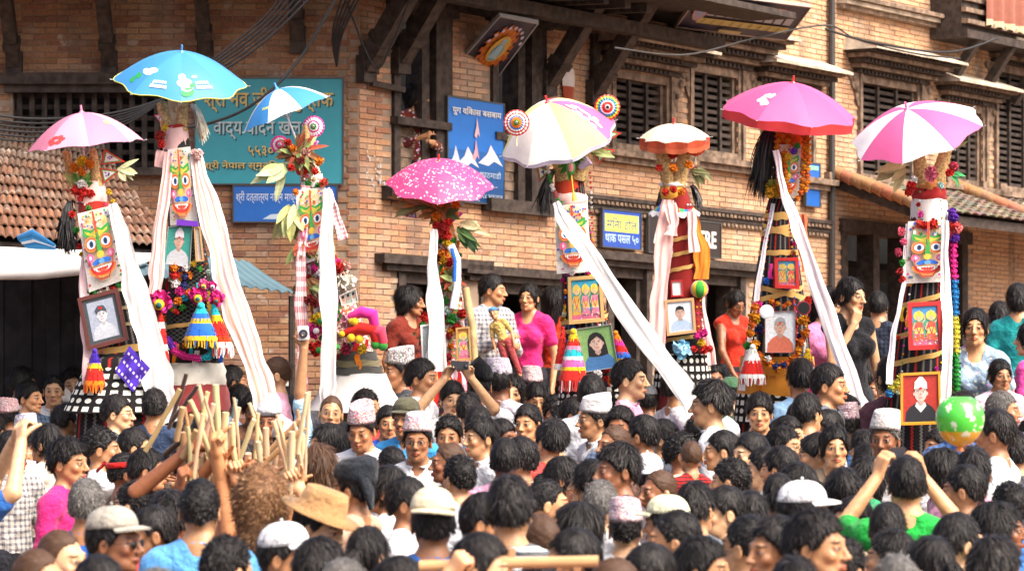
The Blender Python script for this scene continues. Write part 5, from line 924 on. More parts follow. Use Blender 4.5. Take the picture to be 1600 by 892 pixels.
picture(((1211, 403), (1247, 402), (1249, 452), (1211, 450)), D - .24, 'small red framed print of two figures on the marigold tower', RED, lambda d, w, h: prints(d, w, h, 2, (.08, .35, .55), 8), .13)
picture(((1195, 487), (1243, 485), (1243, 551), (1195, 551)), D - .36, 'unframed portrait photograph of an elderly person with a red forehead mark', (.2, .1, .1), lambda d, w, h: portrait(d, w, h, (.66, .7, .72), (.52, .33, .24), (.3, .32, .34), (.55, .14, .08), mark=(.55, .06, .02)), .015)
m = MB(); rows = [T.ring(1214, 556 + j * 10, 53 + j * .9, 40, .02) for j in range(7)]; m.grid(rows[::-1], (.6, .24, .03), True); o = m.build('orange_apron', 'cloth', T.rt, True)
dc = Dec(lambda a, b, h: P(1214 + a, 600 - b, D - S(57, D) * math.sqrt(max(0, 1 - (a / 62) ** 2)) - .03 - h)); dc.text('जय श्री राम', -36, 6, 9, (.3, .03, .01), 34); dc.text('ॐ शान्ति', -10, 22, 7, (.4, .05, .01), 24); dc.mb.build('apron_lettering', 'print', T.rt)
m = MB(); rows = [T.ring(1213, 614 + j * 9, 58 + j, 40, .02) for j in range(6)]; m.grid(rows[::-1], BLK, True, uv=(.026, .03)); m.build('spotted_skirt', 'weave_dots', T.rt, True)
T.garland([(1180, 480), (1172, 520), (1185, 555), (1215, 575), (1240, 560), (1258, 520), (1256, 480)], 9, MG, 'marigold_garland', .36); T.garland([(1200, 560), (1212, 572), (1225, 570), (1236, 558)], 6, [WHT, NAVY, PUR, NAVY, WHT], off=.44); T.garland([(1205, 470), (1225, 478), (1240, 470)], 5, MG, 'marigold_garland', .3)
T.blooms([(1183, 478, 9, MAG), (1180, 498, 8, YEL), (1186, 515, 8, NAVY), (1172, 520, 7, YEL), (1168, 540, 7, GRN), (1255, 500, 8, YEL), (1252, 525, 8, NAVY), (1262, 470, 7, RED)], off=.3)
for x, y, c, c2 in ((1198, 487, (.75, .75, .75), (.72, .72, .72)), (1256, 481, (.35, .02, .03), BLK)): m = MB(); m.tube([P(x, y, D - .44), P(x, y, D - .46)], S(11, D), 20, c); m.tube([P(x, y, D - .46), P(x, y, D - .465)], S(9, D), 20, c2); m.build('mirror_disc', 'plastic', T.rt)
tassel(1176, 542, 60, 40, [WHT, WHT, RED, RED, WHT], D - .4, 'white and red knitted tassel on the marigold tower'); tassel(1262, 548, 70, 34, [YEL, (.3, .02, .03), WHT, MAG, MAG], D - .36, 'white and magenta knitted tassel on the marigold tower')
umbrella((1238, 129), (1126, 166), (1340, 188), D, [(.6, .09, .24), (.64, .11, .27)], 'bright pink umbrella with a red and blue edged valance', 14, valance=(.055, [(.6, .05, .05), (.6, .05, .06)]), shaft=(1234, 290), rot=.25, curve=1.75, draw=lambda d: [d.ell(4.0 + random.uniform(-.12, .12), random.uniform(.5, .75), .06, .04, (.75, .55, .62)) for k in range(12)])

T.dress(330, 600, 36, [ORA, YEL, MAG, RED, WHT, BLU], (3, 6))
# ---- tower 8
D = 18.6; T = Tower(D, 1440, 'tall woven tower with a painted mask under a pink and white umbrella', [(1452, 285, 22), (1450, 345, 27), (1445, 440, 33), (1438, 540, 42), (1432, 640, 50), (1430, 800, 60)], 'weave_zig')
T.horn(1444, 292, 1433, 232, 13, 9, .04); T.horn(1462, 292, 1480, 228, 13, 9, .04); T.band(1452, 294, 314, 24, 25, (.3, .02, .02), .08, rough=.012); T.band(1452, 312, 348, 27, 28, WHT, .05); T.band(1452, 282, 296, 22, 24, (.5, .2, .06), .1, rough=.012)
T.mask(((1419, 346), (1478, 344), (1480, 440), (1413, 443)), 9); T.leaves(1412, 258, 9, 46, [(.5, .42, .2), (.42, .34, .16)], (180, 260), .03); T.leaves(1486, 232, 9, 32, [(.3, .36, .12), (.2, .26, .1)], (30, 120), .0); T.leaves(1492, 270, 6, 20, [(.05, .3, .1)], (-90, 0), .08)
T.blooms([(1455, 272, 13, (.6, .12, .2)), (1428, 282, 7, WHT), (1424, 290, 8, RED), (1420, 300, 7, RED), (1470, 290, 6, (.3, .5, .5)), (1490, 260, 8, (.5, .06, .1)), (1484, 270, 7, RED), (1440, 240, 7, RED), (1458, 350, 9, RED), (1444, 352, 8, RED), (1436, 350, 7, (.6, .08, .05)), (1408, 362, 7, (.65, .1, .15)), (1412, 378, 6, (.65, .1, .2)), (1404, 394, 7, (.65, .08, .15)), (1410, 410, 6, GRN), (1406, 424, 6, (.3, .02, .02)), (1410, 436, 6, RED)], off=.2)
T.blooms([(1490, 340, 8, PUR), (1488, 352, 8, RED), (1496, 356, 9, (.7, .15, .15)), (1486, 366, 8, (.6, .05, .1)), (1492, 372, 8, PUR)], off=.12)
for k, (y0, y1, c) in enumerate(((330, 350, PUR), (376, 440, MAG), (440, 496, (.02, .2, .5)), (496, 556, (.62, .56, .06)), (556, 630, (.03, .3, .05)))): T.garland([(1487 + k * 1.5, y0), (1488 + k * 2, y1)], 8, [c], off=.08, step=.9)
T.garland([(1408, 590), (1394, 606), (1386, 622)], 8, [(.62, .56, .06), (.62, .56, .06), (.03, .25, .55)], off=.2, step=.9)
for y in (432, 466, 514, 556, 598): T.ribbon(y + 14, y - 12, 8)
sash([(1476, 345, 12, D - .24), (1478, 440, 15, D - .28), (1480, 540, 17, D - .34), (1478, 640, 18, D - .4)], WHT, 'white sash hanging straight between the pictures and the rainbow garland'); sash([(1419, 350, 8, D - .14), (1412, 440, 7, D - .18), (1398, 520, 8, D - .24), (1388, 600, 12, D - .28)], (.74, .7, .72), 'thin white edging strip down the masked tower')
picture(((1418, 473), (1470, 470), (1474, 545), (1420, 547)), D - .3, 'red framed print of two crowned figures on the masked tower', (.45, .02, .02), lambda d, w, h: prints(d, w, h, 2, (.06, .25, .5), 12), .12)
picture(((1407, 583), (1469, 580), (1471, 662), (1407, 664)), D - .38, 'orange framed portrait of a man in a white topi on red', (.6, .25, .02), lambda d, w, h: portrait(d, w, h, (.38, .03, .02), (.55, .4, .34), BLK, (.02, .02, .025), 'topi', (.66, .64, .6), (.5, .03, .03), collar=(.66, .64, .62)), .06)
umbrella((1413, 168), (1332, 240), (1533, 178), D, [(.62, .11, .28), (.8, .78, .78)], 'tilted umbrella of alternating pink and white panels', 24, shaft=(1446, 300), rot=.32, curve=1.8)
T.dress(300, 620, 34, [MAG, RED, WHT, ORA, GRN, YEL], (3, 6))
# ------------------------------------------------------------------ people: one continuous skin grown from joints
def axis(lo, hi, fine, hf, hc):
    out = [lo]
    while out[-1] < hi:
        x = out[-1]; inside = any(a - 1e-6 <= x < b for a, b in fine)
        if inside: st = hf
        else:
            st = hc; nx = [a for a, b in fine if a > x + 1e-6]
            if nx and x + hc > min(nx): st = max(min(nx) - x, .003)
        out.append(x + st)
    return np.array(out, 'f')
class Field:
    def __init__(s, xs, ys, zs): s.a = (xs, ys, zs); s.f = np.full((len(xs), len(ys), len(zs)), .2, 'f')
    def blk(s, lo, hi):
        sl = tuple(slice(max(0, int(np.searchsorted(a, l)) - 1), int(np.searchsorted(a, h)) + 1) for a, l, h in zip(s.a, lo, hi))
        g = np.meshgrid(*[a[q] for a, q in zip(s.a, sl)], indexing='ij', sparse=True); return sl, g
    def add(s, fn, lo, hi, k=.02, m=.06):
        sl, g = s.blk([x - m for x in lo], [x + m for x in hi]); d = fn(*g); f = s.f[sl]
        if k <= 0: s.f[sl] = np.minimum(f, d); return
        h = np.clip(.5 + .5 * (f - d) / k, 0, 1); s.f[sl] = f * (1 - h) + d * h - k * h * (1 - h)
    def cut(s, fn, lo, hi, k=.01, m=.03):
        sl, g = s.blk([x - m for x in lo], [x + m for x in hi]); d = -fn(*g); f = s.f[sl]
        h = np.clip(.5 - .5 * (f - d) / k, 0, 1); s.f[sl] = f * (1 - h) + d * h + k * h * (1 - h)
    def cap(s, a, b, ra, rb=None, k=.02, m=.06, cut=False):
        a, b = np.array(a, 'f'), np.array(b, 'f'); rb = ra if rb is None else rb; ab = b - a; L = float(ab @ ab) + 1e-9
        def fn(x, y, z):
            t = np.clip(((x - a[0]) * ab[0] + (y - a[1]) * ab[1] + (z - a[2]) * ab[2]) / L, 0, 1)
            return np.sqrt((x - a[0] - ab[0] * t) ** 2 + (y - a[1] - ab[1] * t) ** 2 + (z - a[2] - ab[2] * t) ** 2) - (ra + (rb - ra) * t)
        r = max(ra, rb); (s.cut if cut else s.add)(fn, np.minimum(a, b) - r, np.maximum(a, b) + r, k, m)
    def ell(s, c, r, k=.02, cut=False, rx=0.):
        ca, sa = math.cos(rx), math.sin(rx)
        def fn(x, y, z):
            x = x - c[0]; y = y - c[1]; z = z - c[2]; y, z = ca * y + sa * z, -sa * y + ca * z
            k0 = np.sqrt((x / r[0]) ** 2 + (y / r[1]) ** 2 + (z / r[2]) ** 2); k1 = np.sqrt((x / r[0] ** 2) ** 2 + (y / r[1] ** 2) ** 2 + (z / r[2] ** 2) ** 2) + 1e-6
            return k0 * (k0 - 1) / k1
        R_ = max(r) if rx else 0; rr = [max(q, R_) for q in r]
        (s.cut if cut else s.add)(fn, [c[i] - rr[i] for i in range(3)], [c[i] + rr[i] for i in range(3)], k)
    def surf(s):
        xs, ys, zs = s.a; f = s.f; ng = f < 0
        c8 = [(i, j, k) for i in (0, 1) for j in (0, 1) for k in (0, 1)]
        nx, ny, nz = [n - 1 for n in f.shape]; cnt = np.zeros((nx, ny, nz), 'i1')
        for i, j, k in c8: cnt += ng[i:i + nx, j:j + ny, k:k + nz]
        I = np.argwhere((cnt > 0) & (cnt < 8)); idx = np.full((nx, ny, nz), -1, 'i4'); idx[tuple(I.T)] = np.arange(len(I))
        pos = np.zeros((len(I), 3)); num = np.zeros(len(I))
        for a in c8:
            for ax in range(3):
                if a[ax]: continue
                b = list(a); b[ax] = 1
                A, B = I + a, I + b; fa, fb = f[tuple(A.T)], f[tuple(B.T)]; m = (fa < 0) != (fb < 0)
                t = np.where(m, fa / np.where(m, fa - fb, 1), 0)
                pa = np.stack([xs[A[:, 0]], ys[A[:, 1]], zs[A[:, 2]]], 1); pb = np.stack([xs[B[:, 0]], ys[B[:, 1]], zs[B[:, 2]]], 1)
                pos += (pa + (pb - pa) * t[:, None]) * m[:, None]; num += m
        pos /= num[:, None]; quads = []
        for ax in range(3):
            u, v = (ax + 1) % 3, (ax + 2) % 3
            s0 = [slice(None)] * 3; s1 = [slice(None)] * 3; s0[ax] = slice(0, -1); s1[ax] = slice(1, None)
            e = np.argwhere(ng[tuple(s0)] != ng[tuple(s1)]); e = e[(e[:, u] > 0) & (e[:, v] > 0) & (e[:, u] < f.shape[u] - 1) & (e[:, v] < f.shape[v] - 1)]
            def ci(du, dv):
                q = e.copy(); q[:, u] -= du; q[:, v] -= dv; return idx[tuple(q.T)]
            q = np.stack([ci(1, 1), ci(0, 1), ci(0, 0), ci(1, 0)], 1); fl = ~ng[tuple(e.T)]; q[fl] = q[fl][:, ::-1]; quads.append(q)
        return pos, np.concatenate(quads)
def np_mesh(name, v, q, mat, rest=None, tone=None):
    me = bpy.data.meshes.new(name); me.vertices.add(len(v)); me.vertices.foreach_set('co', np.asarray(v, 'f').ravel())
    me.loops.add(q.size); me.loops.foreach_set('vertex_index', q.ravel().astype('i4')); me.polygons.add(len(q))
    me.polygons.foreach_set('loop_start', np.arange(0, q.size, q.shape[1], dtype='i4'))
    me.polygons.foreach_set('use_smooth', np.ones(len(q), bool)); me.update(calc_edges=True)
    if rest is not None:
        at = me.attributes.new('rest', 'FLOAT_VECTOR', 'POINT'); at.data.foreach_set('vector', np.asarray(rest, 'f').ravel())
    if tone is not None:
        at = me.attributes.new('tone', 'FLOAT', 'POINT'); at.data.foreach_set('value', np.asarray(tone, 'f'))
    me.materials.append(M[mat] if isinstance(mat, str) else mat); return me
PIV = np.array([0, .012, 1.47])
def head_prims(G, smile=0., fem=0., old=0.):
    e, c = G.ell, G.cap
    e((0, .014, 1.6), (.073, .094, .1), .02); e((0, -.03, 1.545), (.053 - .003 * fem, .064, .082), .03)
    c((-.026, -.05, 1.496), (.026, -.05, 1.496), .022, .022, .025); e((0, -.076, 1.48), (.018 - .003 * fem, .016, .017), .018)
    for x in (-1, 1): e((x * .044, -.066, 1.553), (.016, .018, .017), .02); c((x * .05, -.012, 1.525), (x * .026, -.06, 1.488), .012, .012, .025)
    c((-.03, -.083, 1.604), (.03, -.083, 1.604), .011 - .004 * fem, None, .018)
    for x in (-1, 1): G.ell((x * .032, -.104, 1.578), (.02, .017, .0125), .012, cut=True)
    for x in (-1, 1): e((x * .0315, -.0795, 1.578), (.0145, .0135, .012), .003)
    for x in (-1, 1): c((x * .02, -.0915, 1.5865), (x * .043, -.081, 1.585), .0035, None, .006)
    c((0, -.092, 1.592), (0, -.112, 1.551), .007, .0115, .014); e((0, -.117, 1.547), (.0115, .011, .0095), .008)
    for x in (-1, 1): e((x * .013, -.104, 1.544), (.0085, .011, .0075), .006)
    w = .024 + .006 * smile; u = .005 * smile
    for x in (-1, 1):
        c((0, -.1015, 1.5195), (x * w, -.084, 1.514 + u), .0058, .003, .008); c((0, -.1, 1.508 - .008 * smile), (x * w * .9, -.084, 1.513 + u), .0068, .003, .008)
    for x in (-1, 1): G.cap((0, -.109, 1.5138 - .004 * smile), (x * w, -.092, 1.5135 + u), .0022 + .005 * smile, .0012, .004, .02, True)
    for x in (-1, 1):
        e((x * .079, .016, 1.566), (.0085, .021, .032), .008, rx=.2); G.ell((x * .087, .011, 1.568), (.005, .012, .02), .005, cut=True)
def hand_prims(G, w, fd, pn, side, style):
    """palm and five fingers at wrist w, fingers along fd, palm facing pn"""
    w, fd, pn = Vector(w), Vector(fd).normalized(), Vector(pn); pn = (pn - fd * pn.dot(fd)).normalized(); sd = fd.cross(pn) * side
    T = lambda p: tuple(p)
    pc = w + fd * .03
    for t in (-.024, -.008, .008, .024): G.cap(T(w + fd * .012 + sd * t * .7), T(w + fd * .082 + sd * t), .014, .0125, .012, .03)
    bend = {'open': (12, 15, 12), 'grip': (68, 82, 60), 'hold': (35, 48, 40)}[style]
    for i, (t, L) in enumerate(((.027, .074), (.009, .084), (-.009, .078), (-.026, .06))):
        p = w + fd * .084 + sd * t; d = fd + sd * (t * (3 if style == 'open' else .6)); a = 0
        for j, fr in enumerate((.42, .32, .26)):
            a += R(bend[j] + random.uniform(-5, 5)); dd = (d.normalized() * math.cos(a) + pn * math.sin(a)).normalized()
            q = p + dd * L * fr; G.cap(T(p), T(q), .0092 - j * .0008, .0085 - j * .0008, .003, .02); p = q
    p = w + fd * .03 + sd * .026
    sp = {'open': .9, 'grip': .45, 'hold': .6}[style]
    for j, L in enumerate((.045, .033, .026)):
        dd = (fd * .75 + sd * sp * (1 - .45 * j) + pn * ((.5, .9, 1.1)[j] if style != 'open' else .2)).normalized(); q = p + dd * L
        G.cap(T(p), T(q), .0125 - j * .0018, .0112 - j * .0018, .006, .02); p = q
NEU = dict(L=[(.185, .02, 1.352), (.235, .035, 1.075), (.235, -.05, .835)], R=[(-.185, .02, 1.352), (-.235, .035, 1.075), (-.235, -.05, .835)])
BODY = {}
def make_body(key, arms=None, hstyle=('open', 'open'), hdir=None, fem=0., smile=0., head=(0, 0, 0), hs=1., slim=1., sleeve=.8, skirt=False, fine_hands=False, tank=False):
    arms = arms or NEU
    hr = Euler([R(a) for a in head]).to_matrix(); H4 = Matrix.Translation(Vector(PIV)) @ hr.to_4x4() @ Matrix.Scale(hs, 4) @ Matrix.Translation(-Vector(PIV))
    # the head is grown in its own upright frame on a fine grid together with neck and shoulders
    fx, fy, fz = [(-.096, .096)], [(-.14, .118)], [(1.455, 1.71)]
    if fine_hands:
        for sd in ('L', 'R'):
            a, b = Vector(arms[sd][-2]), Vector(arms[sd][-1]); c = b + (b - a).normalized() * .08
            if b.z > 1.15:
                for l, q in ((fx, c.x), (fy, c.y), (fz, c.z)): l.append((q - .1, q + .1))
    mg = lambda l: [tuple(x) for x in _merge(l)]
    ext = [Vector(p) for sd in 'LR' for p in arms[sd]]
    lo = [min(-.36, min(p[i] for p in ext) - .22) if i != 1 else min(-.24, min(p.y for p in ext) - .22) for i in range(2)]
    hi = [max(.36, max(p.x for p in ext) + .22), max(.22, max(p.y for p in ext) + .2)]; zt = max(1.74, max(p.z for p in ext) + .24)
    G = Field(axis(lo[0], hi[0], mg(fx), .006, .024), axis(lo[1], hi[1], mg(fy), .006, .024), axis(-.03, zt, mg(fz), .006, .03))
    def torso(F, o):
        w = slim
        F.ell((0, .012, 1.235), (.142 * w + o, .094 + o, .18 + o), .04); F.ell((0, -.002, 1.03), (.118 * w + o, .088 + o, .16 + o), .05); F.ell((0, .012, .92), (.142 * w + o, .1 + o, .12 + o), .05)
        F.cap((-.145 * w, .022, 1.352), (.145 * w, .022, 1.352), .052 + o, None, .04)
        if fem:
            for x in (-1, 1): F.ell((x * .072, -.075, 1.235), (.062 + o, .055 + o, .062 + o), .04)
    torso(G, 0); G.cap((0, .03, 1.38), (0, .012, 1.53), .058 - .008 * fem, .052 - .007 * fem, .03)
    for x in (-1, 1): G.cap((x * .035, .03, 1.43), (x * .15 * slim, .025, 1.372), .042, .045, .05)
    for sd, sg in (('L', 1), ('R', -1)):
        a = [(p[0] * (slim if i == 0 else 1), p[1], p[2]) for i, p in enumerate(arms[sd])]; sl = 1 - .12 * fem
        G.cap(a[0], a[1], .05 * sl, .039 * sl, .035); G.cap(a[1], a[2], .04 * sl, .027 * sl, .015)
        d = (Vector(a[2]) - Vector(a[1])).normalized(); hd = (hdir or {}).get(sd)
        hand_prims(G, a[2], hd[0] if hd else d, hd[1] if hd else (-sg * .8, .2, 0), sg, hstyle[0 if sd == 'L' else 1])
        G.cap((sg * .088, .005, .9), (sg * .1, -.005, .49), .086, .056, .03); G.cap((sg * .1, -.005, .49), (sg * .105, .025, .09), .056, .036, .02); G.cap((sg * .105, .03, .045), (sg * .115, -.13, .032), .04, .033, .02)
    Hd = Field(axis(-.1, .1, [(-.3, .3)], .0048, .005), axis(-.145, .125, [(-.3, .3)], .0048, .005), axis(1.36, 1.72, [(1.0, 1.9)], .0048, .005))
    # head field sampled into the body field through the head's pose
    if head == (0, 0, 0) and hs == 1.: head_prims(G, smile, fem)
    else:
        head_prims(Hd, smile, fem); inv = H4.inverted()
        cs = [H4 @ Vector((x, y, z)) for x in (-.1, .1) for y in (-.145, .125) for z in (1.455, 1.72)]
        l = [min(p[i] for p in cs) for i in range(3)]; h = [max(p[i] for p in cs) for i in range(3)]
        def fn(x, y, z):
            q = [inv[i][0] * x + inv[i][1] * y + inv[i][2] * z + inv[i][3] for i in range(3)]; sh = np.broadcast_shapes(x.shape, y.shape, z.shape); out = np.full(sh, .2, 'f')
            ids = []; fr = []; ok = np.ones(sh, bool)
            for i in range(3):
                a = Hd.a[i]; t = (np.broadcast_to(q[i], sh) - a[0]) / (a[1] - a[0]); ok &= (t >= 0) & (t < len(a) - 1.01); t = np.clip(t, 0, len(a) - 1.01); j = t.astype(int); ids.append(j); fr.append(t - j)
            acc = 0
            for i in (0, 1):
                for j in (0, 1):
                    for k in (0, 1): acc = acc + Hd.f[ids[0] + i, ids[1] + j, ids[2] + k] * (fr[0] if i else 1 - fr[0]) * (fr[1] if j else 1 - fr[1]) * (fr[2] if k else 1 - fr[2])
            return np.where(ok, acc * hs, .2)
        G.add(fn, l, h, .012, .01)
    v, q = G.surf(); inv = np.array(H4.inverted()); rest = v @ inv[:3, :3].T + inv[:3, 3]
    rest[rest[:, 2] < 1.44] = (0, .05, 1.3)
    body = np_mesh('person_' + key, v, q, 'skin', rest)
    # shirt over torso and upper arms
    xs = axis(lo[0], hi[0], [(-.3, .3)], .014, .03); C = Field(xs, axis(-.4, .4, [(-.2, .2)], .014, .03), axis(.4, min(zt, 1.95), [(.7, 1.9)], .016, .03))
    torso(C, .015)
    for x in (-1, 1): C.cap((x * .04, .03, 1.425), (x * .15 * slim, .025, 1.375), .05, .056, .05)
    if not tank:
        for sd, sg in (('L', 1), ('R', -1)):
            a = [Vector((p[0] * (slim if i == 0 else 1), p[1], p[2])) for i, p in enumerate(arms[sd])]
            t = min(1, sleeve); e = a[0].lerp(a[1], t); C.cap(tuple(a[0]), tuple(e), .062, .056, .035)
            if sleeve > 1: C.cap(tuple(a[1]), tuple(a[1].lerp(a[2], sleeve - 1)), .057, .042, .02)
    if skirt: C.cap((0, .01, .9), (0, .01, .42), .17, .22, .06)
    n1 = np.random.default_rng(5).uniform(0, 6, (3, 4))
    X, Y, Z = np.meshgrid(*C.a, indexing='ij', sparse=True)
    C.f += .0025 * np.sin(X * 38 + Z * 31 + 1.5 * np.sin(Y * 40 + Z * 17)) + .0025 * np.sin(Z * 70 - X * 45 + Y * 22)
    C.cap((0, .02, 1.36), (0, .005, 1.56), .057, .066, .006, .03, True)
    if not fem:
        for k in range(9):
            a0, a1 = [math.radians(-62 + 304 * i / 9) for i in (k, k + 1)]; C.cap((.066 * math.cos(a0), .012 + .066 * math.sin(a0), 1.443 + .012 * math.sin(a0)), (.066 * math.cos(a1), .012 + .066 * math.sin(a1), 1.443 + .012 * math.sin(a1)), .0125, None, .004, .03)
    if fem: C.cap((0, -.05, 1.40), (0, -.09, 1.43), .05, .05, .01, .03, True)
    else: C.cap((0, -.06, 1.40), (0, -.1, 1.36), .022, .014, .008, .03, True)
    v, q = C.surf(); shirt = np_mesh('shirt_' + key, v, q, 'skin')
    Tf = Field(axis(-.28, .28, [], 0, .022), axis(-.2, .24, [], 0, .022), axis(.02, 1.08, [], 0, .03))
    if skirt: Tf.cap((0, .01, .9), (0, .01, .12), .15, .24, .05)
    else:
        Tf.ell((0, .01, .93), (.168 * slim, .122, .12), .05)
        for sg in (1, -1): Tf.cap((sg * .088, .005, .88), (sg * .1, -.005, .49), .1, .074, .03); Tf.cap((sg * .1, -.005, .49), (sg * .105, .025, .1), .074, .062, .03)
    v, q = Tf.surf(); trous = np_mesh('trousers_' + key, v, q, 'skin')
    BODY[key] = (body, shirt, trous, H4)
def _merge(l):
    l = sorted(l); o = [list(l[0])]
    for a, b in l[1:]:
        if a <= o[-1][1]: o[-1][1] = max(o[-1][1], b)
        else: o.append([a, b])
    return o
# skin: features of the face sit where the bones are, in the head's own coordinates
def skin_mat():
    t = NT('skin'); p = t.attr('rest', 'Vector'); x, y, z = t.sep(p); ax = t.math('ABSOLUTE', x)
    base = t.ocol(); o = t.obj(); n = t.noise(o, 40, 4)
    c = t.mix(t.rng(n, .3, .75), t.mix(1, base, (.82, .78, .76), 'MULTIPLY'), base)
    front = t.math('LESS_THAN', y, -.045)
    def el(cx, cz, rx, rz, s0=.8, s1=1.1, tilt=0.):
        dz = t.math('SUBTRACT', z, cz); dx = t.math('SUBTRACT', ax, cx)
        if tilt: dz = t.math('SUBTRACT', dz, t.math('MULTIPLY', dx, tilt))
        d = t.vmath('LENGTH', t.comb(t.math('DIVIDE', dx, rx), t.math('DIVIDE', dz, rz), 0.)); return t.math('MULTIPLY', t.rng(d, s0, s1, 1., 0.), front)
    c = t.mix(t.math('MULTIPLY', el(.046, 1.545, .026, .024, .2, 1.2), .35), c, t.mix(1, base, (1.1, .62, .55), 'MULTIPLY'))
    c = t.mix(t.math('MULTIPLY', el(0, 1.5135, .026, .0125, .7, 1.1), .75), c, t.mix(1, base, (.95, .42, .42), 'MULTIPLY'))
    c = t.mix(t.math('MULTIPLY', el(0, 1.5137, .027, .0022, .5, 1.2), .9), c, (.03, .008, .006))
    c = t.mix(t.math('MULTIPLY', el(.033, 1.6045, .0185, .0052, .5, 1.15, -.12), .92), c, (.012, .009, .008))
    c = t.mix(t.math('MULTIPLY', el(.0315, 1.5795, .0185, .0095, .7, 1.1), .6), c, t.mix(1, base, (.4, .3, .28), 'MULTIPLY'))
    c = t.mix(el(.0315, 1.5785, .0136, .0044, .85, 1.05), c, (.30, .25, .22))
    c = t.mix(el(.0315, 1.579, .0062, .0068, .8, 1.05), c, (.012, .007, .005))
    c = t.mix(t.math('MULTIPLY', el(.0315, 1.5855, .0165, .0024, .6, 1.1), .9), c, (.012, .008, .007))
    c = t.mix(t.math('MULTIPLY', el(.0075, 1.5415, .0042, .0026, .5, 1.1), .85), c, (.05, .015, .01))
    t.bump(t.math('ADD', t.noise(o, 90, 4), t.math('MULTIPLY', t.noise(o, 300, 2), .4)), .22, .006); M['skin'] = t.fin(c, .42, .4, Subsurface_Weight=.0)
def hair_mat(name, c, c2):
    t = NT(name); o = t.obj(); x, y, z = t.sep(o); n = t.noise(t.comb(t.math('MULTIPLY', x, 140.), t.math('MULTIPLY', y, 140.), t.math('MULTIPLY', z, 30.)), 1., 3)
    g_ = t.noise(t.comb(t.math('MULTIPLY', x, 420.), t.math('MULTIPLY', y, 420.), t.math('MULTIPLY', z, 60.)), 1., 2); t.bump(g_, .6, .003); M[name] = t.fin(t.mix(t.attr('tone', 'Fac'), c, c2), .4, .17)
def cloth_mat(name, pat):
    t = NT(name); o = t.obj(); x, y, z = t.sep(o); b = t.ocol(); al = t.node('ShaderNodeObjectInfo'); r = al.outputs['Random']
    dark = t.mix(1, b, (.35, .35, .4), 'MULTIPLY'); c = b
    if pat == 'stripe': c = t.mix(t.rng(t.math('SINE', t.math('MULTIPLY', z, 190.)), -.1, .1), b, t.mix(.85, b, (.02, .015, .02)))
    elif pat == 'check':
        a = t.math('MULTIPLY', t.math('GREATER_THAN', t.math('SINE', t.math('MULTIPLY', z, 170.)), .2), .5); d = t.math('MULTIPLY', t.math('GREATER_THAN', t.math('SINE', t.math('MULTIPLY', x, 170.)), .2), .5)
        c = t.mix(t.math('ADD', a, d), b, t.mix(1, b, (.25, .28, .38), 'MULTIPLY'))
    elif pat == 'floral':
        v = t.node('ShaderNodeTexVoronoi'); v.inputs['Scale'].default_value = 28; t.l.new(o, v.inputs['Vector'])
        c = t.mix(t.rng(v.outputs['Distance'], .28, .4, 1, 0), b, t.mix(.5, (.75, .7, .68), v.outputs['Color']))
    elif pat == 'topi':
        w = t.math('SINE', t.math('ADD', t.math('MULTIPLY', z, 330.), t.math('MULTIPLY', t.math('SINE', t.math('MULTIPLY', t.math('ADD', x, y), 120.)), 2.)))
        c = t.mix(t.math('MULTIPLY', t.rng(w, .3, .6), t.math('MULTIPLY', t.math('GREATER_THAN', r, .6), .6)), (.6, .56, .54), b); v = t.vor(o, 70, 'Color'); c = t.mix(t.math('MULTIPLY', t.math('GREATER_THAN', t.noise(o, 75, 1), .5), .7), c, t.mix(.12, t.mix(1, b, (.8, .8, .8), 'MULTIPLY'), v))
    f = t.rng(t.noise(o, 7, 4), .3, .7); c = t.mix(f, t.mix(1, c, (.82, .82, .84), 'MULTIPLY'), c)
    t.bump(t.math('ADD', t.math('ADD', t.noise(o, 13, 4), t.math('MULTIPLY', t.math('ABSOLUTE', t.math('SUBTRACT', t.noise(o, 9, 3), .5)), 2.)), t.math('MULTIPLY', t.noise(o, 300, 2), .1)), .7, .03); M[name] = t.fin(c, .88, .12, Sheen_Weight=.1)
skin_mat(); hair_mat('hair_black', (.003, .0028, .003), (.035, .029, .027)); hair_mat('hair_brown', (.05, .025, .014), (.13, .07, .04)); hair_mat('hair_grey', (.06, .055, .05), (.2, .19, .18)); hair_mat('hair_fuzzy', (.12, .055, .025), (.36, .2, .095))
for q in ('plain', 'stripe', 'check', 'floral', 'topi'): cloth_mat('wear_' + q, q)

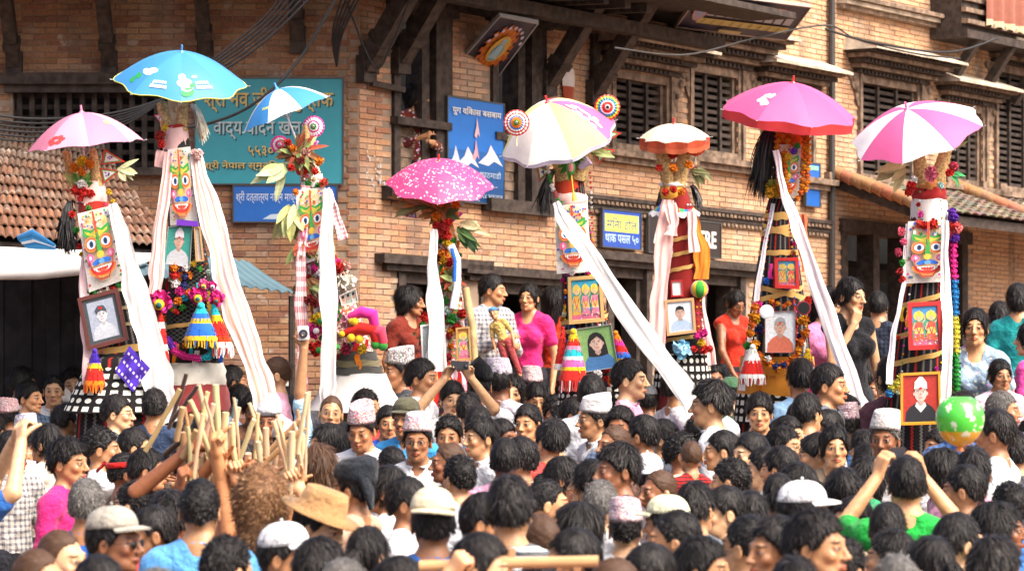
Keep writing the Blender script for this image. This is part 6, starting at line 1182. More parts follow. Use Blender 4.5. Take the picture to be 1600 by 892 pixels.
# hair: a scalp-hugging mass with loose locks over it, in the head's own coordinates
HAIR = {}
def make_hair(key, thick=.014, line=((-.11, 1.652), (-.08, 1.65), (-.055, 1.63), (-.03, 1.597), (-.012, 1.578), (.0, 1.604), (.03, 1.602), (.05, 1.562), (.075, 1.54), (.12, 1.525)), locks=3400, length=.034, lift=.12, messy=.15, extra=None, mat='hair_black', wid=.0023, top=0.):
    G = Field(*[axis(a, b, [(-9, 9)], .0065, .01) for a, b in ((-.2, .2), (-.19, .26), (1.12, 1.82))])
    G.ell((0, .016, 1.6 + top), (.0755 + thick * .72, .096 + thick * .9, .102 + thick * 1.1), .02)
    if extra: extra(G)
    X, Y, Z = np.meshgrid(*G.a, indexing='ij', sparse=True); zl = np.interp(Y, [a for a, b in line], [b for a, b in line])
    zl = zl + .006 * np.sin(X * 90) + .003 * np.sin(X * 210 + 1)
    body = G.f + .0025 * np.sin(X * 130 + 3 * np.sin(Z * 60)) * np.sin(Z * 90 + Y * 70); d = np.maximum(body, (zl - Z) * .8)
    if extra and extra.__name__ != 'none':
        E = Field(*G.a); extra(E); d = np.minimum(d, np.maximum(E.f + .002 * np.sin(X * 160) , -9.))
    # never into the face
    face = np.sqrt(((X) / .062) ** 2 + ((Y + .075) / .06) ** 2 + ((Z - 1.55) / .082) ** 2) - 1; G.f = np.maximum(d, -face * .05).astype('f')
    v, q = G.surf(); r = np.random.default_rng(len(key) * 7 + locks)
    # surface normals from the field gradient
    p = v[q].mean(1); nrm = np.cross(v[q[:, 2]] - v[q[:, 0]], v[q[:, 3]] - v[q[:, 1]]); nrm /= np.linalg.norm(nrm, axis=1)[:, None] + 1e-9
    keep = (nrm[:, 2] > -.75); pick = r.choice(np.flatnonzero(keep), min(locks, keep.sum()), replace=locks > keep.sum())
    p, n = p[pick] + r.normal(0, .003, (len(pick), 3)), nrm[pick]
    crown = np.array([.012, .05, 1.72]); fl = p - crown; fl[:, 2] -= .03; fl -= n * (fl * n).sum(1)[:, None]; fl /= np.linalg.norm(fl, axis=1)[:, None] + 1e-9
    fl += r.normal(0, messy, fl.shape) + n * lift * r.uniform(.2, 1, (len(p), 1)); fl /= np.linalg.norm(fl, axis=1)[:, None]
    L = (length * r.uniform(.5, 1.3, (len(p), 1))); sd = np.cross(fl, n); sd /= np.linalg.norm(sd, axis=1)[:, None] + 1e-9; w = wid * r.uniform(.6, 1.3, (len(p), 1))
    fl2 = fl - n * .35; fl2[:, 2] -= .25; fl2 += r.normal(0, messy * .4, fl.shape); fl2 /= np.linalg.norm(fl2, axis=1)[:, None]
    a = p - n * .003; b = a + fl * L * .5; c = b + fl2 * L * .5
    zc = np.interp(c[:, 1], [x_ for x_, _ in line], [z_ for _, z_ in line]); fc = ((c[:, 0] / .066) ** 2 + ((c[:, 1] + .08) / .07) ** 2 + ((c[:, 2] - 1.55) / .092) ** 2)
    ok = (fc > .86) & ((c[:, 2] > zc - .016) | (extra is not None)); p, n, w, sd, a, b, c = [q_[ok] for q_ in (p, n, w, sd, a, b, c)]
    nv0 = len(v)
    if locks:
        sv = np.stack([a - sd * w, a + sd * w, b + sd * w * .9, b - sd * w * .9, c + sd * w * .15, c - sd * w * .15], 1).reshape(-1, 3); i = np.arange(len(p))[:, None] * 6 + len(v)
        q = np.concatenate([q, i + [[0, 1, 2, 3]], i + [[3, 2, 4, 5]]]); v = np.concatenate([v, sv])
    tone = np.concatenate([np.full(nv0, .12), np.repeat(r.uniform(0, 1, (len(v) - nv0) // 6) ** 1.6, 6)]); HAIR[key] = np_mesh('hair_' + key, v, q, mat, None, tone)
def long_back(zend, w=.07, y=.07, r=.04):
    def f(G): 
        G.cap((0, .07, 1.62), (0, y, zend), .075, r, .05); G.cap((-w, .03, 1.6), (-w * .8, y - .02, zend + .04), .03, .025, .05); G.cap((w, .03, 1.6), (w * .8, y - .02, zend + .04), .03, .025, .05)
    return f
def bun(G): G.ell((0, .135, 1.57), (.045, .035, .042), .02); G.ell((0, .105, 1.575), (.03, .04, .03), .02)
def pony(G): G.ell((0, .112, 1.585), (.024, .03, .024), .02); G.cap((0, .13, 1.58), (0, .15, 1.48), .026, .024, .02); G.cap((0, .15, 1.48), (0, .12, 1.34), .024, .012, .02)
def lowpony(G): G.cap((0, .1, 1.53), (0, .105, 1.42), .028, .03, .03); G.cap((0, .105, 1.42), (0, .11, 1.25), .03, .014, .02)
FEML = ((-.11, 1.65), (-.085, 1.64), (-.06, 1.6), (-.03, 1.55), (.0, 1.53), (.05, 1.515), (.12, 1.48))
make_hair('short'); make_hair('thick', .015, locks=3600, length=.042, lift=.22, messy=.22, wid=.0026); make_hair('spiky', .011, locks=3600, length=.03, lift=.5, messy=.3, wid=.0025)
make_hair('crop', .007, locks=3600, length=.013, lift=.8, messy=.5, wid=.0026, line=((-.11, 1.662), (-.08, 1.66), (-.05, 1.63), (-.03, 1.6), (0, 1.575), (.045, 1.55), (.12, 1.525)))
make_hair('shaved', .0035, locks=2600, length=.006, lift=.9, messy=.6, wid=.0016, line=((-.11, 1.667), (-.08, 1.665), (-.05, 1.64), (-.03, 1.605), (0, 1.58), (.045, 1.56), (.12, 1.53)), mat='hair_brown')
make_hair('wave', .02, locks=3600, length=.046, lift=.32, messy=.26, wid=.003, top=.006); make_hair('curly', .015, locks=5000, length=.02, lift=.5, messy=1.0, wid=.0028)
make_hair('fringe', .016, line=((-.13, 1.622), (-.08, 1.622), (-.055, 1.606), (-.02, 1.575), (0, 1.597), (.03, 1.595), (.05, 1.56), (.12, 1.525)), locks=2800, length=.045, lift=.2, messy=.2)
make_hair('grey', .011, locks=1800, length=.025, lift=.4, messy=.4, mat='hair_grey')
make_hair('bun', .01, FEML, 2600, .05, .16, .16, bun); make_hair('pony', .01, FEML, 2800, .06, .16, .18, pony); make_hair('lowpony', .01, FEML, 2800, .06, .16, .16, lowpony)
make_hair('long', .012, FEML, 3200, .09, .1, .15, long_back(1.34)); make_hair('longbrown', .014, FEML, 3200, .09, .1, .2, long_back(1.36), 'hair_brown'); make_hair('bob', .013, FEML, 2800, .06, .2, .22, long_back(1.47))
make_hair('fuzzy', .034, FEML, 13000, .03, .55, 1.5, long_back(1.42, .08, .07, .075), 'hair_fuzzy', .0021, .01)

# head wear, each fitted to the head
def loft_rings(mb, rings, n=28, c=(.5, .5, .5), cap=True):
    rows = []
    for (cx, cy, cz, rx, ry, tilt) in rings:
        rows.append([Vector((cx + rx * math.cos(a), cy + ry * math.sin(a), cz + tilt * math.sin(a))) for a in (2 * math.pi * k / n for k in range(n))])
    mb.grid(rows, c, True)
    if cap: mb.face(rows[-1], c)
HATS = {}
def hat(key, mb, mat): HATS[key] = mb.mesh('hat_' + key, True); HATS[key].materials.append(M[mat])
m = MB(); loft_rings(m, [(0, .012, 1.632, .080, .101, -.008), (0, .012, 1.628, .0845, .1055, -.008), (0, .012, 1.65, .0835, .104, -.004), (.002, .014, 1.69, .079, .099, .004), (.004, .016, 1.728, .073, .093, .014), (.005, .016, 1.738, .070, .09, .016), (.006, .016, 1.739, .06, .08, .014), (.012, .016, 1.73, .03, .07, .008), (.014, .016, 1.726, .01, .06, .004)]); hat('topi', m, 'wear_topi')
m = MB(); loft_rings(m, [(0, .012, 1.625, .084, .104, -.01), (0, .012, 1.62, .089, .109, -.01), (0, .012, 1.67, .088, .107, -.002), (0, .02, 1.71, .074, .095, .012), (.0, .03, 1.742, .04, .07, .018), (0, .035, 1.76, .008, .03, .02)]); hat('pointed_topi', m, 'wear_plain')
def cap_mesh(bill=True, soft=0.):
    m = MB(); rg = []
    for i in range(9):
        a = i / 8 * math.pi / 2; rg.append((0, .014, 1.632 + .088 * math.sin(a) * (1 + soft * .1), .0855 * math.cos(a) ** .8 + .002, .1065 * math.cos(a) ** .8 + .002, -.004 * math.cos(a)))
    loft_rings(m, [(0, .014, 1.632, .082, .102, -.004)] + rg)
    if bill:
        for dz in (0, .005):
            rows = []
            for i in range(6):
                t = i / 5; rows.append([Vector((math.sin(u) * (.083 + .01 * t) , .014 - math.cos(u) * (.1 + .07 * t * math.cos(u * .72)), 1.638 + dz - .012 * t * t - (math.sin(u) ** 2) * .012 * (1 - .2 * t))) for u in np.linspace(-1.15, 1.15, 15)])
            m.grid(rows)
    m.ball((0, .014, 1.728), .007); return m
hat('cap', cap_mesh(), 'wear_plain'); hat('beanie', cap_mesh(False), 'wear_plain')
m = MB(); loft_rings(m, [(0, .014, 1.64, .08, .1, 0), (0, .014, 1.632, .15, .18, .012), (0, .014, 1.637, .152, .182, .012), (0, .014, 1.645, .091, .112, 0), (0, .014, 1.70, .084, .104, 0), (0, .014, 1.735, .074, .094, 0), (0, .014, 1.728, .04, .07, 0), (0, .014, 1.722, .012, .05, 0)], 36); hat('brim', m, 'wear_plain')
m = MB()
for zz in (1,):
    loft_rings(m, [(0, .014, 1.615, .0875, .108, -.012), (0, .014, 1.618, .0915, .112, -.012), (0, .014, 1.645, .091, .1115, -.012), (0, .014, 1.648, .086, .107, -.012)], cap=False)
m.bloom((.03, .125, 1.63), .02, (.5, .5, .5)); m.bar((.04, .125, 1.63), (.09, .16, 1.58), .03, .004, (0, 1, 0)); hat('headband', m, 'wear_plain')
m = MB(); loft_rings(m, [(0, .012, 1.63, .085, .105, -.02), (0, .012, 1.626, .092, .112, -.02), (0, .014, 1.66, .094, .114, -.01), (0, .02, 1.70, .09, .11, .004), (0, .03, 1.735, .07, .09, .01), (0, .035, 1.748, .03, .05, .01)]); m.tube([(.05, .09, 1.65), (.045, .12, 1.58), (.03, .125, 1.5)], [.045, .04, .02], 8, flat=.5); hat('scarf', m, 'wear_plain')
m = MB()
for x in (-1, 1):
    m.tube([Vector((x * .034 + .021 * math.cos(a), -.101 + .004 * math.cos(a) * -x, 1.577 + .016 * math.sin(a))) for a in np.linspace(0, 2 * math.pi, 17)], .0014, 5, (.02, .02, .02)); m.tube([(x * .055, -.098, 1.582), (x * .078, -.05, 1.582), (x * .084, .02, 1.575)], .0014, 5, (.02, .02, .02))
m.tube([(-.013, -.103, 1.582), (0, -.106, 1.585), (.013, -.103, 1.582)], .0013, 5, (.02, .02, .02)); HATS['glasses'] = m.mesh('glasses'); HATS['glasses'].materials.append(M['plastic'])
m2 = MB()
for x in (-1, 1): m2.ball((x * .034, -.1, 1.577), .022, (.005, .005, .006), 12, 6, (1, .25, .8)); m2.tube([(x * .055, -.098, 1.582), (x * .078, -.05, 1.582), (x * .084, .02, 1.575)], .002, 5, (.01, .01, .01))
HATS['sunglasses'] = m2.mesh('sunglasses', True); HATS['sunglasses'].materials.append(M['plastic'])
m3 = MB()
for k in range(60):
    x = random.uniform(-.027, .027); m3.leaf((x, -.0985 + abs(x) * .45, 1.527), (x * 8, -.1, -.6), .013, .004, (.01, .008, .008))
HATS['moustache'] = m3.mesh('moustache'); HATS['moustache'].materials.append(M['hair_black'])
UPA = lambda e, w: e + w
up1 = dict(L=NEU['L'], R=[(-.17, .02, 1.42), (-.2, -.02, 1.73), (-.175, -.05, 2.02)])
photo = dict(L=[(.175, .02, 1.365), (.26, -.17, 1.39), (.1, -.27, 1.60)], R=[(-.175, .02, 1.365), (-.26, -.17, 1.39), (-.1, -.27, 1.60)])
photo_hi = dict(L=[(.175, .02, 1.37), (.27, -.13, 1.52), (.095, -.2, 1.735)], R=[(-.175, .02, 1.37), (-.27, -.13, 1.52), (-.095, -.2, 1.735)])
reach = dict(L=NEU['L'], R=[(-.175, .0, 1.365), (-.2, -.27, 1.36), (-.13, -.49, 1.47)])
chin = dict(L=NEU['L'], R=[(-.165, .02, 1.35), (-.19, -.09, 1.12), (-.045, -.12, 1.39)])
hold = dict(L=[(.185, .02, 1.352), (.24, -.02, 1.08), (.06, -.25, 1.12)], R=[(-.185, .02, 1.352), (-.24, -.02, 1.08), (-.06, -.25, 1.18)])
make_body('man'); make_body('man_right', head=(0, 0, 32)); make_body('man_left', head=(0, 0, -32)); make_body('man_down', head=(14, 0, 0)); make_body('man_tilt', head=(-6, 9, -14))
make_body('woman', fem=1., slim=.86, sleeve=.55); make_body('woman_right', fem=1., slim=.86, sleeve=.55, head=(6, 0, 35)); make_body('child', hs=1.28, slim=.84); make_body('child_left', hs=1.28, slim=.84, head=(0, 0, -20), sleeve=1.8)
make_body('arm_up', up1, ('open', 'hold'), smile=1., hdir={'R': ((0, -.1, 1), (0, -1, 0))}, fine_hands=True, head=(-4, 5, 0), sleeve=.75)
make_body('photo', photo, ('hold', 'hold'), hdir={'L': ((-.3, .05, 1), (-.6, -.5, 0)), 'R': ((.3, .05, 1), (.6, -.5, 0))}, fine_hands=True)
make_body('photo_hi', photo_hi, ('hold', 'hold'), hdir={'L': ((-.5, -.1, .8), (-.3, -.8, -.3)), 'R': ((.5, -.1, .8), (.3, -.8, -.3))}, fine_hands=True, sleeve=.7)
make_body('reach', reach, ('open', 'grip'), hdir={'R': ((.35, -.8, .35), (.9, .3, .2))}, fine_hands=True, sleeve=.7)
make_body('chin', chin, ('open', 'grip'), fem=1., slim=.86, hdir={'R': ((.3, -.1, .9), (0, 1, .2))}, fine_hands=True, tank=True, head=(4, 0, 20))
make_body('hold', hold, ('hold', 'hold'), sleeve=1.7, head=(4, 0, 40))
make_body('bend', dict(L=[(.17, .0, 1.35), (.2, -.1, 1.1), (.13, -.2, .88)], R=[(-.17, 0, 1.35), (-.2, -.1, 1.1), (-.13, -.2, .88)]), fem=1., slim=.86, tank=True, head=(24, 0, 0))

SKINS = [srgb(h) for h in ('c68e62', 'b67d54', 'd3a075', 'a56d48', '8f5a3b', 'cf9468')]
PN = 0
def person(x, y, yaw, hair='short', wear='ffffff', body='man', skin=None, hatk=None, hatc='d8d4cc', pat='plain', extra=(), label='', s=None, D=None, h=None, zbase=None, cat='person', hatyaw=0, group=None, trous='23242a', tilt=(0, 0)):
    """x, y: top of the head in the photograph; its size there grows with the row"""
    global PN; PN += 1; rr = random.Random(PN * 13)
    if s is None: s = max(50, 63 + (y - 612) * .243)
    if D is None: D = .245 * F_PX / s
    top = CAM_Z - (y - 446) * D / F_PX
    hatup = {'topi': .042, 'pointed_topi': .06, 'cap': .025, 'brim': .035, 'scarf': .045}.get(hatk, .012)
    scl = (top / (1.70 + hatup)) if zbase is None else (top - zbase) / (1.70 + hatup)
    me, sh, tr, H4 = BODY[body]; p = P(x, y, D)
    o = link('person', me); o.location = (p.x, p.y, zbase or 0); o.rotation_euler = (R(tilt[0]), R(tilt[1]), R(yaw))
    # crown stays where the photograph has it although the head sits a little off the axis
    w = scl if 'child' not in body or zbase is not None else scl
    sx = min(max(scl, .86), 1.06) if 'child' not in body else scl * 1.05
    o.scale = (sx, sx, scl); c = SKINS[rr.randrange(len(SKINS))] if skin is None else SKINS[skin]; f = rr.uniform(.75, 1.05); o.color = (*[min(1, q * f * g) for q, g in zip(c, (.97, 1.06, 1.13))], 1)
    tag(o, label, cat, group or 'people in the crowd')
    a = link('shirt', sh, o); a.material_slots[0].link = 'OBJECT'; a.material_slots[0].material = M['wear_' + pat]; wc = srgb(wear); a.color = (*[min(.64, q) for q in wc], 1)
    b = link('trousers', tr, o); b.material_slots[0].link = 'OBJECT'; b.material_slots[0].material = M['wear_plain']; b.color = (*srgb(trous), 1)
    if hair:
        hm = HAIR[hair]; q = link('hair', hm, o); q.matrix_local = H4 @ Matrix.Translation((0, .016, 1.6)) @ Matrix.Scale(rr.uniform(.985, 1.03), 4) @ Matrix.Translation((0, -.016, -1.6))
    if hatk:
        q = link({'topi': 'topi_hat', 'pointed_topi': 'topi_hat', 'cap': 'peaked_cap', 'brim': 'brimmed_hat', 'headband': 'headband', 'scarf': 'head_scarf', 'beanie': 'beanie'}[hatk], HATS[hatk], o)
        q.matrix_local = H4 @ Matrix.Translation((0, .014, 1.634)) @ Euler((R(rr.uniform(-5, 5)), R(rr.uniform(-4, 4)), R(hatyaw))).to_matrix().to_4x4() @ Matrix.Scale(1.02, 4) @ Matrix.Translation((0, -.014, -1.63)); q.color = (*[min(.62, k) for k in srgb(hatc)], 1)
    for e in extra: q = link(e, HATS[e], o); q.matrix_local = H4.copy()
    return o
# ------------------------------------------------------------------ the crowd
W, G_, BL_, DK, RD, PK, TN = 'e8e6e2', '8a8c90', '2f62b0', '22242a', 'b02a26', 'd8508c', 'b59a78'
CROWD = []
def C(x, y, yaw, hair='short', wear=W, body='man', label=None, **kw): CROWD.append(dict(x=x, y=y, yaw=yaw, hair=hair, wear=wear, body=body, label=label, **kw))
# far rows at the foot of the towers
C(35, 573, 170, 'thick', DK); C(46, 596, 35, 'thick', '5a7086', 'man_right', 'man in a blue check shirt looking aside below the dark shutters', pat='check', s=66); C(84, 585, 5, 'crop', W, 'man', 'cropped young man facing out under the soldier portrait tower', skin=2); C(113, 576, 12, 'thick', '9a7f66', label='dark haired man half hidden beside the cropped young man')
C(15, 622, 160, 'crop', '6a6258', hatk='topi', hatc='b84a5a', s=68, label='person in a red zigzag patterned topi by the dark shutters'); C(39, 648, -140, 'crop', W, hatk='topi', hatc='3a5a9a', s=74, label='person in a blue and red patterned topi in a white shirt'); C(98, 604, 170, 'crop', 'cfc6c0', hatk='pointed_topi', hatc='e0cfd0', s=64, label='person in a pale pink pointed topi below the soldier portrait')
C(102, 632, 165, 'thick', '4a4f58'); C(152, 634, 150, 'short', '55504c'); C(184, 616, 85, 'short', '3c4248', 'man', 'bearded man with thin dark glasses in profile under the violet crochet square', extra=('glasses',), skin=2, s=74); C(242, 606, 175, 'spiky', '2c3a52', s=74, label='spiky black haired man facing the blue umbrella tower')
C(18, 674, 40, 'short', 'b9b2a8', 'man_right', 'lean older man in a pale shirt looking aside among the topi wearers', pat='check', skin=3); C(160, 668, 95, 'curly', W, 'reach', 'curly haired man reaching a stick forward past the man with glasses', s=80, skin=1); C(108, 686, 70, 'wave', 'c2286e', 'man', 'wavy haired person wrapped in a bright pink shawl', s=86, skin=1)
C(197, 706, 110, 'crop', '5a4636', 'reach', 'man with a red headband reaching towards the raised sticks', hatk='headband', hatc='a81c1a', s=80); C(136, 747, 172, 'grey', BL_, 'man', 'man with thin cropped grey hair in a blue shirt', s=94, skin=1); C(178, 790, 42, 'short', '55504a', 'man_right', 'man in a grey peaked cap and sunglasses', hatk='cap', hatc='9a9488', extra=('sunglasses',), s=108, skin=4, hatyaw=-4)
C(208, 752, 165, 'curly', '30343c', s=88); C(262, 770, 150, 'short', '7a5a48', s=92); C(236, 790, 110, 'short', 'a08070', s=96); C(313, 746, 178, 'crop', '5a9ad0', 'man', 'man with a square black crop in a light blue shirt', s=104, skin=0); C(408, 738, 185, 'fuzzy', '8a6a50', 'woman', 'person with a big fuzzy light brown head of hair', s=104)
C(97, 824, 160, 'shaved', 'd8d4d0', s=108); C(62, 854, 200, 'shaved', '908c88', s=114); C(-40, 700, 110, 'short', '2a5a9a', 'photo_hi', 'person in a blue shirt with bare arms raised', s=96, skin=2); C(357, 838, 185, 'curly', '3a3a48', 'woman', s=112); C(250, 886, 180, 'short', DK, s=118); C(150, 868, 175, 'short', '606870', s=116)
C(363, 571, 165, 'thick', DK, s=56); C(372, 601, 150, 'thick', '45505a', s=66); C(396, 612, 10, 'thick', '6a4a3a', 'man_down', 'dark faced man behind the raised sticks', skin=4, s=68); C(418, 585, 170, 'short', '384050', s=58); C(372, 690, -120, 'short', '28507c', 'reach', 'man in a dark blue shirt holding out a stick beyond the bundle', s=80); C(300, 690, 150, 'short', '3a5a86', 'man', s=82); C(345, 720, -150, 'thick', '2c4468', 'reach', s=86, label='thick haired man in navy reaching into the bundle of sticks')
C(212, 668, 100, 'short', '6c5c50', 'reach', 'bare armed man stretching his hand to the sticks beside the man with glasses', s=76, skin=0); C(232, 700, 95, 'thick', '8a7464', 'reach', 'thick haired man stretching his arm over the red headband', s=82, skin=1)
# around the white sash and the laughing man
C(437, 588, 170, 'crop', W, hatk='beanie', hatc='d8d2c4', s=62, label='person in a round cream cap by the long peach striped sash'); C(452, 616, 165, 'short', '4a4a4c', hatk='cap', hatc='3c4044', hatyaw=10, s=66, label='person in a charcoal cap beside the raised arm'); C(420, 620, -8, 'short', '6a5c54', 'man', 'dark faced man in a white pointed topi', hatk='pointed_topi', hatc='dedad2', skin=4, s=76); C(447, 652, 150, 'crop', 'a8a49c', hatk='pointed_topi', hatc='d6d4d0', s=76, label='person in a crumpled white topi under the pointed topi')
C(515, 616, 4, 'shaved', '9cc0d8', 'arm_up', 'laughing man in pale blue with one arm raised high holding a camera', skin=0, s=74); C(515, 590, 2, 'crop', '6a6a70', 'man', 'stern cropped man right behind the laughing man', skin=1, s=62); C(567, 630, -16, 'short', W, 'man_down', 'thin dark man in a pink patterned topi and white shirt', hatk='topi', hatc='b04858', skin=3, s=84); C(573, 608, 176, 'spiky', '2a3238', s=70)
C(634, 620, -22, 'short', '3a8ac0', 'man', 'moustached man in an olive cap and bright blue shirt', hatk='cap', hatc='4a4838', extra=('moustache',), skin=3, s=76); C(606, 634, 12, 'short', '2a4aa0', 'man', 'young man in blue between the topi wearers', skin=1, s=70); C(652, 646, -4, 'short', W, 'man', 'old man in glasses, floral topi and white shirt', hatk='topi', hatc='c05a6a', extra=('glasses',), skin=3, s=88)
C(707, 595, 12, 'fringe', W, 'photo_hi', 'man holding a small black camera up in both hands', skin=2, s=72); C(675, 604, 8, 'grey', '8a8078', 'man_tilt', 'smiling old man in a pale topi beside the raised camera', hatk='topi', hatc='b8b0a8', skin=0, s=66); C(734, 612, 172, 'spiky', 'c8c0b8', s=72); C(701, 650, -6, 'curly', '6a6a5a', 'man', 'curly haired boy staring out beside the old man in glasses', skin=1, s=78); C(797, 596, 4, 'bob', 'd8c8b8', 'child', 'small girl looking out above the crowd by the rosette tower', skin=2, s=58)
C(750, 652, 168, 'thick', W, s=78); C(785, 655, 25, 'short', 'd8d0c8', 'man_right', s=74, label='man with his face half hidden behind a held up phone'); C(500, 694, 165, 'longbrown', '3a2a2c', 'woman', 'woman with long dark reddish hair facing away', s=86); C(508, 662, 160, 'bob', '4a3a3a', 'woman', s=76); C(552, 714, -118, 'short', 'c09a80', 'man', 'man in profile wearing a dark wrapped cap low on his head', hatk='scarf', hatc='22262c', skin=1, s=92)
C(603, 726, 155, 'pony', W, 'woman', s=90); C(493, 764, 62, 'short', 'b8b0a8', 'man_down', 'man in a wide tan leather hat', hatk='brim', hatc='a07a50', skin=2, s=102); C(448, 815, 75, 'short', 'd8d8dc', 'man', 'man in a white peaked cap in the front of the crowd', hatk='cap', hatc='e2ded4', skin=1, s=108); C(676, 760, 182, 'short', '2a62a8', 'man', 'man in a beige back to front cap and blue shirt', hatk='cap', hatc='cfc0a0', hatyaw=180, s=108); C(577, 820, 180, 'bun', '3a3440', 'woman', s=102); C(716, 712, 170, 'curly', 'b8bcc0', s=84)
C(797, 742, 172, 'thick', 'c8d8e8', s=112, pat='stripe', label='thick haired man in a pale striped shirt near the beige cap'); C(790, 684, 165, 'short', 'd0ccc8', s=84); C(757, 832, 178, 'short', '404a58', s=120); C(630, 870, 170, 'short', '34557f', s=118); C(540, 872, 175, 'short', DK, s=116); C(700, 690, 178, 'short', '3a4450', s=80); C(640, 745, 160, 'short', 'e0dcd8', s=92); C(760, 770, 165, 'short', '8090a0', s=98); C(505, 840, 165, 'thick', 'b0b8c0', s=108)
# middle of the crowd
C(832, 573, 172, 'crop', 'c8b8b8', hatk='topi', hatc='c06a74', s=58, label='person in a rosy pink topi at the back of the crowd'); C(837, 597, 10, 'fringe', '5a5a60', 'man_down', 'man with a wet fringe looking down beside the rosette tower', skin=0, s=64); C(824, 631, -24, 'short', '7a7068', 'man', 'square faced man looking past the camera', skin=1, s=76); C(858, 658, -140, 'thick', '4a4e54', s=80); C(899, 620, 38, 'short', '6a625a', 'man_right', s=72, skin=3, label='man beside the white topi with his head turned to it'); C(928, 617, -72, 'crop', 'd8d8d4', 'man', 'old man in a white topi and glasses in profile', hatk='topi', hatc='dcd8d4', extra=('glasses',), skin=1, s=82)
C(973, 607, 170, 'spiky', '50565e', s=72); C(1003, 648, -125, 'short', '3a3e48', 'man', 'man with thin glasses turned towards the white topi', extra=('glasses',), s=80, skin=1); C(958, 662, 175, 'shaved', '8a6a5a', 'man', s=80); C(963, 694, -160, 'wave', '4a4448', s=92); C(882, 712, 165, 'bun', '6a5048', 'woman', s=84); C(921, 716, -110, 'lowpony', '0f7a5a', 'woman', 'woman with an earring and a green dress, hair tied low', s=88, skin=0); C(811, 683, 160, 'short', '54585e', s=84); C(856, 746, 175, 'crop', W, s=90)
C(1012, 707, 182, 'crop', '9a8a7a', hatk='cap', hatc='e4e0d8', hatyaw=180, s=84, label='person in a white cap worn back to front'); C(1028, 732, 170, 'short', '5a5a5a', s=84); C(1079, 698, -150, 'shaved', 'b8221e', 'child_left', 'small boy in a red striped jacket sitting above the heads', pat='stripe', zbase=.62, s=84, skin=0); C(978, 780, 172, 'crop', 'e8e4d8', hatk='topi', hatc='c07a8a', s=94, label='person in a pink floral topi and a cream shirt'); C(1040, 772, -120, 'short', 'cfc8b8', hatk='cap', hatc='d8cba8', hatyaw=0, s=92, label='person in a straw coloured peaked cap by the boy in red'); C(1053, 794, -100, 'crop', W, 'man', 'cropped man in a white shirt in profile below the boy in red', skin=1, s=106)
C(1068, 676, 170, 'curly', '4a5a70', s=80); C(1090, 650, 165, 'curly', '3a6a9a', s=76); C(1109, 597, -100, 'wave', W, 'man', 'wavy haired man in a white collar turned to the taut white sash', s=84, skin=0); C(1137, 652, 170, 'crop', 'b0a8a0', hatk='pointed_topi', hatc='dcd4cc', s=76, label='person in an ivory pointed topi behind the wavy haired man'); C(1057, 616, -10, 'short', '8a8a88', 'man_down', 'squinting man by the end of the taut white sash', skin=2, s=66); C(1012, 600, 170, 'short', '5a5e64', hatk='cap', hatc='5a5c60', s=60, label='person in a dull grey cap at the foot of the maroon tower'); C(1142, 588, 165, 'crop', '4a5a44', hatk='cap', hatc='3a5a40', s=60, label='person in a green camouflage cap at the foot of the marigold tower'); C(1115, 566, 8, 'spiky', '5a6068', 'man', 'man in glasses at the foot of the maroon tower', extra=('glasses',), s=56)
C(1187, 614, -6, 'fringe', '3a3e48', 'man', 'clear faced young man looking out under the marigold tower', skin=0, s=76); C(1127, 672, 170, 'short', '5a6470', s=80); C(1172, 675, -150, 'short', 'c8d0d8', s=84); C(1192, 698, -100, 'short', W, 'man', s=82, skin=2, label='short haired man in white with his head in profile'); C(1140, 716, 172, 'curly', 'd8d4d0', s=84); C(1172, 765, 175, 'bun', '5a4a44', 'woman', s=88); C(1165, 802, 176, 'crop', 'b8907a', s=108); C(1130, 760, 168, 'short', 'c0c8d0', s=92); C(895, 785, 170, 'long', '4a5a54', 'woman', s=90); C(893, 826, 178, 'short', '8a96a4', s=108); C(967, 868, 172, 'shaved', 'c0b8a8', s=112); C(840, 800, 170, 'short', W, s=102); C(1100, 840, 175, 'thick', 'd4d8dc', s=112); C(1010, 850, 172, 'short', '7a8a9a', s=112); C(840, 872, 178, 'short', '303848', s=118); C(1040, 655, 172, 'short', '60666c', s=76); C(940, 750, 168, 'short', '72685e', s=92); C(1088, 752, 178, 'thick', '64707c', s=94)
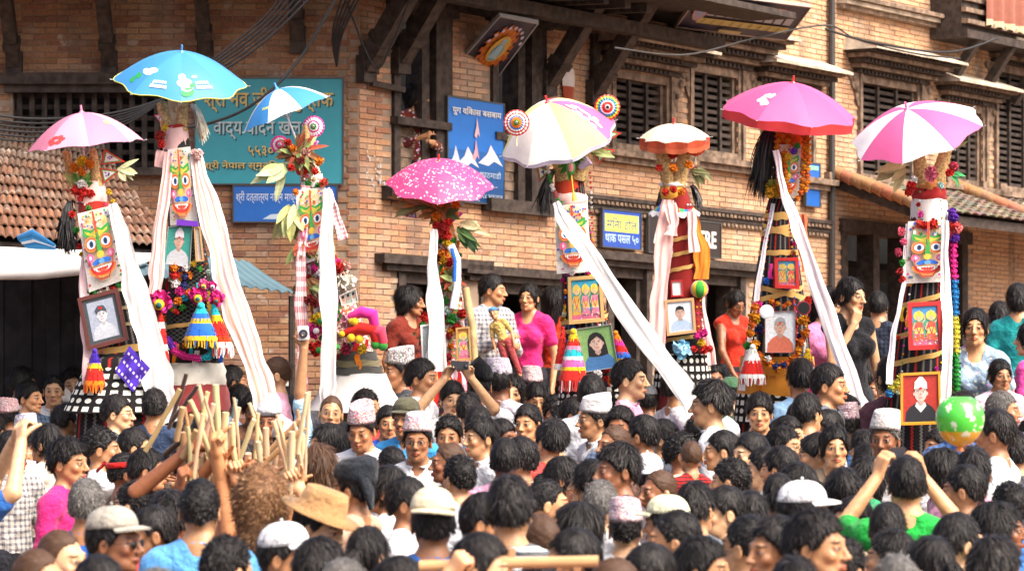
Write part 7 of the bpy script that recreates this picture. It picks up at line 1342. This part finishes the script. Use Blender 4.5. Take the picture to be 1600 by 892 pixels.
# right hand side
C(1297, 568, 70, 'short', '5a6068', 'man', 'short haired man in profile beside the slender pale sash', s=78, skin=1); C(1325, 616, 170, 'short', '3a3c44', s=72); C(1321, 630, -150, 'short', '3a68a0', hatk='topi', hatc='a85a7a', s=76, label='person in a lilac striped topi and a blue shirt'); C(1304, 662, 2, 'bun', '7a6a58', 'woman', 'older woman with tied hair facing out of the crowd', skin=0, s=84); C(1382, 642, -20, 'grey', W, 'man', 'old man in a pale topi and white wrap below the orange framed portrait', hatk='topi', hatc='b8b0a4', skin=4, s=90)
for x, y, h, w_, b, s_ in ((1252, 627, 'short', '4a4e58', 'man', 74), (1233, 650, 'short', '5a5450', 'man', 76), (1226, 664, 'spiky', '3a4048', 'man', 80), (1274, 677, 'fringe', 'b08a70', 'man', 82), (1218, 698, 'short', '565c66', 'man', 84), (1243, 722, 'pony', 'a88a70', 'woman', 84), (1316, 730, 'bob', '4a3a3c', 'woman', 90), (1350, 713, 'bob', '6a5a5a', 'woman', 82), (1216, 738, 'bun', '8a7060', 'woman', 84), (1330, 776, 'short', '98a4b0', 'man', 88), (1388, 785, 'short', '2c3038', 'man', 94), (1537, 610, 'short', '4c5058', 'man', 66), (1587, 675, 'thick', '5a6068', 'man', 80), (1576, 753, 'curly', '3a3036', 'woman', 90), (1565, 783, 'bob', '4a525c', 'woman', 96), (1375, 584, 'short', '4a505a', 'man', 58), (1352, 562, 'thick', '38404c', 'man', 56), (1450, 836, 'bun', '48404a', 'woman', 112), (1397, 866, 'short', '404854', 'man', 116), (1557, 843, 'short', '525a64', 'man', 112), (1320, 840, 'short', '30384a', 'man', 112), (1240, 870, 'thick', '5a6470', 'man', 116), (1500, 800, 'short', '3a4450', 'man', 104), (1480, 700, 'bob', 'c8c0b8', 'woman', 82), (1290, 640, 'short', '6a6a6a', 'man', 74), (1365, 604, 'thick', '505458', 'man', 60)): C(x, y, 172 + (x * 7 % 30) - 15, h, w_, b, s=s_)
C(1258, 750, 80, 'short', '7a7a80', 'man', 'man in a faded white peaked cap by the tied hair women', hatk='cap', hatc='dcdad4', s=100); C(1416, 711, 178, 'short', '1f9a3c', 'photo', 'man in a green T shirt photographing with both hands raised', s=100, skin=0); C(1505, 726, -115, 'short', W, 'man', 'man with a large ear in profile behind the photographer in green', s=90, skin=1); C(1522, 697, 168, 'lowpony', 'd090a8', 'woman', 'woman with a low ponytail and necklace in pink', s=92, skin=1); C(1553, 640, -115, 'short', 'c8d0dc', 'man', 'man in a pale blue shirt in profile beside the green balloon', s=88, skin=3); C(1568, 610, 75, 'grey', '8a8c92', 'man', 'grey haired man in profile at the far end of the crowd', s=76, skin=1)
C(1276, 797, 32, 'thick', '7a3a34', 'man_right', 'thick haired young man at the front looking aside', s=114, skin=0); C(1212, 806, -30, 'thick', '8a8a90', 'man_left', 'thick haired young man at the front with his head turned the other way', s=112, skin=1); C(1390, 826, 168, 'spiky', '202428', s=100); C(1563, 560, 12, 'bun', 'd8b8c8', 'woman', 'girl with tied hair beside the woman in a patterned dress', D=18.4, zbase=.45, s=60, skin=1); C(1466, 668, -60, 'short', 'a89888', 'man', 'man peering past the green balloon', s=74, skin=3)
# on the plinth and in the window
def plinth(x, y, yaw, hair, wear, body, label, h=1.56, **kw):
    """people standing on the plinth of the long house"""
    u, z = UB(x, y, 1.0); p = frB(u, z, 1.0); C(x, y, yaw, hair, wear, body, label, D=p.y, zbase=.62 if p.z - .62 > 1.2 else .3, s=40, **kw)
plinth(640, 446, 45, 'bob', '6a2418', 'woman_right', 'woman in rust red standing in the dark doorway'); plinth(768, 428, 40, 'short', 'b8b4b0', 'hold', 'man in a checked shirt carrying a baby', pat='check'); plinth(826, 441, -20, 'bun', 'd02a6e', 'woman', 'woman in a magenta blouse with a red scarf on the plinth', skin=0); plinth(868, 446, 160, 'long', 'b83a1c', 'woman', 'long haired woman in orange with a hand on her hip')
plinth(1146, 450, 30, 'bun', 'b02a18', 'bend', 'woman in a sleeveless red dress bending her head'); C(1290, 448, 35, 'lowpony', 'd878a0', 'woman_right', 'woman in a pink top watching from the steps', D=21, zbase=.55, s=50, skin=0); C(1328, 432, 25, 'bun', '121216', 'chin', 'woman in a black sleeveless top holding her hand to her mouth', D=20.5, zbase=.6, s=52, skin=2); C(1372, 455, 165, 'short', '2c3240', 'man', 'man in a dark check shirt in the shadow of the shopfront', D=24, zbase=.6, s=46, pat='check'); C(1524, 480, -14, 'lowpony', '8aa0b4', 'woman', 'woman in a blue and white patterned dress with red sleeves', D=18.9, zbase=.45, s=58, skin=0, pat='floral'); C(1590, 442, 170, 'bun', '1f8a8a', 'woman', 'woman in a teal top further along the plinth', D=22, zbase=.62, s=48); C(1562, 470, 170, 'bun', '7a1c1c', 'woman', 'woman in dark red beside the teal top', D=23, zbase=.4, s=44); C(1610, 500, -120, 'bun', 'd84a92', 'woman', 'woman in bright pink half out of view on the steps', D=19.3, zbase=.45, s=56)
C(622, 543, -60, 'short', '3a3e44', 'man', 'man in a black topi in profile in front of the doorway', hatk='topi', hatc='101114', D=20.5, s=53, skin=3); C(750, 562, 170, 'crop', W, 'man', 'person in a tall black topi in front of the man with the baby', hatk='pointed_topi', hatc='101114', D=20, s=54); C(782, 560, 160, 'short', 'c8c0c8', 'man', 'person in a white topi with a lilac band', hatk='topi', hatc='9a8ab0', D=20.5, s=52); C(985, 560, 170, 'short', '5a5a64', 'man', D=19, s=54); C(925, 585, 170, 'short', '4a4e58', 'man', D=18.5, s=56); C(1060, 575, 165, 'thick', '3a3c44', 'man', D=19.5, s=55); C(660, 560, 150, 'thick', '42464e', 'man', D=20, s=54); C(560, 560, 170, 'short', '50545c', 'man', D=20.5, s=52); C(430, 555, 165, 'short', '3c424c', 'man', D=20.5, s=52); C(1250, 560, 170, 'thick', '4c4048', 'woman', D=19.5, s=55); C(1390, 555, 165, 'bun', '5c3c44', 'woman', D=19, s=54)
u_, z_ = UB(652, 130, -.1); pw = frB(u_, z_, -.1); C(650, 130, 30, 'bob', '6a2a24', 'hold', 'woman in a red floral blouse leaning out of the tall open window', D=pw.y, zbase=pw.z - 1.6, s=40, pat='floral')
# keep bodies from standing inside one another: move along the line of sight
_fr = random.Random(4)
for c in CROWD:
    if c.get('s') is None: c['s'] = max(50, 63 + (c['y'] - 612) * .243)
    if not c.get('D'): c['s'] = max(49., c['s'] * min(1., max(.76, .79 + (c['y'] - 612) * .00125)) * (.95 if 'topi' in str(c.get('hatk')) else 1))
    if not c['label'] and c.get('zbase') is None: c['yaw'] = 180 + _fr.choice((-1, 1)) * (_fr.uniform(5, 70) if _fr.random() < .6 else _fr.uniform(80, 125)); c['wear'] = c['wear'] if _fr.random() < .35 else _fr.choice((W, W, 'd8dce0', 'e0d4c4', '3a72b8', 'b8403a', '2f8a5c', 'c8b090', '8fb4d4', 'd89ab0')); c['hair'] = _fr.choice(('crop', 'shaved', 'short', 'curly', 'wave', 'grey')) if c['hair'] == 'short' and _fr.random() < .45 else c['hair']
    c['D'] = c.get('D') or .245 * F_PX / c['s']; c['D0'] = c['D']
for it in range(60):
    for i, a in enumerate(CROWD):
        for b in CROWD[i + 1:]:
            if a.get('zbase') is not None or b.get('zbase') is not None: continue
            dx = (a['x'] - 800) * a['D'] / F_PX - (b['x'] - 800) * b['D'] / F_PX; dd = a['D'] - b['D']
            if abs(dx) < .34 and abs(dd) < .24 and dx * dx / .1156 + dd * dd / .0576 < 1:
                k = .02 if dd > 0 or (dd == 0 and a['y'] < b['y']) else -.02
                for c, sg in ((a, 1), (b, -1)): c['D'] = min(max(c['D'] + k * sg, c['D0'] * .9), c['D0'] * 1.1)
# others standing in the gaps, behind the people one can make out
_pos = [((c['x'] - 800) * c['D'] / F_PX, c['D']) for c in CROWD] + [(P(x_, 446, D_).x, D_) for x_, D_ in ((195, 19.4), (298, 19.9), (555, 20.5), (693, 21.3), (925, 19.4), (1066, 22.3), (1214, 20.0), (1436, 18.6))]
for k in range(2600):
    D_ = _fr.uniform(15.8, 22.6); x_ = _fr.uniform(-30, 1630); X_ = (x_ - 800) * D_ / F_PX
    if D_ > 20.3 and x_ < 280: continue
    if any(((X_ - a) / .44) ** 2 + ((D_ - b) / .42) ** 2 < 1 for a, b in _pos): continue
    h_ = _fr.uniform(1.44, 1.56); y_ = 446 + (CAM_Z - h_) * F_PX / D_
    if (1385 < x_ < 1492 and D_ < 19 and y_ < 668) or any(c['label'] and c.get('zbase') is None and abs(c['x'] - x_) < 25 and -48 < y_ - c['y'] < 60 for c in CROWD): continue
    _pos.append((X_, D_)); fem_ = _fr.random() < .3; yw = 180 + _fr.choice((-1, 1)) * _fr.uniform(5, 85) if _fr.random() < .78 else _fr.uniform(-35, 35); tp = _fr.random() < .16 and not fem_
    CROWD.append(dict(x=x_, y=446 + (CAM_Z - h_) * F_PX / D_, yaw=yw, hair=_fr.choice(('bun', 'lowpony', 'bob', 'long')) if fem_ else _fr.choice(('short', 'crop', 'thick', 'curly', 'fringe', 'spiky', 'grey')), wear=_fr.choice((W, W, 'd4d8dc', 'c8b8a8', '7a8aa0', 'b06a60', '4a6a9a', '6a5a54', 'c890a0', '88a098')), body='woman' if fem_ else 'man', label=None, D=D_, D0=D_, s=.245 * F_PX / D_, hatk='topi' if tp else None, hatc=_fr.choice(('b05060', '5a6a9a', '9a7a8a', 'a8a098')), pat=_fr.choice(('plain', 'plain', 'plain', 'check', 'floral'))))
for k in range(1500):
    D_ = _fr.uniform(16.2, 19.0); x_ = _fr.uniform(-20, 1620); X_ = (x_ - 800) * D_ / F_PX
    if any(((X_ - a) / .36) ** 2 + ((D_ - b) / .34) ** 2 < 1 for a, b in _pos): continue
    if any(abs(c['x'] - x_) < 34 and c['D'] > D_ and c['label'] and c['y'] > 585 for c in CROWD): continue
    h_ = _fr.uniform(1.58, 1.7); y_ = 446 + (CAM_Z - h_) * F_PX / D_
    if (1385 < x_ < 1492 and D_ < 19 and y_ < 668) or any(c['label'] and c.get('zbase') is None and abs(c['x'] - x_) < 25 and -48 < y_ - c['y'] < 60 for c in CROWD): continue
    _pos.append((X_, D_)); tp = _fr.random() < .2
    CROWD.append(dict(x=x_, y=446 + (CAM_Z - h_) * F_PX / D_, yaw=180 + _fr.choice((-1, 1)) * _fr.uniform(5, 80) if _fr.random() < .7 else _fr.uniform(-40, 40), hair=_fr.choice(('short', 'crop', 'thick', 'curly', 'fringe', 'spiky')), wear=_fr.choice((W, 'd4d8dc', 'c8b8a8', '7a8aa0', '4a6a9a', '6a5a54')), body='man', label=None, D=D_, D0=D_, s=.245 * F_PX / D_, hatk='topi' if tp else None, hatc=_fr.choice(('b05060', '5a6a9a', '9a7a8a')), pat=_fr.choice(('plain', 'plain', 'check'))))
HN = dict(short='short black hair', thick='thick black hair', spiky='spiky black hair', crop='cropped black hair', shaved='shaved brown hair', wave='wavy black hair', curly='curly black hair', fringe='a black fringe', grey='grey hair', bun='tied black hair', pony='a black ponytail', lowpony='a low ponytail', long='long black hair', longbrown='long brown hair', bob='bobbed black hair', fuzzy='fuzzy hair')
def colname(h):
    r, g, b = [int(h[i:i + 2], 16) for i in (0, 2, 4)]; mx, mn = max(r, g, b), min(r, g, b)
    if mx - mn < 26: return 'white' if mx > 205 else 'pale grey' if mx > 160 else 'grey' if mx > 100 else 'charcoal' if mx > 60 else 'black'
    if b == mx: return ('pale blue' if mx > 180 else 'slate blue' if mx - mn < 50 else 'blue')
    if r == mx: return ('cream' if mn > 180 else 'tan' if mx > 150 else 'brown')
    return 'green'
SPOT = [(0, 'soldier portrait'), (230, 'blue umbrella'), (400, 'leafy'), (610, 'speckled umbrella'), (800, 'rosette'), (1000, 'maroon'), (1130, 'marigold'), (1330, 'masked')]
PEOPLE = {}
for c in CROWD:
    d = {k: v for k, v in c.items() if k not in ('D0',)}
    if not d['label']:
        sp = [n for x0, n in SPOT if c['x'] >= x0 or x0 == 0][-1]
        d['label'] = 'person with %s, %s%s top, %s the %s tower' % ('a patterned topi' if c.get('hatk') == 'topi' else HN[c['hair']], colname(c['wear']), '' if c.get('pat', 'plain') == 'plain' else ' ' + {'check': 'checked', 'floral': 'flowered', 'stripe': 'striped'}[c['pat']], 'close to' if c['D'] > 17 else 'away from' if c['D'] > 12.5 else 'far from', sp)
    PEOPLE[(c['x'], c['y'])] = person(**d)
# the window sill carries the woman; a stool lifts the boy
m = MB(); p = P(1079, 700, .245 * F_PX / 84); m.box((p.x - .13, p.y - .1, 0), (p.x + .13, p.y + .14, .62), (.2, .12, .07)); tag(m.build('stool', 'timber_worn'), 'plain timber stool under the boy in red', 'stool')
m = MB(); a, b = P(1250, 446, 21.6), P(1680, 446, 16.2); m.box((P(1262, 446, 20.6).x, 20.0, 0), (P(1345, 446, 20.6).x + .1, 21.5, .55), (.25, .17, .12)); tag(m.build('stone_step', 'brick'), 'brick step below the plinth under the two watching women', 'step', kind='structure')
m = MB(); m.box((P(1490, 446, 18.2).x, 18.1, 0), (P(1720, 446, 18.2).x, 19.8, .45), (.25, .17, .12)); tag(m.build('stone_step', 'brick'), 'brick step under the woman in the patterned dress', 'step', kind='structure')
# baby in the man's arms
pm = [c for c in CROWD if (c['x'], c['y']) == (768, 428)][0]; D = pm['D'] - .33
o = link('person', BODY['child'][0]); q = P(770, 484, D); o.scale = (.38, .38, .38); o.rotation_euler = (R(-8), R(-22), R(-15)); o.location = q - o.rotation_euler.to_matrix() @ Vector((0, 0, .38 * 1.7)); o.color = (*[x * .9 for x in SKINS[0]], 1); tag(o, 'baby in a blue knitted hat and yellow jacket in its father\'s arms', 'baby', 'people in the crowd')
a = link('shirt', BODY['child'][1], o); a.material_slots[0].link = 'OBJECT'; a.material_slots[0].material = M['wear_plain']; a.color = (.5, .34, .1, 1); a = link('trousers', BODY['child'][2], o); a.material_slots[0].link = 'OBJECT'; a.material_slots[0].material = M['wear_plain']; a.color = (.3, .05, .05, 1)
a = link('beanie', HATS['beanie'], o); a.matrix_local = BODY['child'][3] @ Matrix.Translation((0, 0, -.02)); a.color = (.06, .2, .4, 1)

# ------------------------------------------------------------------ raised sticks
ST = [(240, 682, 281, 608, 7, 't'), (270, 650, 292, 584, 6, 'd'), (278, 645, 309, 603, 6, 'd'), (298, 625, 326, 704, 7, 'l'), (309, 601, 335, 700, 7, 'l'), (337, 601, 343, 700, 9, 'l'), (352, 644, 347, 778, 10, 'l'), (369, 624, 357, 690, 6, 'g'), (373, 636, 357, 720, 7, 'l'), (397, 655, 376, 712, 7, 'l'), (286, 636, 278, 676, 8, 't'), (299, 648, 284, 692, 7, 't'), (287, 675, 284, 760, 9, 't'), (306, 672, 290, 705, 8, 't'), (320, 704, 290, 730, 7, 't'), (265, 703, 292, 680, 8, 'd'), (388, 708, 384, 745, 9, 'l'), (324, 742, 350, 768, 8, 'l'), (469, 655, 420, 705, 8, 't'), (475, 668, 418, 720, 8, 't'), (456, 674, 454, 760, 9, 'l'), (472, 679, 466, 756, 9, 'l'), (415, 668, 418, 745, 9, 'l'), (403, 690, 408, 745, 8, 'l'), (310, 645, 322, 690, 6, 't'), (330, 655, 322, 720, 7, 't'), (362, 660, 368, 730, 7, 'l'), (300, 730, 303, 770, 8, 't'), (310, 738, 316, 772, 8, 't')]
_sr = random.Random(9)
for k in range(34): _x = _sr.uniform(285, 480); _a = _sr.uniform(-.35, .35); _y = _sr.uniform(610, 690); _l = _sr.uniform(60, 110); ST.append((_x + _a * _l, _y, _x, _y + _l, _sr.uniform(4, 7), _sr.choice('lltl')))
SC = dict(t=(.42, .25, .11), d=(.05, .025, .018), l=(.58, .42, .24), g=(.16, .2, .25)); SN = dict(t='tan', d='dark brown', l='pale yellow', g='blue grey metal')
for k, (x0, y0, x1, y1, w, c) in enumerate(ST):
    if y0 > y1: x0, y0, x1, y1 = x1, y1, x0, y0
    D = 12.6 + (k * 37 % 10) * .06; w *= 1.15; m = MB(); v = tuple(q * random.uniform(.85, 1.1) for q in SC[c]); a, b = P(x0, y0, D), P(x1 + (x1 - x0) * .3, y1 + (y1 - y0) * .3, D + .05); r = S(w / 2, D)
    pts = [a.lerp(b, i / 6) + Vector((random.uniform(-.003, .003), 0, 0)) for i in range(7)]; m.tube(pts, [r * f for f in (.98, 1, 1.04, 1, .98, 1.05, 1)], 10, v)
    hz = 'leaning' if abs(x1 - x0) > 25 else 'upright'
    tag(m.build('stick', 'bamboo' if False else 'cloth', None, True), '%s wooden stick held %s in the raised bundle' % (SN[c], hz) if c != 'g' else 'blue grey metal rod held in the raised bundle', 'stick', 'sticks raised for the stick dance')
# fists closed on the sticks
def fist_mesh():
    G = Field(*[axis(a, b, [(-9, 9)], .005, .01) for a, b in ((-.1, .1), (-.42, .1), (-.5, .12))])
    hand_prims(G, (0, 0, 0), (0, -.25, .97), (.9, -.4, 0), 1, 'grip'); G.cap((0, 0, .01), (.0, .06, -.28), .026, .04, .02); v, q = G.surf(); return np_mesh('forearm', v, q, 'skin', np.tile((0, .05, 1.3), (len(v), 1)))
FIST = fist_mesh()
o = link('person_hand', FIST); o.location = P(700, 905, 8.98); o.rotation_euler = (R(20), 0, R(60)); o.color = (*SKINS[2], 1); tag(o, 'bare hand gripping the tan carrying pole', 'hand')
for k, (x, y, rx, rz) in enumerate(((338, 690, 10, 20), (342, 715, -5, -30), (352, 745, 5, 10), (333, 705, 30, 60), (282, 745, 10, 40), (372, 735, 0, -40), (418, 742, 10, -20), (455, 752, -10, 30), (468, 748, 10, -60), (388, 735, 0, 0), (290, 690, 40, 80))):
    o = link('person_hand', FIST); o.location = P(x, y + 18, 12.65 + .05 * (k % 4)); o.rotation_euler = (R(rx), R(-15 + 10 * (k % 4)), R(rz)); c = SKINS[k % len(SKINS)]; o.color = (*c, 1); tag(o, 'bare forearm and fist closed on a stick in the raised bundle', 'hand', 'fists in the stick bundle')

# ------------------------------------------------------------------ cameras, phone, balloon, pole
def gadget(name, x, y, D, w, h, label, c, lens=None, rot=0, cat='camera'):
    rt = root(name, P(x, y, D), label, cat); u = Vector((math.cos(R(rot)), 0, math.sin(R(rot)))); v = Vector((-u.z, 0, u.x)); f = frame(P(x, y, D), u, v, (0, -1, 0)); m = MB(); a, b = S(w / 2, D), S(h / 2, D); e = .004
    m.box((-a, -b + e, -.012), (a, b - e, .012), c, fr=f); m.box((-a + e, -b, -.011), (a - e, b, .011), c, fr=f); m.build('body', 'plastic', rt)
    if lens:
        lx, ly, lr = lens; cc = f(a * lx, b * ly, .012); m = MB(); r = S(lr, D); m.tube([cc, cc + Vector((0, -.012, 0))], [r, r * .95], 16, (.02, .02, .022)); m.build('lens', 'plastic', rt); m = MB(); m.tube([cc + Vector((0, -.0125, 0)), cc + Vector((0, -.014, 0))], r * .5, 12, (.08, .08, .12)); m.build('lens_glass', 'plastic', rt)
    else:
        m = MB(); m.box((-a * .8, -b * .75, .012), (a * .8, b * .75, .0135), (.03, .035, .05), fr=f); m.build('screen', 'plastic', rt)
def arm_tip(key, loc):
    o = PEOPLE[key]; return loc
def tip(key, l):
    bpy.context.view_layer.update(); q = PEOPLE[key].matrix_world @ Vector(l); return 800 + q.x * F_PX / q.y, 446 - (q.z - CAM_Z) * F_PX / q.y, q.y
x_, y_, D_ = tip((515, 616), (-.175, -.1, 2.13)); gadget('camera', x_, y_, D_, 17, 22, 'silver compact camera held up in the raised hand', (.5, .5, .52), (-.05, -.1, 7), 4)
x_, y_, D_ = tip((707, 595), (0, -.27, 1.83)); gadget('camera', x_, y_, D_, 28, 13, 'small black camera held up in two hands', (.03, .03, .035), (.75, .0, 3.5), -3)
x_, y_, D_ = tip((1416, 711), (0, -.36, 1.68)); gadget('phone', x_, y_, D_, 24, 32, 'phone held up by the photographer in green', (.04, .03, .03), None, 0, 'phone')
gadget('phone', 757, 722, PEOPLE[(785, 655)].location.y - .35, 24, 15, 'dark phone held up in the middle of the crowd', (.02, .02, .025), None, 0, 'phone')
t = NT('balloon'); o_ = t.obj(); x, y, z = t.sep(o_); c = t.mix(t.rng(z, -.055, -.045), (.6, .3, .03), (.06, .42, .04)); sp = t.math('GREATER_THAN', t.noise(o_, 26, 2), .6); c = t.mix(t.math('MULTIPLY', sp, .85), c, (.6, .62, .5)); M['balloon'] = t.fin(c, .2, .5)
D = 12.2; rt = root('balloon', P(1500, 655, D), 'shiny green and orange balloon with white specks', 'balloon'); m = MB(); r = S(38, D); rows = []
for j in range(15):
    th = math.pi * j / 14; rr = r * math.sin(th) * (1 + .06 * math.cos(th)); zz = r * math.cos(th) * (1.05 if th < 1.5 else 1.12); zz -= r * .16 * math.exp(-(th / .32) ** 2); rows.append([Vector((rr * math.cos(a), rr * math.sin(a), zz)) for a in (2 * math.pi * k / 28 for k in range(28))])
m.grid(rows[::-1], close=True); o = m.build('skin', 'balloon', None, True); o.parent = rt; m = MB(); m.tube([(0, 0, -r * 1.08), (0, 0, -r * 1.3)], [.012, .018], 8, ORA); o = m.build('neck', 'plastic', None); o.parent = rt
D = 9.0; m = MB(); m.tube([P(655, 884, D), P(800, 879, D), P(935, 876, D)], S(9, D), 10, (.42, .25, .12)); tag(m.build('carrying_pole', 'cloth', None, True), 'smooth tan carrying pole across the front of the crowd', 'pole')
